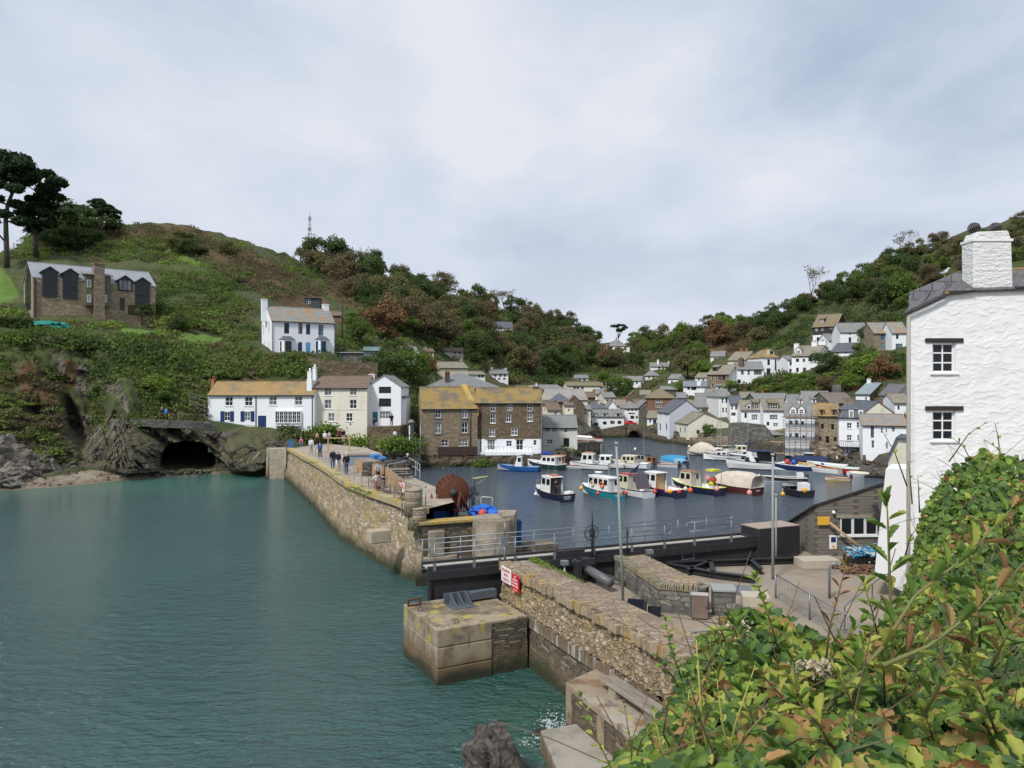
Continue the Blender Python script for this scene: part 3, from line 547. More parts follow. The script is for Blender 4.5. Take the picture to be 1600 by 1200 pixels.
m=MB();v_, f_=gridwall([wp(.2, -.45, -2), wp(LN, -.75, -2)], [wp(.2, -.2, 1.62), wp(LN, -.2, 1.62)], 100, 20);m.add(v_, [f[::-1]for f in f_]);m.build('lower_face', MLW, NW);rough(NW.children[-1], .16, .35)
m=MB();rr=random.Random(6);s=0.2
while s<12:
 w=rr.uniform(.04, .11);m.M=Matrix.Translation(wp(s+w/2, -.2, 1.6))@Matrix.Rotation(math.atan2(wdir.y, wdir.x), 4, 'Z')@Matrix.Rotation(rr.uniform(-.12, .12), 4, 'Y');m.box(-w*.42, -.1, 0, w*.42, rr.uniform(.0, .06)-.0, rr.uniform(.36, .46));s+=w
m.M=None
m.build('slate_course', mat('lime_stained_slate', (.19, .145, .095), .9, mix=[('n:geo', (3.5, 3.5, .5), (.55, .52, .47), .52, .62, .85), ('n:geo', 9.0, (.2, .16, .12), .5, .7, .5)], bump=[('n', 9.0, .4, .02)]), NW)
m=MB();v_, f_=gridwall([wp(.3, 1.6, 2.2), wp(LN, 1.62, 2.2)], [wp(.3, 1.55, 3.52), wp(LN, 1.6, 3.55)], 40, 6);m.add(v_, f_);m.build('inner_face', MNW, NW)
SRED=mat('sign_red', (.6, .02, .03), .5);SWH=mat('sign_white', (.8, .8, .8), .5)
def sign(name, label, s0, s1, z0, z1, back, rows):
 rzz=math.atan2(wdir.y, wdir.x);c=wp((s0+s1)/2, -.24, z0);t=thing(name, label, 'sign', c, rzz, 'signs fixed to the near harbour wall');w=(s1-s0)/2;h=z1-z0
 m=MB();m.box(-w, -.02, 0, w, .02, h);m.build('panel', back, t)
 for tx, fz, sz, col in rows:text(tx, sz*h, col, t, (0, -.026, fz*h), (R(90), 0, 0), 'lettering')
 return t
sign('speed_sign', 'white board with red letters reading maximum speed 4 knots, tilted down the wall', .35, 1.35, 2.85, 3.5, SWH, [('MAXIMUM', .8, .27, SRED), ('SPEED', .5, .27, SRED), ('4 KNOTS', .2, .27, SRED)])
sign('warning_sign', 'red board with white letters fixed right of the white speed sign', 1.45, 2.15, 2.7, 3.4, SRED, [('NO', .87, .16, SWH), ('JUMPING', .69, .16, SWH), ('OR DIVING', .5, .16, SWH), ('FROM WALL', .31, .16, SWH), ('harbour office', .1, .09, SWH)])
# ---- concrete ledges, bench and rocks by the water
LD=thing('upper_ledge', 'upper concrete ledge with a timber bench against the harbour wall', 'ledge', (0, 0, 0));m=MB()
LP_=[(1.81, 25.2), (3.15, 22.0), (4.6, 18.5), (6.8, 19.5), (3.4, 26.6), (2.9, 26.3)]
MBS=mat('brown_stained_concrete', (.3, .24, .17), .9, mix=[('n', 1.1, (.22, .12, .055), .48, .6, .85), ('n', .8, (.38, .34, .28), .5, .64, .8), ('n', 2.2, (.14, .11, .08), .52, .66, .8), ('g', 1, (.05, .04, .025), .3, -.3, .9)], bump=[('n', 5.0, .6, .04), ('n', 18.0, .4, .01)])
m.prism(LP_, -1, 1.5);o=m.build('body', MLW, LD);m=MB();m.prism([(1.76, 25.22), (3.1, 21.97), (4.55, 18.4), (6.9, 19.4), (3.45, 26.7), (2.85, 26.36)], 1.5, 1.72);m.build('slab', MBS, LD, bevel=.03);m=MB();m.prism([(1.77, 25.24), (1.93, 24.86), (2.1, 25.0), (2.0, 25.4)], -1, 1.5);m.prism([(2.58, 23.3), (2.74, 22.92), (3.0, 23.1), (2.9, 23.5)], -1, 1.5);m.build('pilaster', MBS, LD)
LD2=thing('lower_ledge', 'lower grey concrete ledge at the foot of the wall beside the rocks', 'ledge', (0, 0, 0));m=MB()
m.prism([(.89, 24.2), (2.2, 16), (6, 16), (5, 20), (2.6, 24.9)], -2, .6);m.build('body', mat('grey_slab_concrete', (.34, .31, .265), .9, mix=[('n', .7, (.22, .2, .16), .45, .65, .8), ('n', 5, (.42, .4, .35), .55, .75, .6), ('g', 1, (.16, .1, .05), .12, -.25, .9)], bump=[('n', 6.0, .5, .03), ('n', 25.0, .4, .01)]), LD2, bevel=.05)
b0=gz(952, 1068, 1.72);bn=thing('timber_bench', 'weathered grey plank bench on the upper concrete ledge', 'bench', (3.75, 23.1, 1.72), math.atan2(-.9105, .4135))
GW=mat('grey_driftwood', (.3, .26, .215), .85, mix=[('n', (1.2, 14, 14), (.16, .135, .11), .4, .65, .9)], bump=[('n', (1.5, 22, 22), .7, .02)])
for a, b in((-.32, -.12), (-.1, .1), (.12, .3)):
 m=MB();m.box(-1.75, a, .33, 1.7, b, .4);m.build('seat_plank', GW, bn, bevel=.01)
for x in(-1.2, .75):
 m=MB();m.box(x, -.26, 0, x+.4, .26, .33);m.build('leg', CONC, bn, bevel=.01)
def rock(name, label, c, r, seed, sq=(1, 1, 1), m=None, rot=(0, 0, 0), group=None, amp=.5):
 me=bpy.data.meshes.new(name);import bmesh
 b=bmesh.new();bmesh.ops.create_icosphere(b, subdivisions=4, radius=1)
 for v in b.verts:
  q=v.co.copy();d=NZ.fractal(q*1.3+Vector((seed*3.1, seed, 0)), .9, 2.1, 5)*amp+NZ.noise(Vector((q.x*5+q.z*3, q.y*1.2, seed)))*.1
  v.co=Vector((q.x*sq[0], q.y*sq[1], q.z*sq[2]))*(1+d)*r
 b.to_mesh(me);b.free();me.materials.append(m or MRK)
 o=link(bpy.data.objects.new(name, me));o.location=c;o.rotation_euler=rot;return tag(o, label, 'rock', group)if label else o
MRK=mat('shore_rock', (.1, .085, .072), .8, mix=[('w', (.6, .6, 2.2), (.045, .038, .034), .4, .8, .8), ('n', 1.4, (.16, .135, .115), .5, .7, .8), ('n:geo', .9, (.24, .13, .05), .66, .76, .7), ('g', 1, (.02, .02, .015), .2, -.3, .9)], bump=[('w', (.8, .8, 2.6), 1.0, .12), ('n', 4.0, .9, .1)], spec=.5)
rock('shore_rock', 'dark pointed wet rock rising from the water beside the lower ledge', (-.15, 21.6, .25), 1.25, 1, (.62, .9, 1.15), rot=(.25, -.55, .3), amp=.62)
rock('shore_rock', 'low brown rock between the pointed rock and the lower ledge', (.75, 22.0, -.1), .65, 2, (.8, 1.2, .8))
rock('shore_rock', 'dark flat rock at the bottom edge in front of the pointed rock', (.3, 19.3, -.1), .95, 4, (.9, 1.2, .75))
rock('shore_rock', 'submerged brown rock where the water breaks white', (1.3, 24.9, -.62), .85, 3, (1.1, 1.3, .7))
# breaking water
C=[];rs=np.random.RandomState(4)
for cx, cy, n, sx, sy in((1.45, 26.0, 9000, .22, .5), (1.4, 25.1, 7000, .35, .25), (1.0, 24.6, 3000, .4, .2), (-.5, 22.6, 1500, .12, .4)):
 for _ in range(n):
  x, y=cx+rs.normal()*sx, cy+rs.normal()*sy;q=abs(NZ.noise(Vector((x*4, y*4, 2))))+abs(NZ.noise(Vector((x*11, y*11, 5))))*.5
  if q<.12:C.append((x, y, .02+abs(rs.normal())*.02))
me=leaf_mesh('foam', C, rs.uniform(.01, .038, len(C)), [mat('foam', (.6, .68, .68), .5)], 3, 9.0);tag(link(bpy.data.objects.new('foam', me)), 'white foam where the water breaks against the ledge', 'foam', kind='stuff')
# ---- yard (concrete quay inside the gate)
m=MB();MYD=mat('yard_concrete', (.3, .25, .19), .95, coord='geo', mix=[('n', .35, (.22, .18, .14), .4, .65, .8), ('n', 2.0, (.38, .34, .28), .5, .75, .6), ('n', .18, (.22, .19, .15), .55, .7, .6), ('n', 9.0, (.25, .22, .18), .55, .7, .5)], bump=[('n', 4.0, .4, .04), ('n', 20.0, .4, .015)])
m.prism([(1.2, 35.2), (4.4, 36.2), (6.2, 38.1), (12.4, 40.9), (15.5, 41.6), (16.2, 44.5), (24, 47), (60, 50), (60, -10), (9, -10), (8.3, 16), (3.5, 29.9)], -2, YARD_Z);m.build('quay_yard', [MYD], kind='structure')
m=MB();m.prism([(6.2, 38.12), (12.4, 40.92), (12.1, 42.6), (5.4, 40)], -2, 2.26);m.build('quay_ledge', CONC, kind='structure')
# second stone wall with slate coping, pit doors, cabinet
SW=thing('inner_stone_wall', 'grey slate wall with upright coping beside the hydraulic ram', 'stone wall', (0, 0, 0));m=MB()
q4=[V3(4.85, 36.2, 0), V3(5.9, 30.9, 0), V3(7.35, 30.4, 0), V3(8.0, 31.2, 0), V3(6.4, 36.8, 0)]
m.prism([(p.x, p.y)for p in q4], 1.0, 3.3);m.build('body', MGS, SW);rough(SW.children[-1], .08, .3, 3)
m=MB();rr=random.Random(9)
for a, b in((q4[0], q4[1]), (q4[1], q4[2])):
 n=int((b-a).length/.09)
 for i in range(n):
  p=a.lerp(b, (i+.5)/n);d=math.atan2((b-a).y, (b-a).x);m.M=Matrix.Translation(V3(p.x, p.y, 3.25))@Matrix.Rotation(d, 4, 'Z')@Matrix.Rotation(rr.uniform(-.1, .1), 4, 'Y');m.box(-.032, -.05, 0, .032, rr.uniform(.35, .48), rr.uniform(.16, .24))
m.M=None;m.build('coping', mat('coping_slate', (.27, .24, .17), .9, mix=[('n:geo', 3.0, (.17, .15, .1), .4, .7, .8), ('n:geo', 1.0, (.3, .25, .1), .5, .7, .7)]), SW)
m=MB();m.prism([(p.x, p.y)for p in[V3(5.2, 36.1, 0), V3(6.2, 31.4, 0), V3(7.3, 31.0, 0), V3(7.8, 31.4, 0), V3(6.3, 36.6, 0)]], 3.3, 3.38);m.build('top', MTOP, SW)
def boxthing(name, label, cat, c, sz, mt, rz=0, bevel=.01, group=None, part='body'):
 t=thing(name, label, cat, c, rz, group);m=MB();m.box(-sz[0]/2, -sz[1]/2, 0, sz[0]/2, sz[1]/2, sz[2]);m.build(part, mt, t, bevel=bevel);return t
t=boxthing('stone_gatepost', 'short square grey stone pier right of the brown cabinet', 'gate pier', (8.5, 30.9, YARD_Z-.9), (.85, .9, 1.85), MGS, R(-8))
m=MB();m.box(-.47, -.5, 1.85, .47, .5, 1.95);m.build('cap_stone', plain('grey_cap', (.3, .31, .3)), t, bevel=.02)
t=boxthing('control_cabinet', 'brown metal cabinet hanging on the grey slate wall', 'cabinet', (7.35, 30.1, 2.35), (.62, .35, .92), mat('brown_cabinet', (.16, .12, .1), .5, mix=[('n', 1.5, (.25, .19, .16), .4, .7, .6)]), R(-14), .02)
m=MB();m.box(-.34, -.2, .9, .34, .2, .94);m.build('lid', plain('pale_lid', (.42, .38, .35)), t);m=MB();m.box(-.4, .1, -.15, -.34, .2, 1.0);m.build('mounting_rail', STEEL, t);m=MB();m.box(.24, -.19, .4, .27, -.17, .52);m.build('handle', DGR, t)
t=thing('pit_doors', 'pair of navy steel panels closing the pit between the two walls', 'steel door', (5.15, 30.5, 1.2), R(-12));
m=MB();m.box(-.55, -.04, 0, .1, .04, 1.75);m.build('panel', mat('navy_steel', (.012, .016, .028), .5), t);m=MB();m.box(.12, -.3, 0, .2, .04, 1.75);m.build('panel', _T['navy_steel'], t);m=MB();m.box(.24, -.04, 0, .75, .04, 1.5);m.build('panel', _T['navy_steel'], t)
m=MB()
for x in(.38, .62):m.tube([(x, -.25, .2), (x, -.25, 1.0), (x, -.05, 1.05)], .025, 6)
m.build('grab_rail', STEEL, t)
# ---- the gate: steel leaf, walkway, handrails, counterweight
g0=V3(-3.55, 33.75, 0);g1=V3(12.9, 40.6, 0);gd=(g1-g0).normalized();GL=(g1-g0).length;GZ=3.46
G=thing('harbour_gate', 'long black steel harbour gate with a walkway and grey handrails on top', 'harbour gate', g0, math.atan2(gd.y, gd.x))
m=MB();m.box(-.15, .0, GZ-.2, GL, .12, GZ);m.box(-.15, .0, -2, 7.4, .12, GZ-.55);m.box(7.4, .05, 1.9, GL, .12, GZ-.2);m.box(-.15, .12, GZ-.22, GL, .95, GZ-.15);m.box(-.2, -.16, GZ-.55, 7.6, .1, GZ-.18);m.box(7.6, -.1, GZ-.55, GL, .05, GZ-.18);m.box(GL-.3, .12, 2.3, GL, .95, GZ)
m.box(3.35, -.3, GZ-.95, 3.5, 0, GZ-.15);m.box(-.15, -.12, -2, -.03, 0, GZ-.5);m.box(7.4, -.25, 1.5, 7.7, .05, GZ-.2);m.box(-.15, .95, GZ-.5, GL, 1.05, GZ+.02)
m.build('gate_leaf', BLK, G, bevel=.008)
m=MB();m.box(-.12, .13, GZ-.14, GL-.02, .9, GZ-.09);m.build('walkway', mat('pale_deck', (.42, .4, .34), .9, mix=[('n', (6, 1, 1), (.33, .31, .27), .4, .7, .8)]), G)
m=MB();m.box(GL, -.25, 2.35, GL+2.75, 1.2, 3.86);m.build('counterweight', BLK, G, bevel=.02)
m=MB();m.box(GL-.01, -.26, 3.865, GL+2.76, 1.21, 3.9);m.build('counterweight_lid', mat('pinkish_slab', (.36, .29, .24), .9), G)
m=MB();m.box(GL+.6, -.5, 2.3, GL+2.4, .6, 2.42);m.build('bearing_plate', BLK, G)
def hrail(y, spans, postx):
 for a, b, endl, endr in spans:
  for hh in(1.02, .55):
   m=MB();m.tube([(a, y, GZ+hh), (b, y, GZ+hh)], .024, 6);m.build('rail', STEEL, G)
  for x, e_ in((a, endl), (b, endr)):
   if e_:
    s_=-1 if x==a else 1;m=MB();m.tube([(x, y, GZ+1.02), (x+s_*.14, y, GZ+.98), (x+s_*.2, y, GZ+.85), (x+s_*.2, y, GZ+.7), (x+s_*.14, y, GZ+.58), (x, y, GZ+.55)], .024, 6);m.build('rail', STEEL, G)
 for x in postx:
  m=MB();m.tube([(x, y, GZ-.12), (x, y, GZ+1.02)], .026, 6);m.box(x-.07, y-.03, GZ-.2, x+.07, y+.03, GZ+.12);m.build('post', STEEL, G)
hrail(-.02, [(.1, 12.3, 1, 1), (13.6, 16.3, 1, 0)], [.15, 2.0, 3.25, 4.0, 6.0, 8.1, 10.2, 12.1, 13.9, 16.2])
hrail(1.0, [(-.2, 17.2, 1, 0)], [-.1, 1.7, 3.4, 5.4, 7.5, 9.5, 11.6, 13.6, 15.4, 17.0])
m=MB();m.tube([(17.2, 1.0, GZ+1.02), (16.3, -.02, GZ+1.02)], .024, 6);m.build('rail', STEEL, G)
m=MB();m.tube([(-.2, 1.0, GZ+1.0), (-.9, .6, GZ+.9), (-1.0, .3, GZ+.5), (-.9, .1, GZ+.0), (-.1, -.02, GZ-.1)], .024, 6);m.build('rail', STEEL, G)
m=MB();m.tube([(1.0, -.5, GZ+.05), (1.0, -.5, GZ+.5)], .02, 5);
def wheel(x, y, z, r, par):
 t_=MB();t_.tube([(x+r*math.cos(i*R(20)), y, z+r*math.sin(i*R(20)))for i in range(19)], .028, 6)
 for i in range(5):t_.tube([(x, y, z), (x+r*math.cos(i*R(72)+.3), y, z+r*math.sin(i*R(72)+.3))], .018, 5)
 t_.build('hand_wheel', DGR, par)
for x, wr in((3.4, 0), (7.9, .36)):
 m=MB();m.tube([(x, -.22, GZ-.4), (x, -.22, GZ+1.1)], .06, 8);m.tube([(x, -.22, GZ+1.1), (x, -.22, GZ+2.0 if wr else GZ+1.75)], .035, 6);m.box(x-.1, -.32, GZ+.75, x+.1, -.12, GZ+1.15);m.build('spindle', BLK if wr else STEEL, G)
 if wr:wheel(x-.12, -.36, GZ+1.0, wr, G)
m=MB();m.tube([(3.45, -.3, -1.5), (3.45, -.3, GZ-.9)], .03, 6);m.build('rod', STEEL, G)
m=MB();m.tube([(9.9, -.1, GZ-.2), (9.9, -.1, GZ+.9)], .04, 6);m.tube([(9.9, -.1, GZ+.6), (9.9, -.1, GZ+1.05)], .05, 6);m.build('grip_post', DGR, G)
for k, (x, dz)in enumerate(((4.0, 0), (8.9, 0))):
 pass
t=thing('step_ladder', 'small galvanised step leaning on the black gate', 'step', gz(1075, 874, 2.6), G.rotation_euler[2]);m=MB()
for x in(-.35, .35):m.tube([(x, 0, -.3), (x, 0, .55), (x, .3, .55)], .03, 6)
for z in(0, .28, .55):m.box(-.35, -.06, z, .35, .06, z+.03)
m.build('frame', STEEL, t)
# hydraulic ram
t=thing('hydraulic_ram', 'grey hydraulic cylinder pushing against the gate behind the near wall', 'hydraulic ram', (3.75, 34.7, 2.6), R(24));m=MB()
m.tube([(-.1, 2.1, .55), (-.05, 1.4, .5)], .11, 10);m.tube([(0, 1.3, .45), (.15, -1.1, .15)], .2, 12);m.build('cylinder', plain('ram_grey', (.12, .12, .13), .45), t)
m=MB();m.box(-.45, .7, -.3, -.3, 1.2, .75);m.box(.3, .7, -.3, .45, 1.2, .75);m.box(-.35, .55, .6, .35, .7, .9);m.build('bracket', BLK, t);m=MB();m.box(-.9, 2.0, .2, .6, 2.15, 1.0);m.build('mounting_plate', BLK, t)
m=MB();m.tube([(.5, 1.0, .1), (1.2, -.6, -.05)], .05, 6);m.tube([(.75, 1.0, .1), (1.4, -.6, -.05)], .05, 6);m.build('pipes', DGR, t)
for k, (px, py, lb)in enumerate(((882, 893, 'small grey metal post box behind the near wall top'), (1015, 875, 'small grey metal box on the inner wall corner by the gate'))):
 p=gz(px, py, 3.35);t=thing('junction_post', lb, 'junction box', p, .3, 'small grey electrical boxes');m=MB();m.tube([(0, 0, -.9), (0, 0, .28)], .05, 6);m.build('post', STEEL, t);m=MB();m.box(-.16, -.12, .28, .16, .12, .48);m.build('box', STEEL, t, bevel=.02)
# flat steel truss on the yard
t=thing('steel_truss', 'flat black steel lattice frame lying on the yard beside the gate', 'steel frame', (0, 0, 2.5));
P_={'a':gz(1035, 882, 2.5), 'b':gz(1110, 879, 2.5), 'c':gz(1170, 875, 2.5), 'd':gz(1256, 874, 2.5), 'e':gz(1075, 893, 2.5), 'f':gz(1115, 897, 2.5), 'g':gz(1180, 905, 2.5), 'h':gz(1190, 892, 2.5)}
def beam(m, a, b, w=.3):
 d=(b-a);an=math.atan2(d.y, d.x);l_=d.length;m.M=Matrix.Translation(V3(a.x, a.y, 0))@Matrix.Rotation(an, 4, 'Z');m.box(0, -w/2, -.12, l_, w/2, -.09);m.box(0, -w/2, .1, l_, w/2, .13);m.box(0, -.02, -.09, l_, .02, .1);m.M=None
m=MB()
beam(m, P_['a'], P_['b']);beam(m, P_['b'], P_['d']);m.build('upper_beam', BLK, t);m=MB();beam(m, P_['a'], P_['f']);beam(m, P_['f'], P_['g']);m.build('lower_beam', BLK, t)
m=MB();beam(m, P_['b'], P_['f'], .22);m.build('brace', BLK, t);m=MB();beam(m, P_['c'], P_['h'], .22);beam(m, P_['b'], P_['e'], .2);m.build('brace', BLK, t)
boxthing('concrete_block', 'pale concrete slab block at the end of the black steel beam', 'concrete block', gz(1276, 885, YARD_Z), (1.9, 1.1, .42), plain('pale_concrete', (.45, .4, .32), .9), R(5), .02)
boxthing('concrete_block', 'pale concrete block just behind the honeysuckle beside the stone pier', 'concrete block', gz(1180, 945, YARD_Z), (1.1, .9, .45), plain('pale_concrete', (.45, .4, .32), .9), R(-10), .02)
boxthing('steel_hatch', 'flat grey steel hatch on the yard under the counterweight end', 'hatch', gz(1150, 925, YARD_Z), (1.3, 1.1, .18), plain('hatch', (.16, .17, .18), .6), R(-10), .02)
# tall poles
def pole(px, pt, pb, z, r, label, m_=STEEL, lean=0, name='pole', cap=True):
 p=gz(px, pb, z);h=H-(pt-600)/F*p.y-z;t=thing(name, label, 'pole', p, 0, None);m=MB();m.tube([(0, 0, -.2), (lean*h*.5, 0, h*.5), (lean*h, 0, h)], [r*1.15, r, r*.85], 8);m.build('shaft', m_, t)
 if cap:m=MB();m.tube([(lean*h-.0, 0, h), (lean*h+.0, 0, h+.12)], r*1.6, 8);m.build('cap', m_, t)
 return t
PGL=plain('pole_grey', (.3, .32, .3), .6)
pole(1207.5, 712, 905, YARD_Z, .06, 'tall slim grey pole standing before the black counterweight', PGL)
pole(1212.5, 775, 880, YARD_Z, .05, 'shorter grey pole close behind the tall pole at the counterweight', PGL)
pole(974, 695, 940, 2.4, .055, 'thin slightly leaning grey pole beside the pit doors', PGL, -.045)
# curved handrail stub, ramp railing
t=thing('grab_post', 'polished steel hooped post on the yard', 'handrail', gz(1296, 935, YARD_Z), R(-20));m=MB();m.tube([(0, 0, 0), (0, 0, 1.25), (.05, 0, 1.42), (.16, 0, 1.5), (.3, 0, 1.5)], .055, 8);m.build('post', STEEL, t)
railing('ramp_railing', 'thin grey sloping handrail going down to the yard on the right', [gz(1320, 985, 2.4), gz(1372, 940, 2.6), gz(1420, 910, 3.0)], .9, plain('rail_dark', (.12, .13, .13)), (1.0, ), .025, posts=3)
railing('yard_hoop_railing', 'low dark hooped rail half hidden by the honeysuckle leaves', [gz(1030, 1030, 2.3), gz(1082, 1030, 2.3), gz(1108, 1028, 2.3), gz(1190, 1020, 2.3)], .9, STEEL, (1.0, ), .028, posts=4)
# wire mesh fence
t=thing('mesh_fence', 'galvanised mesh fence running diagonally down across the yard', 'fence', (0, 0, 0));A_=gz(1212, 935, 2.3);B_=gz(1330, 1010, 2.3);d=(B_-A_);n=int(d.length/.12);m=MB()
for i in range(n+1):
 p=A_+d*(i/n);m.tube([p, p+V3(0, 0, 1.0)], .006, 3)
for k in range(9):m.tube([A_+V3(0, 0, k*.125), B_+V3(0, 0, k*.125)], .006, 3)
m.build('mesh', STEEL, t);m=MB()
for f in(0, .5, 1):m.tube([A_+d*f, A_+d*f+V3(0, 0, 1.1)], .04, 6)
m.tube([A_+V3(0, 0, 1.02), B_+V3(0, 0, 1.02)], .03, 6);m.build('frame', STEEL, t)
# ---- the grey slatted shed with its strip window
SH=thing('grey_shed', 'low grey slatted shed with a three pane window beside the white house', 'shed', (16.2, 41.0, YARD_Z), R(3));GRY=mat('grey_slats', (.2, .18, .155), .9, mix=[('n', (.8, 4, 9), (.14, .125, .105), .4, .7, .8), ('b:uv', (.45, 6, 1), (.07, .06, .05), .2, .9, .7)], bump=[('-b:uv', (.45, 6, 1), .8, .04)])
wx=(1312-1275)/F*41;m=MB();z0, zl, zr=0, 2.75, 3.75;Wd=4.2
def zt(x):return zl+(zr-zl)*x/3.3
u0, u1, w0, w1=1.32, 3.35, 1.12, 2.05
m.add([(0, 0, 0), (u0, 0, 0), (u0, 0, zt(u0)), (0, 0, zl)], [(0, 1, 2, 3)]);m.add([(u0, 0, 0), (u1, 0, 0), (u1, 0, w0), (u0, 0, w0)], [(0, 1, 2, 3)]);m.add([(u0, 0, w1), (u1, 0, w1), (u1, 0, zt(u1)), (u0, 0, zt(u0))], [(0, 1, 2, 3)]);m.add([(u1, 0, 0), (Wd, 0, 0), (Wd, 0, zt(Wd)), (u1, 0, zt(u1))], [(0, 1, 2, 3)])
m.add([(0, 3.5, 0), (0, 0, 0), (0, 0, zl), (0, 3.5, zl-1.6)], [(0, 1, 2, 3)]);m.add([(Wd, 0, 0), (Wd, 3.5, 0), (Wd, 3.5, zt(Wd)-1.6), (Wd, 0, zt(Wd))], [(0, 1, 2, 3)]);m.add([(Wd, 3.5, 0), (0, 3.5, 0), (0, 3.5, zl-1.6), (Wd, 3.5, zt(Wd)-1.6)], [(0, 1, 2, 3)]);m.build('wall', GRY, SH)
m=MB();m.slab([(-.2, -.12, zl-.06), (Wd, -.12, zt(Wd)), (Wd, 3.6, zt(Wd)-1.64), (-.2, 3.6, zl-1.7)], (0, 0, 1), .08);m.build('roof', plain('felt', (.05, .052, .055), .8), SH)
for i in range(3):
 a=u0+.04+i*.68;m=MB();m.box(a, -.04, w0, a+.05, .05, w1);m.box(a+.6, -.04, w0, a+.65, .05, w1);m.box(a+.05, -.04, w0, a+.6, .05, w0+.05);m.box(a+.05, -.04, w1-.05, a+.6, .05, w1);o=m.build('window', FW, SH);m=MB();m.box(a+.05, .0, w0+.05, a+.6, .02, w1-.05);m.build('pane', GLASS, o)
m=MB();m.box(u0-.12, -.1, w0-.1, u1+.05, 0, w0-.003);m.build('sill', FW, SH);m=MB();m.box(u0-.2, -.09, w1+.003, u1+.1, 0, w1+.14);m.build('lintel', CONC, SH)
m=MB();m.ball((.95, -.12, 2.35), .09);m.box(.9, -.1, 2.3, 1.0, 0, 2.45);m.build('flood_light', FW, SH)
t=thing('yellow_sign', 'yellow notice board on the corner of the grey shed', 'sign', (16.3, 40.86, 4.0), R(3));m=MB();m.box(-.05, -.03, 0, .6, 0, .45);m.build('panel', mat('sign_yellow', (.75, .42, .05), .6, mix=[('n', (3, 3, 9), (.6, .3, .04), .5, .7, .5)]), t)
t=thing('leaning_timber', 'long bare timber pole leaning across the front of the grey shed', 'timber', (0, 0, 0));a=V3(16.85, 40.75, 4.15);b=V3(18.9, 40.6, 2.45);m=MB();m.tube([a, b], [.07, .09], 8);m.build('pole', mat('pine_pole', (.42, .3, .18), .8), t)
t=thing('leaning_plank', 'short dark board leaning on the shed at the right of its window', 'board', (0, 0, 0));m=MB();m.slab([(19.0, 40.7, 5.1), (19.4, 40.75, 5.1), (19.65, 40.75, 4.3), (19.35, 40.7, 4.3)], (0, -1, 0), .04);m.tube([(18.95, 40.6, 5.1), (19.6, 40.5, 3.9)], .04, 6);m.build('board', DGR, t)
t=thing('charging_post', 'white and blue control box on a post in front of the grey shed', 'control box', gz(1300, 868, YARD_Z), R(4));m=MB();m.box(-.24, -.15, .35, .24, .1, 1.15);m.build('case', FW, t, bevel=.05);m=MB();m.box(-.13, -.165, .75, .13, -.152, 1.02);m.build('screen', FNV, t);m=MB();m.box(-.07, -.163, .45, .07, -.152, .58);m.build('label_plate', _T['sign_yellow'], t);m=MB();m.box(-.1, -.05, 0, .1, .1, .35);m.build('foot', DGR, t)
m=MB();m.tube([(.3+.22*math.cos(i*.5), .05, .6+.45*math.sin(i*.5))for i in range(14)], .03, 5);m.build('hose', DGR, t)
t=thing('rusty_grille', 'rusty iron grille leaning against the left end of the shed', 'grille', gz(1268, 858, YARD_Z), R(10));m=MB()
for i in range(6):m.box(-.3+i*.11, .0, 0, -.25+i*.11, .04, 1.2)
for k in range(5):m.box(-.3, -.012, .05+k*.26, .3, .0, .12+k*.26)
m.M=None;o=m.build('grid', RUST, t);o.rotation_euler=(R(-14), R(18), 0)
# crate of nets
t=thing('net_crate', 'black plastic crate heaped with blue rope in front of the shed', 'crate', gz(1347, 884, YARD_Z), R(3));m=MB();m.box(-.75, -.5, 0, .75, -.46, .5);m.box(-.75, .46, 0, .75, .5, .5);m.box(-.75, -.46, 0, -.71, .46, .5);m.box(.71, -.46, 0, .75, .46, .5);m.box(-.71, -.46, 0, .71, .46, .04);m.build('crate', plain('black_plastic', (.02, .022, .025), .4), t)
def squiggle(m, c, r, n, th, rs_, up=.25):
 for _ in range(n):
  p=V3(c[0]+rs_.uniform(-r, r), c[1]+rs_.uniform(-r*.5, r*.5), c[2]+rs_.uniform(0, up));pts=[p]
  for k in range(9):p=p+V3(rs_.uniform(-1, 1)*.16, rs_.uniform(-1, 1)*.14, rs_.uniform(-1, 1)*.09);p.z=max(p.z, c[2]);pts.append(p)
  m.tube(pts, th, 4)
m=MB();squiggle(m, (0, 0, .45), .75, 60, .03, random.Random(2), .4);m.build('rope', mat('blue_rope', (.08, .3, .5), .8, mix=[('n', 2.0, (.5, .6, .6), .5, .62, .8)]), t)
t=thing('net_heap', 'heap of white and grey netting beside the black crate', 'netting', gz(1372, 884, YARD_Z), 0);m=MB();squiggle(m, (.2, .3, .0), 1.1, 70, .05, random.Random(4), .75);m.build('netting', mat('white_net', (.6, .63, .62), .8, mix=[('n', 2.0, (.2, .3, .4), .5, .62, .6)]), t)
t=thing('pot_heap', 'pile of brown rubble and old rope on the yard below the crate', 'rubble', gz(1352, 893, YARD_Z), 0);m=MB();squiggle(m, (0, 0, 0), 1.3, 50, .05, random.Random(8), .2);m.build('rope', mat('old_rope', (.2, .11, .07), .9, mix=[('n', 3.0, (.1, .07, .05), .5, .62, .8)]), t)
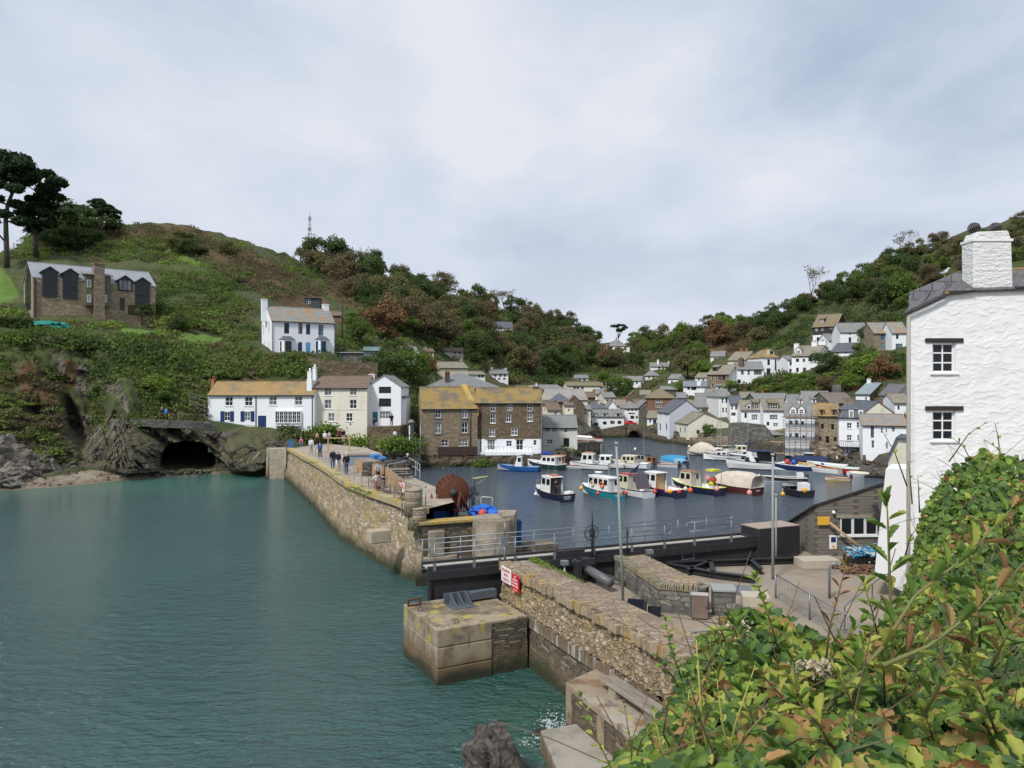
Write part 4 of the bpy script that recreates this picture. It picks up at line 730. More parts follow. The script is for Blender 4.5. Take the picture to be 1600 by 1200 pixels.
# ---- gear on the pier: winch drum, davit, hoardings, benches, signs, pots, bins
dr=V3(*gz(707, 806, 3.0));t=thing('cable_drum', 'huge rusty cable drum standing on the pier end', 'cable drum', dr, R(-15));z_=H-(768-600)/F*dr.y-dr.z
def disc(m, x, r, th, z):m.M=Matrix.Translation((x, 0, z))@Matrix.Rotation(R(90), 4, 'Y');m.lathe([(r, 0), (r, th)], 28);m.M=None
def discs(parent):
 m=MB();m.M=Matrix.Rotation(R(-62), 4, 'Z')
 base=m.M
 for x in(-.42, .42):
  m.M=base@Matrix.Translation((x, 0, z_))@Matrix.Rotation(R(90), 4, 'Y');m.lathe([(1.03, 0), (1.05, .03), (1.03, .06)], 32)
  for i in range(20):m.box(1.02*math.cos(i*.314)-.04, 1.02*math.sin(i*.314)-.04, -.02, 1.02*math.cos(i*.314)+.04, 1.02*math.sin(i*.314)+.04, .08)
 m.build('flange', RUST, parent);m=MB();m.M=base@Matrix.Translation((-.42, 0, z_))@Matrix.Rotation(R(90), 4, 'Y');m.lathe([(.72, 0), (.76, .4), (.72, .84)], 24);m.build('cable', mat('rust_dark', (.09, .035, .02), .9, mix=[('n', 5.0, (.2, .07, .03), .5, .7, .8)]), parent)
 m=MB();m.M=base@Matrix.Translation((.5, 0, z_))@Matrix.Rotation(R(90), 4, 'Y');m.lathe([(.25, 0), (.22, .12)], 12);m.build('hub', DGR, parent)
discs(t)
m=MB()
for x in(-.8, .7):m.tube([(x-.2, -.7, 0), (x, -.5, z_)], .09, 6);m.tube([(x+.3, .6, 0), (x, -.5, z_)], .09, 6)
m.tube([(-1.1, -.75, .35), (1.2, -.75, .5)], .06, 6);m.tube([(-1.0, -.9, .1), (.4, -.6, 1.0)], .04, 6);m.build('stand', RUST, t)
t=thing('davit', 'dark post with yellow tipped jib arms beside the cable drum', 'davit', gz(739, 806, 3.0), R(10));hz_=2.4
m=MB();m.tube([(0, 0, 0), (0, 0, hz_)], .11, 8);m.box(-.16, -.14, hz_-.9, .18, .14, hz_-.5);m.build('post', DGR, t);m=MB();m.tube([(0, 0, hz_), (1.0, 0, hz_+.12)], .05, 6);m.build('jib', mat('jib_paint', (.45, .42, .2), .7), t);m=MB();m.tube([(0, 0, hz_-.55), (.95, 0, hz_+.05)], .035, 6);m.build('strut', STEEL, t);m=MB();m.tube([(.98, 0, hz_+.1), (.98, 0, .3)], .012, 4);m.build('line', DGR, t);m=MB();m.ball((.28, 0, hz_-.95), .13);m.box(-.25, -.1, hz_-1.25, -.12, .1, hz_-1.0);m.build('winch', DGR, t)
for k, px in enumerate((742, 760)):
 t=thing('hoop_stand', ['pale bent steel hoop frame left of its twin above the bastion', 'pale bent steel hoop frame right of its twin above the bastion'][k], 'frame', gz(px, 803, 3.1), R(10+8*k), 'pale steel frames on the pier end');m=MB();m.tube([(-.35, 0, 0), (-.35, 0, 1.05), (-.3, 0, 1.12), (.38, 0, 1.05), (.4, 0, 1.0), (.42, 0, 0)], .035, 6);m.tube([(-.35, 0, .5), (.4, 0, .45)], .03, 6);m.build('hoop', plain('pale_steel', (.5, .5, .46)), t)
BT=mat('blue_tarp', (.02, .13, .55), .5, bump=[('n', 3.0, .8, .1)])
def bin_(label, px, py, z, s, tp=1.15, mt=None, rz=0, name='fish_bin', group='blue fish bins on the pier end', cat='bin'):
 t=thing(name, label, cat, gz(px, py, z), rz, group);m=MB();b, a=s[0]/2, s[1]/2;h=s[2]
 m.add([(-b, -a, 0), (b, -a, 0), (b, a, 0), (-b, a, 0), (-b*tp, -a*tp, h), (b*tp, -a*tp, h), (b*tp, a*tp, h), (-b*tp, a*tp, h), (-b*tp*.9, -a*tp*.9, h), (b*tp*.9, -a*tp*.9, h), (b*tp*.9, a*tp*.9, h), (-b*tp*.9, a*tp*.9, h), (-b*.9, -a*.9, .08), (b*.9, -a*.9, .08), (b*.9, a*.9, .08), (-b*.9, a*.9, .08)],
 [(0, 3, 2, 1)]+[(i, (i+1)%4, (i+1)%4+4, i+4)for i in range(4)]+[(i+4, (i+1)%4+4, (i+1)%4+8, i+8)for i in range(4)]+[(i+8, (i+1)%4+8, (i+1)%4+12, i+12)for i in range(4)]+[(12, 13, 14, 15)]);m.build('tub', mt or BT, t);m=MB();m.box(-b*tp-.03, -a*tp-.03, h-.06, b*tp+.03, -a*tp+.0, h+.0);m.build('rim', mt or BT, t);return t
bin_('bright blue open bin left of its twin behind the pier end wall', 688, 815, 2.7, (.9, .7, .75), rz=.3);bin_('bright blue open bin tipped towards the drum behind the pier end wall', 703, 813, 2.7, (.85, .7, .8), rz=-.3);bin_('blue barrel shaped tub right of the concrete bastion', 804, 850, 1.6, (.7, .7, 1.5), 1.05, mat('blue_plastic', (.02, .12, .3), .5), .2)
t=thing('tarpaulin', 'crumpled bright blue tarpaulin behind the concrete bastion', 'tarpaulin', gz(756, 808, 3.0), 0);me=rock('cover', None, (0, 0, .35), .75, 12, (1.2, .7, .55), BT);me.parent=t
t=thing('fender_buoy', 'red orange buoy lying beside the blue tarpaulin', 'buoy', gz(754, 808, 3.1), 0);m=MB();m.ball((0, -.5, .3), .26);m.lathe([(.06, .5), (.05, .62)], 6, (0, -.5, 0));m.build('ball', mat('buoy_red', (.6, .07, .04), .5), t)
# ring of hoardings and plywood boxes
PLY=mat('plywood', (.45, .3, .16), .8, mix=[('n', (.7, 6, 6), (.35, .22, .11), .4, .7, .8)])
def ply(label, px0, py0, px1, py1, z, h, th=.35):
 a=gz(px0, py0, z);b=gz(px1, py1, z);d=b-a;t=thing('plywood_screen', label, 'screen', a, math.atan2(d.y, d.x), 'plywood screens on the pier');m=MB();m.box(0, 0, 0, d.length, th, h);m.build('board', PLY, t, bevel=.01);m=MB();m.box(-.01, -.01, h, d.length+.01, th+.01, h+.04);m.build('top_rail', GW, t);return t
ply('tan plywood screen beside the walkers in dark jackets', 555, 737, 571, 743, 4.2, 1.05, 1.3);ply('small tan plywood screen between the pots and the bench', 580, 744, 585, 746, 4.2, .9, .8);sg=ply('long tan plywood screen carrying the red and white safety signs', 602, 752, 640, 788, 4.2, 1.05, .12)
rz_=sg.rotation_euler[2];dd=Vector((math.cos(rz_), math.sin(rz_), 0));LL=(gz(640, 788, 4.2)-gz(602, 752, 4.2)).length
nn_=Vector((dd.y, -dd.x, 0))
if nn_.x>0 and False:nn_=-nn_
def psign(label, s, w, h, z, mt, ink, rows):
 p=Vector(sg.location)+dd*s+nn_*.03;p.z=4.2+z;t=thing('safety_sign', label, 'sign', p, rz_, 'safety signs on the plywood screen');m=MB();m.box(0, -.02, 0, w, 0, h);m.build('panel', mt, t)
 for k, (a, b, c, d_)in enumerate(rows):m=MB();m.box(a*w, -.028, b*h, c*w, -.021, d_*h);m.build('symbol', ink, t)
psign('upper red safety sign with white symbols on the plywood screen', LL*.66, 1.1, .42, .6, SRED, SWH, [(.1, .3, .42, .8), (.55, .2, .68, .8), (.76, .2, .88, .8)]);psign('lower red safety sign with white symbols on the plywood screen', LL*.66, 1.1, .42, .12, SRED, SWH, [(.12, .2, .46, .75), (.58, .25, .88, .75)])
psign('white safety sign with a red strip at the end of the plywood screen', LL*.66+1.2, .95, .85, .18, SWH, SRED, [(.08, .08, .9, .25), (.1, .6, .35, .85), (.5, .55, .85, .7)])
def bench(label, px, py, rz, z=4.2, name='wooden_bench', table=False):
 t=thing(name, label, 'picnic table' if table else 'bench', gz(px, py, z), rz, 'wooden benches on the pier')
 if table:
  m=MB();m.box(-.85, -.38, .72, .85, .38, .77);m.build('tabletop', GW, t)
  for y in(-.72, .72):m=MB();m.box(-.85, y-.13, .43, .85, y+.13, .47);m.build('seat', GW, t)
  for x in(-.6, .6):m=MB();m.tube([(x, -.75, 0), (x, -.25, .72)], .045, 4);m.tube([(x, .75, 0), (x, .25, .72)], .045, 4);m.tube([(x, -.75, .4), (x, .75, .4)], .04, 4);m.build('leg_frame', GW, t)
 else:
  m=MB();m.box(-.75, -.25, .42, .75, .25, .47);m.build('seat', WOOD, t);m=MB()
  for k in range(3):m.box(-.75, .22, .55+k*.14, .75, .26, .64+k*.14)
  m.build('backrest', WOOD, t)
  for x in(-.7, .66):m=MB();m.box(x, -.25, 0, x+.05, -.2, .62);m.box(x, .2, 0, x+.05, .25, .95);m.box(x, -.25, .6, x+.05, .25, .64);m.build('leg', WOOD, t)
 return t
bench('wooden bench with arms holding the seated person in black', 600, 770, R(118));bench('wooden bench at the start of the railing below the safety signs', 627, 783, R(118));bench('wooden bench facing the child in pink trousers', 585, 763, R(298));bench('picnic table behind the plywood screen by the harbour railing', 622, 748, R(20), table=True)
railing('harbour_railing', 'pale three rail railing at the harbour edge near the picnic table', [gz(606, 748, 4.2), gz(632, 742, 4.2), gz(640, 736, 4.2), gz(656, 748, 4.2)], 1.1, plain('rail_pale', (.45, .46, .44)), (1.0, .55), .03, posts=6)
railing('harbour_railing', 'grey tubular frame rail leading from the pillars to the drum', [gz(628, 806, 3.5), gz(655, 806, 3.3), gz(690, 800, 3.3), gz(720, 795, 3.3)], .8, STEEL, (1.0, ), .05, posts=4)
for k, (px, pt, pb)in enumerate(((665, 762, 800), (652, 723, 752))):pole(px, pt, pb, 3.9, .03, ['thin grey post with a hook beside the stone pillars', 'thin pale post on the harbour railing corner'][k])
t=thing('traffic_cone', 'small faded red cone behind the stone pillar', 'cone', gz(656, 796, 3.9), 0);m=MB();m.lathe([(.22, 0), (.22, .04), (.13, .05), (.03, .6)], 10);m.build('cone', mat('cone_red', (.55, .15, .1), .6), t)
t=thing('red_trestle', 'red painted folded trestle leaning beside the cable drum', 'trestle', gz(672, 808, 3.0), .3);m=MB();m.tube([(-.25, 0, 0), (.1, 0, 1.5)], .04, 5);m.tube([(.35, 0, 0), (.1, 0, 1.5)], .04, 5);m.tube([(-.1, 0, .6), (.25, 0, .6)], .03, 5);m.build('frame', mat('trestle_red', (.35, .05, .04), .7), t)
# lobster pots: one thing each, stacked
mesh_m=plain('pot_net', (.06, .055, .05), .9);wood_m=plain('pot_frame', (.22, .17, .12), .9)
def pot_proto():
 t=thing('lobster_pot', 'netted lobster pot in the stack behind the plywood screens', 'lobster pot', (0, 0, 0), 0, 'lobster pots stacked on the pier');m=MB()
 for x in(-.35, 0, .35):m.tube([(x, .24*math.cos(i*R(30)), .08+.3*math.sin(i*R(30)))for i in range(7)], .018, 4)
 m.box(-.38, -.26, 0, .38, -.2, .05);m.box(-.38, .2, 0, .38, .26, .05);m.build('frame', wood_m, t);m=MB();m.M=Matrix.Rotation(R(90), 4, 'Y')
 m.lathe([(.27, -.34), (.27, .34)], 12, (-.1, 0, 0));m.build('netting', mesh_m, t);return t
pp=pot_proto();first=True
for i, (px, py)in enumerate([(574+k*8.2+(j%2)*3, 744-j*4.6)for k in range(8)for j in range(2)]):
 for h in range(2 if i%3 else 3):
  o=pp if first else copy_tree(pp);first=False;o.location=gz(px, py, 4.2)+V3(rnd.uniform(-.1, .1), 0, h*.36);o.rotation_euler=(0, 0, rnd.uniform(-.6, .6))
t=thing('glazed_kiosk', 'low blue grey boat shaped crate with glass sides on the pier', 'crate', gz(558, 726, 4.1), R(10));m=MB();m.box(-1.1, -.6, 0, 1.1, .6, .9);m.build('sides', plain('pale_blue_side', (.2, .27, .33), .4), t);m=MB();m.box(-1.2, -.7, .9, 1.2, .7, 1.0);m.build('lid', GW, t)
t=thing('blue_boat_cover', 'crumpled blue cover behind the glazed crate', 'cover', gz(585, 722, 4.0), 0);me=rock('cover', None, (0, 0, .3), .8, 15, (1.5, .8, .45), mat('cover_blue', (.03, .16, .4), .6));me.parent=t
for k, (px, py, s)in enumerate(((611, 728, 1.6), (640, 730, 1.4), (590, 731, 1.2))):
 t=thing('net_pile', ['dark net pile behind the stacked pots near the bending man', 'dark net pile at the harbour edge behind the railing', 'dark net pile left of the pots'][k], 'netting', gz(px, py, 4.1), 0, 'net piles on the pier');m=MB();squiggle(m, (0, 0, 0), s*.8, 40, .06, random.Random(20+k), .7);m.build('netting', DGR, t)
t=thing('timber_arch', 'pale timber frame arch near the walking couples', 'timber frame', gz(533, 706, 3.9), R(8));m=MB();m.box(-1.9, -.06, 1.5, 1.0, .06, 1.62);m.build('beam', PLY, t)
for x in(-1.5, .85):m=MB();m.box(x, -.07, 0, x+.14, .07, 1.5);m.build('leg', PLY, t)
bin_('tall blue litter bin at the far end of the pier', 455, 700, 3.75, (.75, .6, 1.0), 1.0, mat('blue_bin', (.05, .12, .24), .5), .1, 'litter_bin', None, 'litter bin')
# ------------------------------------------------------------------ houses
WIN={'w':FW, 'd':FD, 'b':FB, 'l':FLB, 'g':FGN, 'r':FBR, 't':FTL, 'n':FNV}
def facewall(m, W_, z0, z1, holes, rec, y=0, flip=False, M_=None):
 """wall of width W_ in plane y with real openings; holes (u0, u1, v0, v1)"""
 hs=[(max(.02, a), min(W_-.02, b), max(z0+.01, c), min(z1-.02, d))for a, b, c, d in holes];hs=[h for h in hs if h[1]-h[0]>.08 and h[3]-h[2]>.08]
 us=sorted({0, W_, *[h[0]for h in hs], *[h[1]for h in hs]});vs=sorted({z0, z1, *[h[2]for h in hs], *[h[3]for h in hs]})
 for a, b in zip(us[:-1], us[1:]):
  run=None
  for c, d in zip(vs[:-1], vs[1:]):
   ins=any(h[0]-1e-6<=(a+b)/2<=h[1]+1e-6 and h[2]-1e-6<=(c+d)/2<=h[3]+1e-6 for h in hs)
   if ins:
    if run:m.add([(a, y, run[0]), (b, y, run[0]), (b, y, run[1]), (a, y, run[1])], [(0, 1, 2, 3)]);run=None
   else:run=(run[0], d)if run else(c, d)
  if run:m.add([(a, y, run[0]), (b, y, run[0]), (b, y, run[1]), (a, y, run[1])], [(0, 1, 2, 3)])
 for a, b, c, d in hs:
  r=y+rec
  m.add([(a, y, c), (a, r, c), (a, r, d), (a, y, d)], [(0, 1, 2, 3)]);m.add([(b, r, c), (b, y, c), (b, y, d), (b, r, d)], [(0, 1, 2, 3)])
  m.add([(a, y, c), (b, y, c), (b, r, c), (a, r, c)], [(0, 1, 2, 3)]);m.add([(a, r, d), (b, r, d), (b, y, d), (a, y, d)], [(0, 1, 2, 3)])
 return hs
def window(par, a, b, c, d, y, st, M_=None, nx=None, ny=None, det=True, rec=.12):
 w, h=b-a, d-c;col=WIN[st[0]];th=min(.07, w*.12);yy=y+rec;m=MB();m.M=M_
 m.box(a, yy-.05, c, a+th, yy+.02, d);m.box(b-th, yy-.05, c, b, yy+.02, d);m.box(a+th, yy-.05, c, b-th, yy+.02, c+th);m.box(a+th, yy-.05, d-th, b-th, yy+.02, d)
 if det:
  nx=nx or max(1, round(w/.42));ny=ny or(2 if h<1.5 else 3 if 'x' not in st else 2);t2=th*.4
  for i in range(1, nx):x=a+w*i/nx;m.box(x-t2, yy-.035, c+th, x+t2, yy+.015, d-th)
  for i in range(1, ny):z=c+h*i/ny;m.box(a+th, yy-.03, z-t2, b-th, yy+.012, z+t2)
 if 's' in st[1:]:m.box(a-.08, y-.08, c-.09, b+.08, y-.002, c-.004)
 o=m.build('window', col, par);g=MB();g.M=M_;g.add([(a+th, yy+.0, c+th), (b-th, yy+.0, c+th), (b-th, yy+.0, d-th), (a+th, yy+.0, d-th)], [(0, 1, 2, 3)]);g.build('pane', GL2 if(int(a*7+c*13)%3==0 and 'k' not in st)else GLASS, o);return o
def door(par, a, b, c, d, y, st, M_=None):
 m=MB();m.M=M_;m.box(a, y+.06, c, b, y+.12, d);m.box(a+.1, y+.03, c+.15, b-.1, y+.06, c+(d-c)*.45);m.box(a+.1, y+.03, c+(d-c)*.52, b-.1, y+.06, d-.12);o=m.build('door', WIN[st[0]], par)
 g=MB();g.M=M_;g.ball((b-.12, y+.02, (c+d)/2), .035, 6);g.build('handle', STEEL, o)
def chimney(roof, x, y, zb, zt, w=.75, d=.6, mt=None, pots=2):
 m=MB();m.box(x-w/2, y-d/2, zb, x+w/2, y+d/2, zt-.12);m.box(x-w/2-.06, y-d/2-.06, zt-.12, x+w/2+.06, y+d/2+.06, zt);o=m.build('chimney', mt or MW, roof)
 if pots:
  g=MB()
  for k in range(pots):g.lathe([(.12, 0), (.1, .32), (.12, .36)], 8, (x+(k-(pots-1)/2)*.34, y, zt))
  g.build('chimney_pot', POT, o)
def house(label, xl, xr, base, eave, ridge, D, dep=6.0, ang=0, roof='side', wall=None, rm=None, wins=(), swins=(), ch=(), dorm=(), name='house', cat='house', side='L', rec=.12, gut=True, over=.22, wall2=None, split=None, zb=None, group='houses of the harbour village', det=True, verge=None, gd=None, sidewall=None, pots=2, extra=None, cw=None, fund=-3.0):
 a=R(ang);ca, sa=math.cos(a), math.sin(a);cx=(xl+xr)/2;P0=at(cx, 600, D);X0, Y0=P0.x, D
 def tt(px):k=(px-800)/F;return(k*Y0-X0)/(ca-k*sa)
 tl, tr=tt(xl), tt(xr);W_=tr-tl;O=Vector((X0+ca*tl, Y0+sa*tl, 0))
 zba=H-(base-600)/F*Y0;z_b=zba if zb is None else zb;O.z=z_b
 T=thing(name, label, cat, O, a, group)
 def loc(px, py, off=0):
  k=(px-800)/F;ox, oy=O.x-sa*off, O.y+ca*off;t=(k*oy-ox)/(ca-k*sa);Y=oy+sa*t;return t, H-(py-600)/F*Y-z_b
 _, ze=loc(cx, eave);hd=dep/2;mM=wall or MW;wd=rec
 if roof=='front':u_r, zr=loc(gd if gd else cx, ridge, 0)
 else:_, zr=loc(cx, ridge, hd)
 if roof in('mono', ):_, zr=loc(cx, ridge, dep)
 zr=max(zr, ze+.25)
 holes=[];W2=[]
 for q in wins:
  px, py, w, h=q[:4];st=q[4]if len(q)>4 else 'w'
  u0, v1=loc(px-w/2, py-h/2);u1, v0=loc(px+w/2, py+h/2);holes.append((u0, u1, v0, v1));W2.append((u0, u1, v0, v1, st))
 zsp=None
 if split is not None:_, zsp=loc(cx, split)
 mb_=MB()
 if zsp is None:facewall(mb_, W_, fund, ze, holes, wd)
 else:
  facewall(mb_, W_, zsp, ze, [h for h in holes if h[2]>=zsp-.3], wd)
  m2=MB();facewall(m2, W_, fund, zsp, [h for h in holes if h[2]<zsp-.3], wd);m2.build('lower_wall', wall2, T)
 if roof=='front':
  ug=u_r;mb_.add([(0, 0, ze), (W_, 0, ze), (ug, 0, zr)], [(0, 1, 2)]);mb_.add([(W_, dep, ze), (0, dep, ze), (ug, dep, zr)], [(0, 1, 2)])
 mb_.add([(W_, dep, fund), (0, dep, fund), (0, dep, ze), (W_, dep, ze)], [(0, 1, 2, 3)])
 def sideM(s):return Matrix.Translation((0, dep, 0))@Matrix.Rotation(R(-90), 4, 'Z')if s=='L' else Matrix.Translation((W_, 0, 0))@Matrix.Rotation(R(90), 4, 'Z')
 ms=mb_ if sidewall is None else MB();SW2=[]
 for s in 'LR':
  hs=[]
  if s==side:
   for q in swins:
    f, py, wm, h=q[:4];st=q[4]if len(q)>4 else 'w';x=0 if s=='L' else W_
    Yp=O.y+sa*x+ca*dep*f;zc=H-(py-600)/F*Yp-z_b;hm=h/F*Yp;uc=dep*(1-f)if s=='L' else dep*f
    hs.append((uc-wm/2, uc+wm/2, zc-hm/2, zc+hm/2));SW2.append((uc-wm/2, uc+wm/2, zc-hm/2, zc+hm/2, st, sideM(s)))
  tgt=ms;tgt.M=sideM(s);facewall(tgt, dep, fund, ze, hs, wd);tgt.M=None
  if roof in('side', 'gambrel'):
   x=0 if s=='L' else W_;pts=[(x, 0, ze), (x, dep, ze), (x, hd, zr)];tgt.add(pts, [(0, 2, 1)if s=='L' else(0, 1, 2)])
  if roof=='mono':
   x=0 if s=='L' else W_;tgt.add([(x, 0, ze), (x, dep, ze), (x, dep, zr)], [(0, 2, 1)if s=='L' else(0, 1, 2)])
 if roof=='mono':mb_.add([(W_, dep, ze), (0, dep, ze), (0, dep, zr), (W_, dep, zr)], [(0, 1, 2, 3)])
 mb_.build('wall', mM, T)
 if sidewall is not None:ms.build('side_wall', sidewall, T)
 for(u0, u1, v0, v1, st)in W2:
  u0, u1, v0, v1=max(.02, u0), min(W_-.02, u1), max(fund+.01, v0), min(ze-.02, v1)
  if u1-u0<.1 or v1-v0<.1:continue
  (door if st[-1]=='D' else window)(T, u0, u1, v0, v1, 0, st, *([]if st[-1]=='D' else[None, None, None, det, rec]))
 for(u0, u1, v0, v1, st, M_)in SW2:window(T, u0, u1, v0, min(v1, ze-.02), 0, st, M_, None, None, det, rec)
 rmm=rm or S_GR;rb=MB();th=.1;o_=over;vo=verge if verge is not None else .15
 if roof=='side':
  dz=(zr-ze)/hd*o_;rb.slab([(-vo, -o_, ze-dz), (W_+vo, -o_, ze-dz), (W_+vo, hd, zr), (-vo, hd, zr)], (0, -(zr-ze), hd), th);rb.slab([(W_+vo, dep+o_, ze-dz), (-vo, dep+o_, ze-dz), (-vo, hd, zr), (W_+vo, hd, zr)], (0, (zr-ze), hd), th)
  rb.box(-vo-.01, hd-.12, zr+th*.5, W_+vo+.01, hd+.12, zr+th+.08)
 elif roof=='front':
  for sx, u_e in((0, 0), (1, W_)):
   run=abs(ug-u_e);dz=(zr-ze)/run*o_;xe=-o_ if sx==0 else W_+o_
   P_=[(xe, -vo, ze-dz), (ug, -vo, zr), (ug, dep+vo, zr), (xe, dep+vo, ze-dz)]
   if sx==0:P_=P_[::-1]
   rb.slab(P_ if sx else P_, (-(zr-ze)if sx==0 else(zr-ze), 0, run), th)
  rb.box(ug-.1, -vo-.01, zr+.04, ug+.1, dep+vo+.01, zr+th+.08)
 elif roof in('hip', 'hipL', 'hipR'):
  hi=min(hd, W_*.48);a_=hi if roof in('hip', 'hipL')else-vo;b_=W_-hi if roof in('hip', 'hipR')else W_+vo;dz=(zr-ze)/hd*o_;xl_=-o_ if a_>0 else-vo;xr_=W_+o_ if b_<W_ else W_+vo
  if b_<a_:a_=b_=W_/2
  zz_=ze-dz+.02;A, B, C_, D_=(xl_, -o_, zz_), (xr_, -o_, zz_), (xr_, dep+o_, zz_), (xl_, dep+o_, zz_);E1, E2=(a_, hd, zr+th), (b_, hd, zr+th)
  up=lambda p:(p[0], p[1], p[2]+th)
  rb.add([up(A), up(B), E2, E1], [(0, 1, 2, 3)]);rb.add([up(C_), up(D_), E1, E2], [(0, 1, 2, 3)]);rb.add([up(D_), up(A), E1], [(0, 1, 2)]);rb.add([up(B), up(C_), E2], [(0, 1, 2)])
  rb.add([A, B, C_, D_], [(3, 2, 1, 0)]);
  for p, q in((A, B), (B, C_), (C_, D_), (D_, A)):rb.add([p, q, up(q), up(p)], [(0, 1, 2, 3)])
 elif roof=='mono':
  dz=(zr-ze)/dep*o_;rb.slab([(-vo, -o_, ze-dz), (W_+vo, -o_, ze-dz), (W_+vo, dep+o_, zr+dz), (-vo, dep+o_, zr+dz)], (0, -(zr-ze), dep), th)
 elif roof=='flat':rb.box(-.15, -.15, ze, W_+.15, dep+.15, ze+.18)
 ro=rb.build('roof', rmm, T)
 if roof!='front' and gut:
  g=MB();dz=(zr-ze)/(dep if roof=='mono' else hd)*o_ if roof!='flat' else 0;g.tube([(-vo, -o_-.05, ze-dz+.02), (W_+vo, -o_-.05, ze-dz+.02)], .06, 6);g.build('gutter', GUT, ro)
 for c in ch:
  px, py, wpx=c[:3];f=c[3]if len(c)>3 else .5;cm=c[4]if len(c)>4 else cw or mM;pt=c[5]if len(c)>5 else pots
  u, z=loc(px, py, dep*f);wm=wpx/F*(Y0+dep*f);chimney(ro, u, dep*f, min(ze, z-1.2)if roof!='x' else 0, z, wm, min(wm, .8), cm, pt)
 for d_ in dorm:
  px, py, w, h, st, kind=d_[:6];dm=d_[6]if len(d_)>6 else mM;drm=d_[7]if len(d_)>7 else rmm;off=.6;sl=(zr-ze)/hd
  for _ in range(4):
   u0, v1=loc(px-w/2, py-h/2, off);u1, v0=loc(px+w/2, py+h/2, off);off=max(.05, (v0-.1-ze)/max(sl, .2))
  off=min(off, hd*.8);tw=.16;back=min(hd*1.2, (v1+.15-ze)/sl);d=MB();y0=off;x0, x1=u0-tw, u1+tw
  d.M=Matrix.Translation((x0, y0, 0));facewall(d, x1-x0, v0-.5, v1+.12, [(tw, x1-x0-tw, v0, v1)], .06);d.M=None
  d.add([(x0, back+.6, v0-.5), (x0, y0, v0-.5), (x0, y0, v1+.12), (x0, back+.6, v1+.12)], [(0, 1, 2, 3)]);d.add([(x1, y0, v0-.5), (x1, back+.6, v0-.5), (x1, back+.6, v1+.12), (x1, y0, v1+.12)], [(0, 1, 2, 3)])
  zt_=v1+.12
  if kind=='g':hh=(x1-x0)*.5;d.add([(x0, y0, zt_), (x1, y0, zt_), ((x0+x1)/2, y0, zt_+hh)], [(0, 1, 2)])
  od=d.build('dormer', dm, ro);r2=MB();bk=back+.8
  if kind=='g':
   xm=(x0+x1)/2;r2.slab([(x0-.12, y0-.15, zt_-.12), (x0-.12, bk+.3, zt_-.12), (xm, bk+.9, zt_+hh), (xm, y0-.15, zt_+hh)][::-1], (-hh, 0, xm-x0), .07);r2.slab([(x1+.12, y0-.15, zt_-.12), (x1+.12, bk+.3, zt_-.12), (xm, bk+.9, zt_+hh), (xm, y0-.15, zt_+hh)], (hh, 0, xm-x0), .07)
  else:
   rise=max(.15, min(sl*.35, .5));L2=(zt_-ze)/max(.2, sl-rise);L2=min(max(L2, y0+.8), hd*1.0);r2.slab([(x0-.1, y0-.2, zt_), (x1+.1, y0-.2, zt_), (x1+.1, L2, zt_+(L2-y0)*rise), (x0-.1, L2, zt_+(L2-y0)*rise)], (0, -rise, 1), .08)
  r2.build('dormer_roof', drm, od);window(od, u0, u1, v0, v1, y0, st, None, None, None, det, .06)
 if extra:extra(T, loc, W_, ze, zr, z_b)
 return T
def G_(px, py):return gD(px, py)
# --- the near white house on the right, built from its own outline
NWH=thing('white_cottage', 'tall white painted stone house filling the right edge of the view, two small windows', 'house', (16.43, 32, YARD_Z-1.2), 0)
MWN=mat('white_painted_stone', (.8, .8, .8), .75, mix=[('n', (.7, .7, .25), (.62, .64, .62), .5, .8, .5), ('n', 1.2, (.6, .64, .55), .62, .8, .5)], bump=[('n:uv', (5, 9, 1), .4, .02), ('n:uv', (14, 20, 1), .3, .008)])
z0=YARD_Z-1.2
def nz_(py, D=32):return H-(py-600)/F*D-z0
def nx_(px, D=32):return(px-800)/F*D-16.43
holes=[(nx_(1457), nx_(1492), nz_(582), nz_(536)), (nx_(1457), nx_(1491), nz_(688), nz_(642))]
def crossing(u):return np.interp(u, [nx_(1414), nx_(1440), nx_(1470), nx_(1484), nx_(1530), 14], [nz_(490), nz_(476), nz_(460), nz_(457), nz_(452), nz_(440)])
m=MB();us=sorted({0, 14, holes[0][0], holes[0][1], *[i*.35 for i in range(1, 40)]});hs0=[(holes[0][0], holes[0][1], a, b)for _, _, a, b in holes];ZL=nz_(505)
facewall(m, 14, 0, ZL, hs0, .16)
for a, b in zip(us[:-1], us[1:]):m.add([(a, 0, ZL), (b, 0, ZL), (b, 0, crossing(b)), (a, 0, crossing(a))], [(0, 1, 2, 3)])
m.add([(5.6, 9, 0), (0, 0, 0), (0, 0, crossing(0)), (5.6, 9, crossing(0)+1.0)], [(0, 1, 2, 3)]);m.build('wall', MWN, NWH)
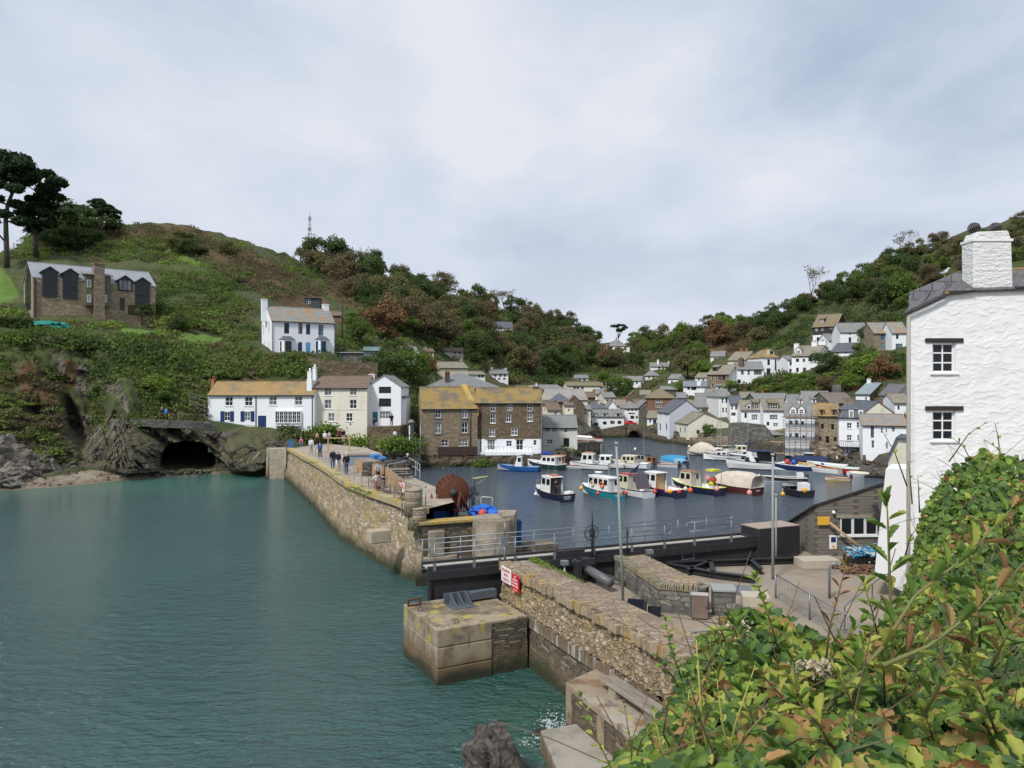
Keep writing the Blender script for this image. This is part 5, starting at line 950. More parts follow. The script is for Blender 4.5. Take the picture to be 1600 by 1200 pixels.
def relief():
 d=.03;nu, nv=int(7.9/d), int(13.9/d);rr=np.random.RandomState(12);Hh=np.zeros((nu, nv));U=(np.arange(nu)*d+.02)[:, None];Z=(np.arange(nv)*d+1.4)[None, :]
 for _ in range(2600):
  u, z, w, t, am, ta=rr.uniform(0, 8), rr.uniform(1.4, 15.3), rr.uniform(.1, .36), rr.normal()*.22+.05, rr.uniform(.008, .027), rr.uniform(.05, .13)
  i0, i1=max(0, int((u-w)/d)), min(nu, int((u+w)/d)+1);j0, j1=max(0, int((z-1.4-.2)/d)), min(nv, int((z-1.4+.45)/d)+1)
  if i1<=i0 or j1<=j0:continue
  s_=(U[i0:i1]-u)/w;q=Z[:, j0:j1]-(z+t*s_*w+.03*np.sin(s_*4+u*9));Hh[i0:i1, j0:j1]=np.maximum(Hh[i0:i1, j0:j1], am*np.clip(1-s_**2, 0, 1)*np.where(q>0, np.exp(-q/ta), np.clip(1+q/.012, 0, 1)))
 Hh+=.02*np.array([[NZ.noise(Vector((i*.05, j*.05, 1)))for j in range(nv)]for i in range(nu)])
 V=np.stack([np.broadcast_to(U, Hh.shape), -.012-np.clip(Hh, -.008, 1), np.broadcast_to(Z, Hh.shape)], -1);idx=np.arange(nu*nv).reshape(nu, nv);q=np.stack([idx[:-1, :-1], idx[1:, :-1], idx[1:, 1:], idx[:-1, 1:]], -1).reshape(-1, 4)
 cu, cz=V[:-1, :-1, 0].ravel(), V[:-1, :-1, 2].ravel();ok=cz<crossing(cu)-.08
 for a, b, c, e_ in hs0:ok&=~((cu>a-d*1.5)&(cu<b+d*.5)&(cz>c-d*1.5)&(cz<e_+d*.5))
 q=q[ok];n=len(q);link(bpy.data.objects.new('wall_relief', raw_mesh('wall_relief', V.reshape(-1, 3), q.ravel(), np.arange(n)*4, np.full(n, 4), [MWN], None, True, True)), NWH)
relief()
for k, (a, b, c, d)in enumerate(hs0):
 o=window(NWH, a, b, c, d, 0, 'w' if k==0 else 'wk', None, 2, 3, True, .13);
 m=MB();m.box(a-.32, -.09, d+.02, b+.32, 0, d+.2);m.build('lintel', mat('dark_lintel', (.035, .028, .025), .8), NWH, bevel=.01);m=MB();m.box(a-.12, -.1, c-.1, b+.15, .02, c-.01);m.build('sill', MWN, NWH, bevel=.02)
CUR=mat('net_curtain', (.35, .37, .4), .9, mix=[('w', (9, 9, 9), (.12, .13, .15), .4, .7, .8)]);m=MB();a, b, c, d=hs0[0];m.box(a+.06, .2, c, a+.36, .22, d);m.box(b-.4, .2, c, b-.06, .22, d);m.build('curtain', CUR, NWH)
m=MB();rm_=slate('near_slate', (.11, .105, .11), (.16, .155, .165), (.2, .14, .09), .3, .5, .7, 3.0, 4.5)
zA, zB=nz_(492), nz_(460)
ex=[nx_(1412), nx_(1440), nx_(1472), nx_(1478)];ez=[nz_(491), nz_(478), nz_(463), nz_(459)]
for i in range(3):m.slab([(ex[i], -.12, ez[i]), (ex[i+1], -.12, ez[i+1]), (ex[i+1]+3.4, 5.5, ez[i+1]+1.2), (ex[i]+3.4, 5.5, ez[i]+.6)], (-.4, 0, 1), .1)
m.slab([(nx_(1470), -.15, nz_(459)), (14, -.15, nz_(443)), (14, 1.6, nz_(400)), (nx_(1521, 33.6), 1.6, nz_(428, 33.6)), ], (0, -.6, 1), .1)
ro=m.build('roof', rm_, NWH)
m=MB();m.tube([(nx_(1474), -.2, nz_(460)), (nx_(1498, 33), .9, nz_(443, 33)), (nx_(1521, 33.6), 1.6, nz_(425, 33.6)), (14, 1.6, nz_(397))], .1, 6);m.build('ridge_tiles', mat('brown_ridge', (.25, .16, .08), .8), ro)
m=MB();m.slab([(nx_(1422, 38), 6, nz_(488, 38)), (nx_(1424, 38), 6, nz_(456, 38)), (nx_(1500, 38), 6, nz_(424, 38)), (nx_(1530, 38), 6, nz_(440, 38))], (0, 1, 0), .2);o=m.build('rear_roof', slate('near_grey_slate', (.2, .2, .215), (.26, .26, .28), None, 0, 0, 0, 1.6, 2.2), ro)
m=MB();m.tube([(ex[0]-.05, -.2, ez[0]-.02), (ex[1], -.2, ez[1]-.02), (ex[2], -.2, ez[2]-.02), (ex[3], -.18, ez[3]-.02), (nx_(1519), -.18, nz_(455))], .055, 6);m.tube([(nx_(1582), -.18, nz_(450)), (14, -.18, nz_(440))], .055, 6);m.build('gutter', GUT, ro)
m=MB();a, b=nx_(1521), nx_(1581);pts=[(a, -.02, nz_(455)), (b+.05, -.02, nz_(452)), (b-.02, -.02, nz_(375)), (b-.15, -.02, nz_(360)), (a+.15, -.02, nz_(362)), (a-.02, -.02, nz_(378))];m.slab(pts, (0, 1, 0), .85);o=m.build('chimney', mat('white_painted_chimney', (.78, .78, .77), .75, mix=[('n', (1.5, 1.5, .5), (.55, .58, .5), .5, .75, .6)], bump=[('n:uv', (3, 9, 1), 1, .12), ('n:uv', (9, 16, 1), .4, .02)]), ro, bevel=.05)
m=MB();m.box(a-.05, -.06, nz_(377), b+.02, .86, nz_(373));m.build('band', MWN, o)
for k, px in enumerate((1531.5, 1565)):
 u=nx_(px);z=nz_(354.5)+.02;m=MB()
 m.M=Matrix.Translation((u, .4, z))@Matrix.Rotation(R(65), 4, 'Y')@Matrix.Rotation(R(20), 4, 'X')
 for i in range(7):m.lathe([(.14+.13*math.sin(math.pi*(i+.5)/7), -.22+i*.065), (.12+.13*math.sin(math.pi*(i+.5)/7), -.185+i*.065)], 14)
 m.build('chimney_cowl', mat('steel_cowl', (.1, .095, .1), .35, metal=.7), o)
m=MB();m.tube([(.02, -.12, 0), (.02, -.12, crossing(0)-.15), (-.05, -.15, crossing(0)+.02)], .07, 8);m.build('drain_pipe', mat('cream_pipe', (.6, .58, .5), .6), NWH);m=MB();m.tube([(.25, -.06, 2), (.25, -.06, nz_(600))], .02, 5);m.build('cable', FW, NWH)
# its lower buttress and the cream lean-to chimney behind
T=thing('white_buttress', 'sloping white painted buttress wall at the left foot of the tall white house', 'buttress', (0, 33, 0));m=MB()
def q_(px, py, D):p=at(px, py, D);return(p.x, p.y-33, p.z)
m.slab([q_(1366, 900, 33), q_(1420, 930, 33), q_(1420, 733, 33), q_(1384, 733, 33)], (.6, 1, 0), 2.5);m.build('wall', MWN, T)
T=thing('cream_annexe', 'small cream painted stone gable with slate edging behind the buttress', 'annexe', (0, 36, 0));m=MB()
def q_(px, py, D):p=at(px, py, D);return(p.x, p.y-36, p.z)
m.slab([q_(1385, 800, 36), q_(1420, 800, 36), q_(1420, 686, 36), q_(1402, 684, 36), q_(1395, 700, 36), q_(1388, 718, 36)], (.6, 1, 0), 3);m.build('wall', MDIRTY if False else white('cream_stone_paint', (.68, .67, .56), (.4, .38, .28)), T);m=MB();m.slab([q_(1382, 723, 35.9), q_(1386, 722, 35.9), q_(1404, 686, 35.9), q_(1400, 683, 35.9)], (.6, 1, 0), 3.2);m.slab([q_(1401, 684, 35.9), q_(1402, 687, 35.9), q_(1420, 689, 35.9), q_(1420, 685, 35.9)], (.6, 1, 0), 3.2);m.build('roof', S_DK, T)
# --- cottages on the left shore
def bow(T, loc, W_, ze, zr, zb):
 u0, z1=loc(431, 642);u1, z0_=loc(471, 661);m=MB();m.box(u0, -.35, z0_, u1, 0, z0_+.12);m.box(u0, -.35, z1-.1, u1, 0, z1+.06);m.box(u0-.05, -.38, z0_-.35, u1+.05, -.02, z0_-.25)
 n=6
 for i in range(n+1):x=u0+(u1-u0)*i/n;m.box(x-.05, -.32, z0_, x+.05, -.0, z1)
 for i in range(n):
  x=u0+(u1-u0)*(i+.5)/n;m.box(x-.02, -.3, z0_, x+.02, -.26, z1)
  for k in(1, 2):z=z0_+(z1-z0_)*k/3;m.box(u0+(u1-u0)*i/n, -.3, z-.02, u0+(u1-u0)*(i+1)/n, -.26, z+.02)
 o=m.build('bow_window', FW, T);m=MB();m.box(u0, -.24, z0_, u1, -.2, z1);m.build('pane', GLASS, o)
 for px in(347.5, 362.5, 379, 394.5):
  a, z1=loc(px-3, 642.5);b, z0_=loc(px+3, 658.5);m=MB();m.box(a, -.05, z0_, b, -.003, z1);m.build('shutter', FNV, T)
 for px in(400, 488):
  a, zt_=loc(px, 619);m=MB();m.tube([(a, -.1, -2), (a, -.1, zt_)], .05, 6);m.build('drain_pipe', GUT, T)
house('long white cottage under a bright orange lichen roof with navy shutters', 325, 491, 672, 617, 597, 104.2, 6.5, 0, 'side', MW2, S_OR,
 [(358, 627, 12, 14, 'ws'), (388.5, 627, 12, 14, 'ws'), (426.5, 626, 12, 14, 'ws'), (466.5, 626, 12, 14, 'ws'), (355, 650.5, 9, 14, 'w'), (386.5, 650.5, 9, 14, 'w'), (409.5, 658.5, 13, 18, 'nD')], ch=[(333, 592, 5, .5, POT, 1)], extra=bow, verge=.05)
for T, px, top, w in((SC.objects[-1], 484, 571, 6), ):pass
def tallch(label, px, D, top, bot, w, d=1.0):
 t=thing('chimney_stack', label, 'chimney', at(px, bot, D), 0);z=(bot-top)/F*D;ww=w/F*D;m=MB();m.box(-ww/2, 0, 0, ww/2, d, z*.55);m.box(-ww/2*.8, .05, z*.55, ww/2*.8, d*.9, z-.35);m.box(-ww/2*.9, 0, z-.35, ww/2*.9, d, z-.25);m.build('stack', MW2, t);m=MB();m.lathe([(.16, z-.25), (.13, z+.15)], 8, (0, d/2, 0));m.build('chimney_pot', FW, t)
tallch('broad white stack between the orange roofed cottage and the cream one', 483, 105, 577, 612, 7.5);tallch('taller slim white stack just behind the broad one', 490.5, 107.5, 571, 606, 6)
def creamx(T, loc, W_, ze, zr, zb):
 m=MB();a, z=loc(574, 640);_, z2=loc(574, 640);m.box(0, -.04, z-.03, W_, -.003, z+.03);m.build('string_course', MCR2, T)
house('cream three storey cottage with a plain brown roof next to the orange roofed cottage', 492, 573.5, 668, 606, 588, 105.5, 6.5, 0, 'side', MCR2, S_BN,
 [(512.5, 612, 11, 12, 'ws'), (552, 612, 11, 12, 'ws'), (512.5, 631.5, 11, 14, 'ws'), (552, 631.5, 11, 14, 'ws'), (518, 652, 10, 12.5, 'ws'), (546, 652, 10, 12.5, 'ws')], extra=creamx)
house('white gable fronted cottage with a teal door and wide grey windows', 573.5, 626.5, 668, 604, 586.5, 107.5, 8, 0, 'front', MW2, S_GR,
 [(601.5, 608.5, 19, 12, 'dx'), (601.5, 629, 19, 13, 'dx'), (602, 648.5, 18, 12, 'wx'), (586, 651.5, 8, 16, 'tD')], gd=600, ch=[(581, 584.5, 8, .3)])
house('small white flat roofed extension right of the white gable cottage', 626.5, 634, 664, 621, 619, 108.5, 5, 0, 'flat', MW2, S_GR)
def bay(T, loc, W_, ze, zr, zb):
 for(a, b, c, wn)in((435.5, 461, 'd', [(450, 8)]), (492, 514.5, 'b', [(505.5, 8), (495.5, 4)])):
  u0, z1=loc(a, 530.5);u1, z0_=loc(b, 549);z0_=-.2;u0+=.1;u1-=.1;dpt=.7;m=MB();m.prism([(u0, 0), (u0+.55, -dpt), (u1-.55, -dpt), (u1, 0)], -2.5, z1);o=m.build('bay_window', MW2, T)
  m=MB();zt_=z1+.6;m.add([(u0-.15, 0, z1), (u0+.45, -dpt-.15, z1), (u1-.45, -dpt-.15, z1), (u1+.15, 0, z1), (u0+.6, 0, zt_), (u1-.6, 0, zt_)], [(0, 1, 4), (1, 2, 5, 4), (2, 3, 5), (3, 2, 1, 0)]);m.build('bay_roof', S_DK, o)
  h=z1-.25;window(o, u0+.7, u1-.7, .25, h, -dpt-.13, ('d' if c=='d' else 'b')+'x', None, 2, 2, True, .08)
  window(o, .12, .5, .25, h, -.06, 'w' if c=='d' else 'b', Matrix.Translation((u0, 0, 0))@Matrix.Rotation(math.atan2(-dpt, .55), 4, 'Z'), 1, 2, True, .03)
 for px in(424.8, 521.8):
  a, zt_=loc(px, 502);m=MB();m.tube([(a+.1, -.1, -1), (a+.1, -.1, zt_)], .05, 6);m.build('drain_pipe', GUT, T)
 z=-.1;m=MB()
 for i in range(8):m.box(-.5+i*1.0, -2.4, -1.2, -.42+i*1.0, -2.32, .15)
 for k in range(3):m.box(-.5, -2.42, -.75+k*.32, 6.6, -2.4, -.55+k*.32)
 m.build('garden_fence', GW, T)
house('large white double house on the slope with orange patched roof and two bays', 424.5, 523, 553, 502.5, 482, 126, 6.3, 32, 'side', MW2, S_MX,
 [(448, 513, 8, 17, 'dx'), (469.5, 513.5, 6.5, 17, 'dx'), (481.5, 514.5, 6.5, 17, 'bx'), (501.5, 516, 8, 17.5, 'bx'), (469, 544, 6.5, 19, 'nD'), (481.5, 545, 7.5, 20, 'lD')], [(.28, 512, .7, 18, 'w'), (.82, 516, .6, 16, 'w'), (.3, 542, .5, 14, 'w'), (.75, 540, .5, 12, 'w')], ch=[(413, 467.5, 8, .5), (508.5, 475.5, 9, .5)], extra=bay, verge=.1)
# --- manor on the left slope
def manor(T, loc, W_, ze, zr, zb):
 sl=(zr-ze)/4.75
 for(a, b, pk, bt, dk)in((66, 90, 416, 465, 1), (98, 121.5, 419, 468, 1), (184, 207, 430, 456, 0), (211, 234, 433, 479, 1)):
  u0, zp=loc(a, pk, -.05);u1, zb_=loc(b, bt, -.05);xm=(u0+u1)/2;ee=zp-(u1-u0)*.33;m=MB()
  m.add([(u0, -.08, zb_), (u1, -.08, zb_), (u1, -.08, ee), (xm, -.08, zp), (u0, -.08, ee)], [(0, 1, 2, 3, 4)]);bk=3.6
  m.add([(u0, bk, ze), (u0, -.08, ze-.3), (u0, -.08, ee), (u0, bk, ee)], [(0, 1, 2, 3)]);m.add([(u1, -.08, ze-.3), (u1, bk, ze), (u1, bk, ee), (u1, -.08, ee)], [(0, 1, 2, 3)]);m.mat(0);o=m.build('dormer', mat('charcoal_cladding', (.025, .028, .038), .5), T)
  m=MB();m.slab([(u0-.25, -.3, ee-.2), (xm, -.3, zp+.03), (xm, bk, zp+.03), (u0-.25, bk, ee-.2)], (-(zp-ee), 0, xm-u0), .09);m.slab([(u1+.25, -.3, ee-.2), (u1+.25, bk, ee-.2), (xm, bk, zp+.03), (xm, -.3, zp+.03)], ((zp-ee), 0, xm-u0), .09);m.build('dormer_roof', S_GR, o)
  w=(u1-u0);mid=zb_+(ee-zb_)*.42 if bt>460 else zb_;window(o, u0+.18, u1-.18, mid+.15, ee, -.14, 'dx', None, 3, 1, True, .02)
  if bt>460 and a<150:window(o, u0+.1, u1-.1, zb_+.05, mid+.05, -.14, 'dx', None, 2, 1, True, .02)
 u0, zt_=loc(133, 437, -.6);u1, _=loc(172, 437, -.6);_, zl_=loc(150, 478, -.6);m=MB();m.box(u0, -1.0, zl_, u1, .0, ze+1.2);o=m.build('porch_tower', mat('green_grey_render', (.13, .125, .09), .9, mix=[('n', 1.0, (.09, .09, .07), .4, .7, .8)]), T)
 m=MB();m.slab([(u0-.3, -1.3, ze+1.0), (u1+.3, -1.3, ze+1.0), (u1+.3, 2.2, ze+1.75), (u0-.3, 2.2, ze+1.75)], (0, -.2, 1), .12);m.build('tower_roof', S_GR, o)
 for px, py in((139, 443), (139, 466.5), (164, 466.5)):
  a, z1=loc(px-3, py-6, -1);b, z0_=loc(px+3, py+6, -1);window(o, a, b, z0_, z1, -1.05, 'w', None, 2, 1, True, .02)
 a, zt_=loc(144, 411, .3);b, _=loc(160, 411, .3);m=MB();m.box(a, -1.35, -1, b, -.3, ze);m.box(a, -1.35, ze, b, .6, zt_-.3);m.box(a-.12, -1.47, zt_-.3, b+.12, .72, zt_-.1);m.build('chimney', MDW, T)
 m=MB();m.box(.12, -.25, -3, .3, -.005, ze-.2);m.build('corner_pipe', GUT, T)
 m=MB();m.M=Matrix.Translation((0, 9.5, 0))@Matrix.Rotation(R(-90), 4, 'Z')
 m.add([(2.4, -.05, 2), (7.2, -.05, 2), (7.2, -.05, ze+.6), (4.75, -.05, zr-.4), (2.4, -.05, ze+.6)], [(0, 1, 2, 3, 4)]);o=m.build('gable_glazing', GLASS, T);g=MB();g.M=m.M
 for x in(2.4, 4.0, 5.6, 7.1):g.box(x, -.12, 2, x+.1, -.05, ze+.6+(1.2 if 3<x<6 else 0))
 for z in(2, 4.2, ze+.2):g.box(2.4, -.12, z, 7.2, -.051, z+.12)
 g.build('frame', FD, o)
house('stone manor house with pale slate roof and tall dark gabled dormers on the left slope', 52, 243, 505, 441, 419, 125, 9.5, 40, 'side', stone('manor_front_stone', (.38, .295, .195), (.25, .2, .14), (.46, .38, .27), (.25, .2, .14), 2.0, 6.0, .04, False), slate('pale_slate', (.3, .32, .35), (.36, .38, .41)),
 [(191, 475, 8, 20, 'dx'), (206, 484, 12, 16, 'rD'), (225, 484, 8, 8, 'd')], extra=manor, ch=[(226, 424, 9, .6, MDW, 1)], over=.02, gut=False)
# --- brick warehouses
def wh1(T, loc, W_, ze, zr, zb):
 u0, z1=loc(684, 697.5);u1, z0_=loc(744, 710);m=MB();m.box(u0, -1.2, z0_, u1, 0, z0_+.12);m.box(u0, -1.22, z0_, u1, -1.15, z1);m.box(u0, -1.15, z0_, u0+.05, 0, z1);m.box(u1-.05, -1.15, z0_, u1, 0, z1)
 for i in range(5):x=u0+.3+i*(u1-u0-.6)/4;m.box(x-.08, -1.15, z0_-.5, x+.08, 0, z0_-.02)
 m.build('balcony', mat('dark_timber_balcony', (.055, .035, .028), .8, mix=[('n', (9, 1, 1), (.035, .022, .02), .4, .7, .8)]), T)
 a, b=loc(735, 640)[0], 0;m=MB();m.tube([(a, -.1, z0_), (a, -.1, ze)], .06, 6);m.build('drain_pipe', GUT, T)
 for(px, py, w, h)in((684.5, 646.5, 10, 14), (726, 646.5, 10, 14), (684.5, 669, 11, 17), (726, 668.5, 11, 17)):
  a, zt_=loc(px-w/2-1.2, py-h/2-1.5);b, zl_=loc(px+w/2+1.2, py+h/2+1.5);m=MB();m.box(a, -.03, zl_-.0, a+.1, -.003, zt_);m.box(b-.1, -.03, zl_, b, -.003, zt_);m.box(a+.1, -.03, zt_-.14, b-.1, -.003, zt_);m.box(a-.05, -.08, zl_-.03, b+.05, -.003, zl_+.1);m.build('window_surround', mat('grey_surround', (.12, .13, .13), .8), T)
house('buff and brown stone warehouse with mossy orange and slate roof and a dark timber balcony', 658, 746, 712, 638, 605.5, 108, 8.5, 10, 'side', MFRS, S_ML,
 [(684.5, 646.5, 9, 13, 'w'), (726, 646.5, 9, 13, 'w'), (684.5, 669, 9.5, 16, 'w'), (726, 668.5, 9.5, 16, 'w'), (695, 692, 11, 10, 'w'), (724, 691.5, 14, 11, 'w')], sidewall=MBF, extra=wh1, gut=True, verge=.02, name='warehouse', cat='warehouse', fund=-.4)
def wh2(T, loc, W_, ze, zr, zb):
 u0, z1=loc(758, 702.5);u1, z0_=loc(832, 710.5);m=MB();m.box(u0, -1.1, z0_, u1, 0, z0_+.5);m.build('balcony', MW2, T, bevel=.03);m=MB()
 for i in range(14):x=u0+.05+i*(u1-u0-.1)/13;m.tube([(x, -1.05, z0_+.5), (x, -1.05, z0_+1.2)], .02, 4)
 m.tube([(u0, -1.05, z0_+1.2), (u1, -1.05, z0_+1.2)], .025, 4);m.build('balcony_rail', STEEL, T)
 for px in(751, 845.5):
  a=loc(px, 640)[0];m=MB();m.tube([(a, -.1, 1), (a, -.1, ze)], .06, 6);m.build('drain_pipe', GUT, T)
 for px, w in((767, 18), (812, 14)):
  a, b=loc(px-w/2, 686)[0], loc(px+w/2, 686)[0];z=loc(px, 686.5)[1];m=MB();m.box(a, -.06, z-.08, b, -.003, z+.12);m.build('lintel', WOOD, T)
house('tall dark brown stone warehouse with white ground floor and mossy ochre roof', 742, 847, 716, 629.5, 607, 109.3, 8.5, 0, 'side', MBR, S_ML,
 [(770, 637, 8, 12, 'w'), (796.5, 636.5, 8, 10, 'w'), (828, 637, 8, 11, 'w'), (770, 654, 8, 14, 'ws'), (794.5, 653, 8, 12, 'ws'), (828, 652, 8, 12.5, 'ws'), (769, 675.5, 9, 13, 'ws'), (803.5, 674, 10, 12, 'ws'), (767.5, 695, 12, 16, 'w'), (795.5, 693, 9, 9, 'w'), (812, 695, 11, 16, 'w'), (836, 691.5, 5, 8, 'w')],
 wall2=MW2, split=686, extra=wh2, ch=[(837, 604, 8, .5, MBR, 0)], name='warehouse', cat='warehouse', verge=.05, fund=-.2)
t=thing('stone_verge', 'lichen covered stepped stone parapet between the two warehouse roofs', 'parapet', at(742, 640, 109), 0);m=MB();m.slab([(-2.2, 3.4, 3.6), (-1.4, 3.4, 3.6), (.55, -.3, .1), (-.15, -.3, .1)], (0, 0, -1), .9);m.build('wall', mat('lichen_top', (.3, .25, .1)), t)
house('wide blue slate hipped roof hall behind the two warehouses', 668, 786, 640, 607.5, 583, 128, 14, 12, 'hip', MGS, slate('steel_slate', (.19, .195, .2), (.25, .255, .26)), ch=[(699, 582, 7, .2, mat('brown_chimney', (.09, .06, .05), .9), 2)])
house('small whitewashed quayside cottage with grey green slate roof', 848.5, 902, 706, 668, 649.5, 117, 6, 0, 'side', MDIRTY, S_GG,
 [(855, 671.5, 8, 7, 'w'), (866, 671.5, 8, 7, 'w'), (884, 672, 5.5, 8, 'w'), (859, 690, 9, 7, 'ws'), (885, 691.5, 9, 14, 'd')], verge=.1, fund=-.2)
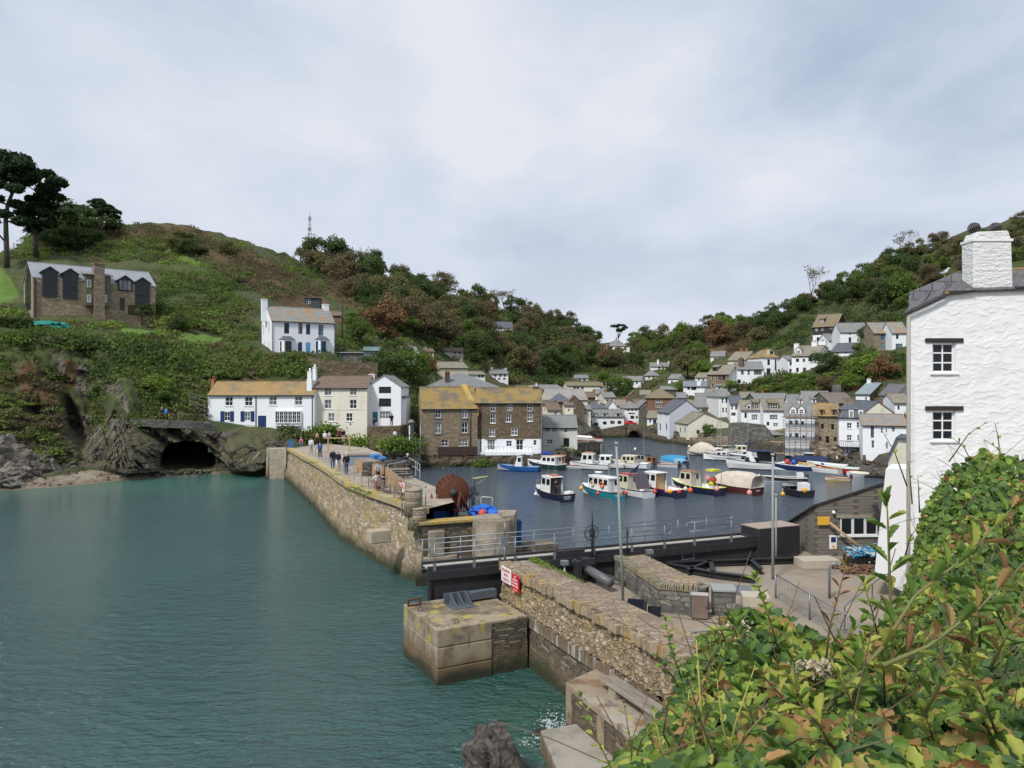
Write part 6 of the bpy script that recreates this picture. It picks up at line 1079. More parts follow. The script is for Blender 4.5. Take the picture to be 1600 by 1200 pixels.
SPEC=[('brown roofed cottage behind the quayside row, left end', 900, 918, 648, 636, 628, 7, 6, 'side', MCR2, S_BN, [(906, 641, 3, 4, 'w'), (913, 641, 3, 4, 'w')], dict(ch=[(902, 625, 3, .5, MBR)])),
 ('grey gabled cottage just above the quayside row dormers', 950, 964, 650, 636, 627, 7, 0, 'front', MW, S_GR, [(957, 640, 3, 3, 'w')], {}),
 ('lichen roofed cottage squeezed left of the bridge house', 962, 978, 648, 634, 625, 7, -6, 'side', MCR2, S_LC, [(970, 639, 4, 4, 'w')], dict(ch=[(976, 622, 3, .5, POT)])),
 ('low tan roofed cottage in front of the chapel hall', 868, 888, 634, 625, 618, 7, 10, 'side', MCR2, S_TM, [(878, 629, 3, 3, 'd')], dict(ch=[(870, 614, 3, .5, MBR)])),
 ('brown slate cottage with twin stacks below the long brown roof', 908, 930, 630, 621, 613, 7, 4, 'side', MBR, S_BN, [(918, 625, 3, 3, 'w')], dict(ch=[(910, 610, 3, .5, POT), (928, 610, 3, .5, POT)])),
 ('white cottage with grey roof below the low white range', 930, 946, 626, 616, 609, 7, 0, 'side', MW2, S_GR, [(935, 620, 3, 3, 'd'), (941, 620, 3, 3, 'd')], {}),
 ('white cottage with red brown roof left of the mossy hipped roof', 990, 1008, 646, 633, 624, 7, -8, 'side', MW, S_BN, [(996, 638, 3, 4, 'w'), (1003, 638, 3, 4, 'w')], {}),
 ('grey roofed cottage with pale gable behind the lilac gabled house', 1062, 1084, 648, 634, 625, 8, -14, 'side', MW2, S_LC, [(1068, 639, 3, 4, 'd'), (1077, 639, 3, 4, 'd')], dict(ch=[(1082, 621, 4, .5, MBR)])),
 ('white house with small balcony below the split level house', 1100, 1120, 628, 616, 608, 7, -20, 'side', MW2, S_GR, [(1106, 621, 3, 4, 'd'), (1114, 621, 3, 4, 'd')], {}),
 ('white cottage peeping over the terrace beside the glazed porch', 1118, 1138, 612, 603, 596, 7, -20, 'side', MW2, S_GR, [(1124, 606, 3, 3, 'd'), (1131, 606, 3, 3, 'd')], {}),
 ('white cottage with blue door tucked behind the mossy hipped roof', 1058, 1072, 636, 622, 614, 7, -10, 'side', MW2, S_GR, [(1062, 627, 3, 5, 'd'), (1068, 627, 3, 5, 'd')], {}),
 ('white gabled cottage squeezed between the brick house and the split level house', 1044, 1060, 604, 592, 585, 7, -30, 'side', MW2, S_GR, [(1050, 597, 3, 4, 'd')], {}),
 ('small white house with a grey roof behind the leafy valley trees', 900, 920, 598, 591, 586, 7, 5, 'side', MW, S_GR, [(906, 594, 3, 3, 'd'), (913, 594, 3, 3, 'd')], {}),
 ('cream house with grey roof high behind the timbered valley', 1110, 1132, 566, 557, 549, 8, -20, 'side', MCR2, S_GR, [(1117, 561, 3, 3, 'd')], dict(ch=[(1113, 546, 3, .5, POT)])),
 ('white cottage with grey roof left of the white square house', 1086, 1104, 600, 590, 583, 7, -30, 'side', MW2, S_LC, [(1092, 594, 3, 4, 'd'), (1099, 594, 3, 4, 'd')], {}),
 ('white walled cottage low in the back row beside the long grey terrace', 1160, 1182, 632, 622, 613, 7, -8, 'side', MW2, S_LC, [(1166, 626, 3, 4, 'd'), (1175, 626, 3, 4, 'd')], dict(ch=[(1163, 609, 3, .5, MBR)])),
 ('pale house with mossy roof at the right end of the back row', 1398, 1424, 648, 630, 616, 8, -10, 'side', MW2, S_LC, [(1404, 637, 3, 6, 'd')], {}),
 ('white cottage with lichen roof above the bridge house', 1000, 1016, 628, 617, 610, 7, -10, 'side', MW, S_LC, [(1005, 621, 3, 3, 'd')], {}),
 ('cream rendered cottage with steep grey roof among the valley roofs', 944, 962, 632, 621, 613, 7, 8, 'side', MCR2, S_GR, [(949, 626, 3, 3, 'd'), (956, 626, 3, 3, 'd')], dict(ch=[(946, 610, 3, .5, POT)])),
 ('white cottage with brown roof at the foot of the hill left of the chapel hall', 806, 824, 616, 609, 603, 7, 0, 'side', MW, S_BN, [], {}),
 ('white gabled cottage with a tall stack high on the left slope', 632, 656, 580, 556, 542, 6, 25, 'side', MW, S_GR, [(649, 557, 2.5, 4, 'd'), (654, 575, 3, 6, 'd')], dict(ch=[(637, 540.5, 6, .5)])),
 ('cream bungalow with a brown roof below the bare scar in the wood', 690, 724, 554, 549.5, 543.5, 6, 15, 'side', MCR2, S_BN, [(711, 551.5, 3, 2.5, 'd'), (718, 551.5, 3, 2.5, 'd')], {}),
 ('tiny cream cottage with dark roof among rust coloured trees', 663, 678, 557, 549.5, 545, 6, 15, 'side', MCR, S_BN, [(674, 553, 3, 3, 'd')], dict(ch=[(665, 542.5, 2, .5)])),
 ('cream chapel with a long pale slate roof', 686, 731, 600, 575, 566, 8, 22, 'side', MCR, S_LC, [], {}), ('small white house with two dark windows below the chapel', 731, 758, 594, 585.5, 580.5, 7, 18, 'side', MW, S_LC, [(749, 588, 4, 4, 'd'), (754, 588, 4, 4, 'd')], {}),
 ('white house with a chimney at each end below the wood', 766, 794, 595, 584, 577, 7, 12, 'side', MW, S_GR, [(774, 587, 3.5, 3.5, 'd'), (782, 587, 3.5, 3.5, 'd'), (789, 587, 3.5, 3.5, 'd'), (773, 592, 3, 3, 'd'), (780, 592, 3, 4, 'b'), (788, 592, 3.5, 3, 'd')], dict(ch=[(768, 573.5, 4, .5), (790, 575.5, 3, .5)])),
 ('black and white timbered house alone in the wooded hillside', 770, 803, 526, 512, 503, 8, 14, 'side', MW2, S_DK, [(777, 518, 4, 4, 'd'), (785, 520, 5, 5, 'd'), (798, 520, 4, 4, 'd')], {}),
 ('white round roofed villa with arched windows on the valley side', 942, 984, 550, 541, 536, 9, -5, 'hip', MW, S_GR, [(965, 545, 4, 5, 'd'), (977, 545, 4, 5, 'd'), (955, 544, 4, 4, 'd')], {}),
 ('white villa with tall gable on the far slope', 1016, 1045, 580, 573, 567, 8, -8, 'side', MW, S_GR, [(1030, 575, 3, 3, 'd'), (1036, 575, 3, 3, 'd'), (1041, 575, 3, 3, 'd'), (1040, 578, 7, 3, 'd')], dict(ch=[(1028, 562, 3, .3), (1044.5, 564.5, 2, .5)], dorm=[(1035, 571.5, 3, 2.5, 'd', 'g')])),
 ('cream house with grey pyramid roof on the far slope', 1008.5, 1030, 597, 587, 578, 8, -5, 'hip', MCR2, S_GR, [(1014, 590, 2.5, 3, 'd'), (1021, 590, 2.5, 3, 'd')], {}),
 ('white gable end house with pale blue front in the valley', 970, 1001, 606, 595, 588, 8, -20, 'side', MW, S_GR, [(989, 598, 3, 4, 'l'), (995, 598, 3, 4, 'l')], dict(ch=[(993, 585, 3, .5, MBR)])),
 ('white modern house with flat hipped roof in the valley', 936, 965, 608, 594, 589, 8, 5, 'hip', MW, S_GG, [(943, 595, 4, 3, 'd'), (951, 595, 4, 3, 'd'), (959, 595, 4, 3, 'd'), (944, 601, 5, 3, 'd')], {}),
 ('long brown roofed terrace at the valley bottom', 886, 938, 613, 603, 597, 9, 3, 'side', MCR2, S_TM, [(898, 606, 4, 3.5, 'd'), (903, 606, 4, 3.5, 'd'), (910, 606, 4, 3.5, 'd')], {}),
 ('low white range with dark windows right of the long brown roof', 919, 943, 615, 604, 598, 6, 3, 'side', MW, S_TM, [(927, 606, 4, 3.5, 'd'), (933, 606, 4, 3.5, 'd'), (939, 606, 3, 3, 'd')], {}),
 ('yellow gabled cottage with grey roof at the valley bottom', 844, 881, 614, 608, 601.5, 8, 25, 'side', MCR, S_GR, [], {}),
 ('small grey hipped cottage peeping above the brown warehouse roof', 820, 842, 612, 606, 602, 7, 0, 'hip', MW, S_LC, [], dict(ch=[(838, 599, 2, .5)])),
 ('chapel hall with a big pale streaked slate roof', 857, 918, 640, 625, 608.5, 12, 6, 'side', MCR2, slate('pale_streaked_slate', (.33, .31, .28), (.4, .38, .36), (.28, .26, .24), .7), [], {}),
 ('house with a dark slate hipped roof before the chapel hall', 857, 894, 640, 628, 615, 9, 0, 'hip', MBR, S_DK, [], {}),
 ('narrow pink washed house behind the whitewashed cottage', 848, 857, 650, 632, 626, 6, 0, 'side', white('pink_render', (.66, .55, .47), (.4, .3, .25)), S_BN, [(852, 640, 3, 5, 'w')], {}),
 ('brown tiled cottage with red stack among the town roofs', 856, 876, 656, 641, 629, 7, 8, 'side', MCR2, S_BN, [(868, 646, 4, 4, 'w')], dict(ch=[(867, 628, 3.5, .5, MBR)])),
 ('brown gabled house with a white stack', 884, 912, 650, 632, 619, 8, 0, 'front', MBR, S_BN, [(898, 637, 3, 3, 'w')], dict(ch=[(894, 626, 3, .5, MW)])),
 ('tall cream house with a narrow white front and flat top', 882, 896, 656, 634, 629, 6, 0, 'side', MCR2, S_BN, [(889, 641, 3, 4, 'w')], dict(ch=[(884, 628, 3, .5, MW)])),
 ('cream walled house with pale grey roof in the old town', 893, 923, 655, 640, 631, 7, 0, 'side', MCR2, S_GG, [(902, 646, 4, 4, 'w'), (914, 646, 4, 4, 'w')], {}),
 ('house with a dark pyramid slate roof and cream stacks', 916, 950, 652, 638.5, 627, 9, 0, 'hip', MCR, S_DK, [], dict(ch=[(936, 627, 3.5, .3, MCR)])),
 ('long low white quayside row with grey roof and small dormers', 898, 975, 668, 651, 640.5, 8, -4, 'side', MW, S_GR, [(917, 662, 17, 9, 'd'), (931, 663, 7, 5, 'd'), (945, 661, 6, 5, 'd'), (957, 660, 7, 5, 'd'), (968, 660, 6, 5, 'd'), (906, 652, 4, 4, 'w')], dict(dorm=[(908, 650, 5, 6, 'w', 'f'), (929, 650, 5, 6, 'w', 'f'), (945, 650, 5, 6, 'd', 'f'), (966, 650, 5, 6, 'd', 'f')])),
 ('white three storey house with hipped roof at the bridge', 976, 999, 662, 638, 627, 8, 0, 'hip', MW, S_GR, [(982, 640, 3, 3.5, 'd'), (988, 640, 3, 3.5, 'd'), (994, 640, 3, 3.5, 'd'), (987, 646, 10, 2, 'd'), (988, 652, 6, 5, 'd'), (995, 652, 3, 4, 'd')], {}),
 ('grey stone gabled house behind the bridge', 998, 1023, 660, 637, 626, 8, 0, 'front', MGS, S_GR, [(1011, 638, 4, 4, 'w')], {}),
 ('brown gabled house with white window above the bridge', 975, 1007, 640, 624, 611, 8, -8, 'front', MBR, S_LC, [(983, 628, 5, 3, 'w')], {}),
 ('brown brick house with mossy hipped roof and white bay', 1012, 1056, 652, 622, 607, 10, -6, 'hip', mat('red_brick', (.22, .12, .07), .9, mix=[('n', 2.0, (.16, .09, .06), .4, .7, .8)]), S_TM, [(1029, 627, 11, 5, 'w'), (1029, 634, 10, 5, 'w')], {}),
 ('grey flat topped house behind the mossy hipped roof', 1035, 1058, 620, 609, 604, 8, 0, 'side', MGS, S_GR, [], {}),
 ('small cottage with blue shutters at the harbour wall', 1011, 1027, 672, 653, 642, 6, -18, 'side', MW, S_LC, [(1016, 658, 3, 6, 'w'), (1023, 661, 5, 10, 'b')], {}),
 ('white waterside house with lilac grey gable and blue windows', 1046, 1097, 682, 645, 625.5, 7, 8, 'front', MGY, S_DK, [], dict(gd=1072, sidewall=MW2, swins=[(.25, 650, .55, 9, 'w'), (.78, 650, .55, 9, 'w'), (.25, 667, .8, 11, 'b'), (.78, 667, .8, 11, 'b')], side='L')),
 ('small white flat topped annexe with windows by the lilac gable', 1046, 1058, 683, 664, 662, 4, 0, 'flat', MW2, S_BN, [(1049, 671, 3, 6, 'w'), (1054, 671, 3, 6, 'w')], {}),
 ('cream boathouse with green windows and steep slate roof', 1075, 1141, 683, 662, 646, 8, 8, 'front', MCR2, S_LC, [(1091, 675, 5.5, 6, 'g'), (1110, 659, 10, 7, 'g'), (1127, 659, 6, 7, 'g')], dict(gd=1100, ch=[(1101, 638, 8, .4, MBR, 1)], swins=[(.2, 672, .6, 8, 'g'), (.5, 672, .6, 8, 'g'), (.8, 672, .6, 8, 'g')])),
 ('house with pale slates and dark stack above the boathouse', 1086, 1116, 645, 636, 615, 8, -14, 'side', MW, S_GG, [], dict(ch=[(1116, 612, 7, .5, mat('brown_chimney', (.09, .06, .05)))])),
 ('white tall house with hipped slates and glazed porch', 1122, 1143, 652, 620, 608, 9, 0, 'hipL', MW, S_GR, [(1129, 626, 3, 8, 'w'), (1135, 626, 3, 8, 'w'), (1130, 641, 3, 8, 'w'), (1135, 641, 3, 8, 'w')], {}),
 ('white cottage with dark blue slates beside the glazed porch', 1141, 1160, 660, 631, 619, 7, -10, 'side', MW2, S_DK, [(1144, 637, 3, 7, 'w'), (1150, 637, 3, 7, 'w'), (1146, 647, 7, 5, 'd')], {}),
 ('white terrace cottage with one mossy dormer', 1158, 1192, 668, 641, 626, 7, -10, 'side', MW2, S_LC, [(1165, 649, 3.5, 8, 'd'), (1179, 652, 10, 9, 'w'), (1189, 652, 4, 9, 'w')], dict(dorm=[(1182, 634, 8, 8, 'w', 'f', MBR, S_TM), (1170, 636, 4, 4, 'd', 'g')])),
 ('white terrace house with mossy dormer and balcony next to the scaffolding', 1193, 1228, 672, 641, 624, 7, -10, 'side', MW2, S_LC, [(1209, 652, 13, 8, 'w'), (1200, 662, 4, 6, 'd'), (1212, 664, 8, 6, 'w')], dict(dorm=[(1209, 635, 12, 8, 'w', 'f', MBR, S_TM)])),
 ('white split level house with broad chimney above the terrace', 1068, 1105, 620, 604, 596, 7, -12, 'side', MW2, S_BL, [(1076, 606, 4, 6, 'd'), (1084, 607, 8, 5, 'd')], dict(ch=[(1092, 594.5, 6, .1)])),
 ('stone and cream house with skylights', 1105, 1139, 612, 585, 571, 8, -42, 'side', MDW, S_LC, [(1113, 590, 3, 7, 'w'), (1119, 590, 3, 7, 'w'), (1125, 590, 4, 7, 'r'), (1131, 590, 4, 7, 'r'), (1113, 603, 3, 7, 'w'), (1119, 603, 3, 7, 'w')], dict(dorm=[(1117, 577, 7, 5, 'd', 'f')], sidewall=MW, side='R', ch=[(1158, 560, 7, .5, MBR)])),
 ('cream gable house with two terracotta stacks above the stone house', 1137, 1164, 586, 563, 550, 10, -42, 'side', MCR, S_LC, [], dict(ch=[(1159, 545, 3, .5, POT), (1167, 545, 3, .5, POT)])),
 ('white house with balcony and grey roof below the cream gable', 1152, 1193, 600, 577, 566, 7, -8, 'side', MW2, S_GR, [(1160, 582, 4, 7, 'd'), (1170, 582, 4, 8, 'w'), (1184, 582, 12, 7, 'd'), (1153, 596, 9, 6, 'd')], {}),
 ('white square house with bright orange roof', 1192, 1217, 586, 558.5, 547, 9, 8, 'hip', MW2, S_OR, [(1201, 566, 4, 9, 'd'), (1212, 570, 2.5, 18, 'd'), (1201, 580, 6, 9, 'n')], dict(ch=[(1200, 546, 4, .2, MCR)], dorm=[(1206, 551, 5, 4, 'd', 'f')])),
 ('pale small block with balcony beside the orange roofed square house', 1231, 1242, 582, 562, 556, 7, 0, 'side', MW2, S_GR, [(1236, 568, 4, 6, 'd'), (1236, 579, 5, 5, 'd')], {}),
 ('large white arts and crafts house with three white stacks', 1237, 1277, 586, 556, 541, 9, -42, 'side', MW2, S_LC, [(1246, 563, 5, 5, 'd'), (1256, 563, 4, 5, 'd'), (1266, 561, 6, 7, 'd'), (1246, 578, 4, 7, 'd'), (1257, 578, 5, 7, 'd'), (1269, 578, 5, 7, 'd')], dict(ch=[(1245, 537, 7, .3), (1273, 534, 8, .5), (1286, 533, 10, .8)], side='R', dorm=[(1247, 550, 7, 5, 'w', 'g')])),
 ('black clad house with mossy roof and white ground floor', 1270, 1307, 537, 510, 492, 8, -44, 'side', mat('black_boards', (.04, .04, .042), .8, mix=[('b:uv', (.6, 5, 1), (.015, .015, .015), .3, 1, .8)]), S_TM, [(1276, 515, 4, 5, 'w'), (1285, 514, 4, 5, 'w'), (1299, 511.5, 5, 4.5, 'w'), (1278, 530, 4, 6, 'd'), (1290, 528, 4, 6, 'd')], dict(dorm=[(1284, 502, 6, 5, 'w', 'f')], wall2=MW2, split=523)),
 ('small white cottage between the black house and the white row', 1295, 1314, 540, 532, 522, 6, 5, 'side', MW2, S_GR, [(1306, 536, 5, 4, 'd')], {}),
 ('long white cottage with broad grey roof high on the right slope', 1313, 1357, 538, 519, 505, 8, -8, 'side', MW2, S_GR, [(1328, 521, 3.5, 5, 'w'), (1343, 520, 3.5, 5, 'w'), (1328, 531, 4, 8, 'd'), (1344, 532, 10, 5, 'w')], {}),
 ('white cottage with dark blue roof and bright blue conservatory', 1299, 1334, 566, 549.5, 537, 8, -42, 'side', MW2, S_DK, [(1309, 551, 2.5, 5, 'd'), (1322, 549, 2.5, 5, 'd'), (1310, 561, 9, 9, 'l'), (1321, 561, 8, 9, 'l')], dict(side='R')),
 ('stone and white house with pale blue windows', 1366, 1416, 550, 520.5, 504.5, 8, -4, 'side', stone('warm_rubble', (.3, .25, .17), (.22, .18, .13), (.36, .31, .22), low=False), S_MX, [(1379, 526.5, 6, 9, 'l'), (1379, 539.5, 6, 8, 'l')], dict(ch=[(1377, 509, 4, .5, MBR)])),
 ('narrow white half of the stone house with blue porch', 1394, 1418, 551, 520, 504, 6, -4, 'side', MW2, S_MX, [(1402, 526, 4, 7, 'd'), (1405, 541, 11, 8, 'l')], {}),
 ('white house with blue grey slates and dark brick gable', 1337, 1359, 633, 616, 599, 11, -44, 'side', MW2, slate('sea_slate', (.25, .3, .32), (.3, .36, .38)), [(1353, 624, 3, 7, 'w')], dict(sidewall=MBR, side='R', swins=[(.3, 621, .7, 6, 'w')], ch=[(1358, 592, 5, .5, MW)])),
 ('house with dark grey slates and blue bay at the edge of the tall white house', 1374, 1400, 640, 618, 601, 10, -44, 'side', MGY, slate('purple_slate', (.13, .125, .14), (.17, .165, .18)), [(1384, 624, 5, 9, 'b')], {}),
 ('grey terrace roof with a dark dormer in the back row', 1234, 1262, 650, 634, 617, 8, -12, 'side', MW, S_GG, [], dict(dorm=[(1251, 628, 3.5, 5, 'w', 'f')])),
 ('grey terrace roof in the back row before the stone stack', 1258, 1300, 650, 634, 612, 9, -12, 'side', MW, S_GR, [], dict(dorm=[(1272, 627, 4, 5, 'w', 'f')], ch=[(1307, 600, 12, .5, MGS, 0)])),
 ('low brown roofed building in the back row', 1298, 1338, 650, 630, 614, 10, 0, 'side', MGS, slate('rough_brown_slate', (.17, .145, .12), (.22, .19, .155)), [], {}),
 ('long grey terrace roof above the white terrace', 1180, 1236, 636, 624, 615, 8, -4, 'side', MGS, S_GR, [], dict(ch=[(1191, 611, 3, .5, POT)])),
 ('white harbour house wrapped in scaffolding with two white dormers', 1227, 1273, 712, 650, 632, 7, -20, 'side', MW2, S_GR, [(1236, 660, 5, 6, 'd'), (1245, 660, 4, 7, 'd'), (1254, 661, 4, 6, 'd'), (1235, 680, 4, 5, 'd'), (1245, 680, 4, 7, 'd'), (1256, 682, 4, 4, 'd')], dict(dorm=[(1239, 643, 7, 7, 'w', 'g'), (1252, 643, 7, 7, 'w', 'g')])),
 ('tall rubble stone harbour house with orange roof and brown windows', 1273, 1311, 700, 650, 631, 8, -20, 'side', stone('warm_harbour_rubble', (.33, .27, .18), (.25, .2, .14), (.4, .34, .24), low=False), S_OR, [(1285, 666, 4.5, 8, 'r'), (1301, 667, 4.5, 9, 'r'), (1282, 685.5, 4, 7, 'r'), (1293, 687, 5.5, 11, 'r'), (1305, 686, 4.5, 7, 'r')], dict(dorm=[(1284, 645, 3, 7, 'r', 'f'), (1303, 645, 3, 7, 'r', 'f')], ch=[(1326, 622, 14, .8, MST, 0)])),
 ('tall white harbour house with dark mansard roof and iron balcony', 1311, 1348, 712, 654, 640, 7, -19, 'mansard', MW2, S_DK, [(1327, 665, 8, 9, 'ws'), (1341, 664, 5, 9, 'ws'), (1327, 684, 8, 9, 'ws'), (1342, 684, 5, 9, 'w')], {}),
 ('long white harbour house with patchy grey and orange roof', 1348, 1418, 722, 665, 648, 8, -17, 'side', MW2, S_MX, [(1363, 675, 5, 18, 'd'), (1378, 673, 3.5, 7, 'w'), (1385, 673, 2, 6, 'w'), (1396, 671, 5, 8, 'w'), (1364, 694, 4.5, 12, 'w'), (1386, 696, 3, 11, 'w')], {}),
 ('cream gabled house with a brick stack behind the mansard', 1348, 1397, 660, 646, 628, 8, 0, 'front', MCR2, S_DK, [], dict(gd=1372, ch=[(1373, 622, 10, .1, mat('brick_stack', (.2, .14, .1), .9), 0)])),
 ('small grey boat shed with open front on the quay', 1190, 1226, 698, 680, 670, 6, 4, 'hip', MGS, S_GR, [(1196, 690, 8, 14, 'd')], {}),
 ('dark stone hut high on the bracken slope', 476, 500, 478, 466, 464, 5, 10, 'flat', mat('dark_boarding', (.06, .07, .08), .8), S_DK, [(482, 471, 6, 8, 'w')], {}),
 ('brown outhouse right of the white double house', 516, 533, 503, 493, 487, 5, 10, 'side', mat('red_brick', (.22, .12, .07)), S_BN, [], {}),
 ('glass greenhouse on a terrace wall beside the white double house', 568, 592, 560, 548, 543, 3, 5, 'side', mat('greenhouse_glass', (.12, .18, .17), .15, spec=.7), mat('greenhouse_glass', (.12, .18, .17)), [], {}),
 ('low white walled terrace house beside the greenhouse', 524, 566, 562, 552, 551, 4, 8, 'flat', MGS, plain('pale_top', (.4, .44, .44)), [(532, 556, 5, 8, 'l')], {}),
 ]
for sp in SPEC:
 lb, xl, xr, base, ev, rg, dep, ang, rf, wl, rm, wi, kw=sp;D=G_((xl+xr)/2, base);kw=dict(kw)
 if base>679 and 1040<xl<1150 or xl in(1011, 1190):D+=3.5;kw['fund']=-.5
 if 'scaffolding' in lb and 'wrapped' in lb:D=118;kw['fund']=0
 if 'rubble stone harbour' in lb:D=116.5
 if 'mansard roof' in lb:D=113;kw['fund']=-.3
 if 'long white harbour' in lb:D=108;kw['fund']=-.3
 if rf=='mansard':
  def mans(T, loc, W_, ze, zr, zb):
   m=MB();_, z1=loc(1327, 640, .9);_, z2=loc(1327, 631, 3);m.add([(-.1, -.15, ze), (W_+.1, -.15, ze), (W_-.5, .9, z1), (.5, .9, z1), (W_+.1, 7.1, ze), (-.1, 7.1, ze), (W_-.5, 6, z1), (.5, 6, z1)], [(0, 1, 2, 3), (1, 4, 6, 2), (4, 5, 7, 6), (5, 0, 3, 7)])
   m.add([(.2, .7, z1), (W_-.2, .7, z1), (W_-.2, 6.3, z1), (.2, 6.3, z1), (1.2, 3.5, z2), (W_-1.2, 3.5, z2)], [(0, 1, 5, 4), (1, 2, 5), (2, 3, 4, 5), (3, 0, 4)]);ro_=m.build('mansard_roof', S_DK, T)
   for px in(1330, 1345):
    a, zt_=loc(px-2.5, 642, .1);b, zl_=loc(px+2.5, 652, .1);mm=MB();mm.box(a-.1, .0, zl_-.1, b+.1, 1.2, zt_+.1);od=mm.build('dormer', FW, ro_);window(od, a, b, zl_, zt_, -.1, 'w', None, 2, 2, True, .08)
   a, zt_=loc(1312, 690, -1);b, zl_=loc(1345, 700, -1);m=MB();m.box(a, -1.1, zl_, b, 0, zl_+.08);m.build('balcony', GUT, T);m=MB()
   for i in range(12):x=a+i*(b-a)/11;m.tube([(x, -1.05, zl_), (x, -1.05, zl_+1)], .02, 4)
   m.tube([(a, -1.05, zl_+1), (b, -1.05, zl_+1)], .03, 4)
   for i in range(4):x=a+.4+i*(b-a-.8)/3;m.tube([(x, -1.0, zl_), (x, 0, zl_-1.0)], .05, 4)
   m.build('balcony_rail', GUT, T);m=MB();m.slab([(-.2, 0, zl_-.4), (W_, 0, zl_-.4), (W_, -.6, -4), (-1.0, -.6, -4)][::-1], (0, -1, .1), .05);m.build('battered_base', MW2, T)
   m=MB();m.tube([(W_-.1, -.1, -1), (W_-.1, -.1, ze)], .05, 6);m.build('drain_pipe', FW, T)
  kw['extra']=mans;rf='flat'
 house(lb, xl, xr, base, ev, rg, D, dep, ang, rf, wl, rm, wi, **kw)
# cupola on the chapel, villa drum
p=at(721, 575, gD(708, 590)+2);t=thing('bell_cupola', 'small cream cupola with a domed cap on the chapel roof', 'cupola', p, 0);s=p.y/F;m=MB();m.lathe([(3.0*s, -2), (3.0*s, 8*s), (3.4*s, 8.2*s)], 10);m.build('drum', MCR2, t);m=MB();m.lathe([(3.4*s, 8.2*s), (2.6*s, 12*s), (.8*s, 14*s), (.2*s, 16*s)], 10);m.build('dome', S_GR, t)
p=at(963, 541, gD(963, 548)+4);t=thing('round_tower', 'round white lantern with conical grey roof on the villa', 'tower', p, 0);s=p.y/F;m=MB();m.lathe([(9*s, -2), (9*s, 3*s)], 16);m.build('drum', MW, t);m=MB();m.lathe([(12*s, 3*s), (6*s, 8*s), (1.2*s, 10*s), (1.0*s, 14*s)], 16);m.build('cone_roof', S_GR, t)
# scaffolding
T=thing('scaffolding', 'tube scaffolding with three plank decks round the white harbour house', 'scaffolding', at(1227, 712, 118.5), R(-20));s=116/F;m=MB()
for i in range(7):
 x=(-2+i*8.2)*s
 for y in(0, -1.2):m.tube([(x, y, -2), (x, y, (712-642)*s)], .035, 4)
for py in(650, 656, 668, 672, 676, 690, 694, 706):m.tube([(-3*s, -1.22, (712-py)*s), (48*s, -1.22, (712-py)*s)], .035, 4)
for i in range(4):m.tube([((i*12)*s, -1.2, (712-705)*s), ((i*12+10)*s, -1.2, (712-670)*s)], .03, 4)
m.build('tubes', STEEL, T)
for py, x0, x1 in((671, -14, 48), (690, -22, 38), (708, -20, 26), (650, -6, 48)):
 m=MB();m.box(x0*s, -1.2, (712-py)*s, x1*s, -.65, (712-py)*s+.1);m.build('plank_deck', PLY, T)
# gazebo, bridge, harbour walls
p=at(1338, 610, gD(1338, 610));s=p.y/F;t=thing('gazebo', 'brown timber gazebo with grey tent roof in the hillside garden', 'gazebo', p, 0);m=MB();m.box(-9*s, -1.5, 0, 9*s, 1.5, 8*s);
for x in(-9, -3, 3, 8.2):m.box(x*s, -1.5, 8*s, x*s+.12, -1.38, 15*s)
m.build('frame', mat('red_cedar', (.12, .055, .035), .8), t);m=MB();m.box(-8.5*s, -1.2, 8*s, 8.5*s, 1.3, 15*s);m.build('glazing', GLASS, t);m=MB();m.lathe([(11*s, 15*s), (3*s, 19*s), (.3, 21*s)], 6);m.build('tent_roof', S_GR, t)
t=thing('stone_bridge', 'low dark stone bridge with one round arch at the head of the harbour', 'bridge', at(990, 684, 165), 0);s=165/F;m=MB()
def P2(px, py):return((px-990)*s, (684-py)*s)
out=[]
pts=[P2(978, 690), P2(978, 682)]+[((8*math.cos(R(a)))*s, (684-682)*s+(11*math.sin(R(a)))*s)for a in range(180, -1, -15)]+[P2(1000, 690), P2(1000, 664), P2(978, 664)]
tri=[]
zt_=20*s;arc=[((8.5*math.cos(R(a)))*s, 1*s+(10*math.sin(R(a)))*s)for a in range(180, -1, -12)]
for y in(0, 3.5):
 for a, b in zip(arc[:-1], arc[1:]):m.add([(a[0], y, a[1]), (b[0], y, b[1]), (b[0], y, zt_), (a[0], y, zt_)], [(0, 1, 2, 3)])
 m.add([(-12*s, y, -2), (-8.5*s, y, -2), (-8.5*s, y, zt_), (-12*s, y, zt_)], [(0, 1, 2, 3)]);m.add([(8.5*s, y, -2), (11*s, y, -2), (11*s, y, zt_), (8.5*s, y, zt_)], [(0, 1, 2, 3)])
for a, b in zip(arc[:-1], arc[1:]):m.add([(a[0], 0, a[1]), (a[0], 3.5, a[1]), (b[0], 3.5, b[1]), (b[0], 0, b[1])], [(0, 1, 2, 3)])
m.add([(-12*s, 0, zt_), (11*s, 0, zt_), (11*s, 3.5, zt_), (-12*s, 3.5, zt_)], [(0, 1, 2, 3)]);m.build('arch', MQY, t)
t=thing('arch_shade_panel', 'dark panel standing in for the shade under the stone bridge arch', 'wall', at(990, 684, 169.2), 0);m=MB();m.box(-12*s, 0, -2, 12*s, .4, 18*s);m.build('wall', DGR, t)  # dark grey panel added behind the arch so its opening reads as shaded
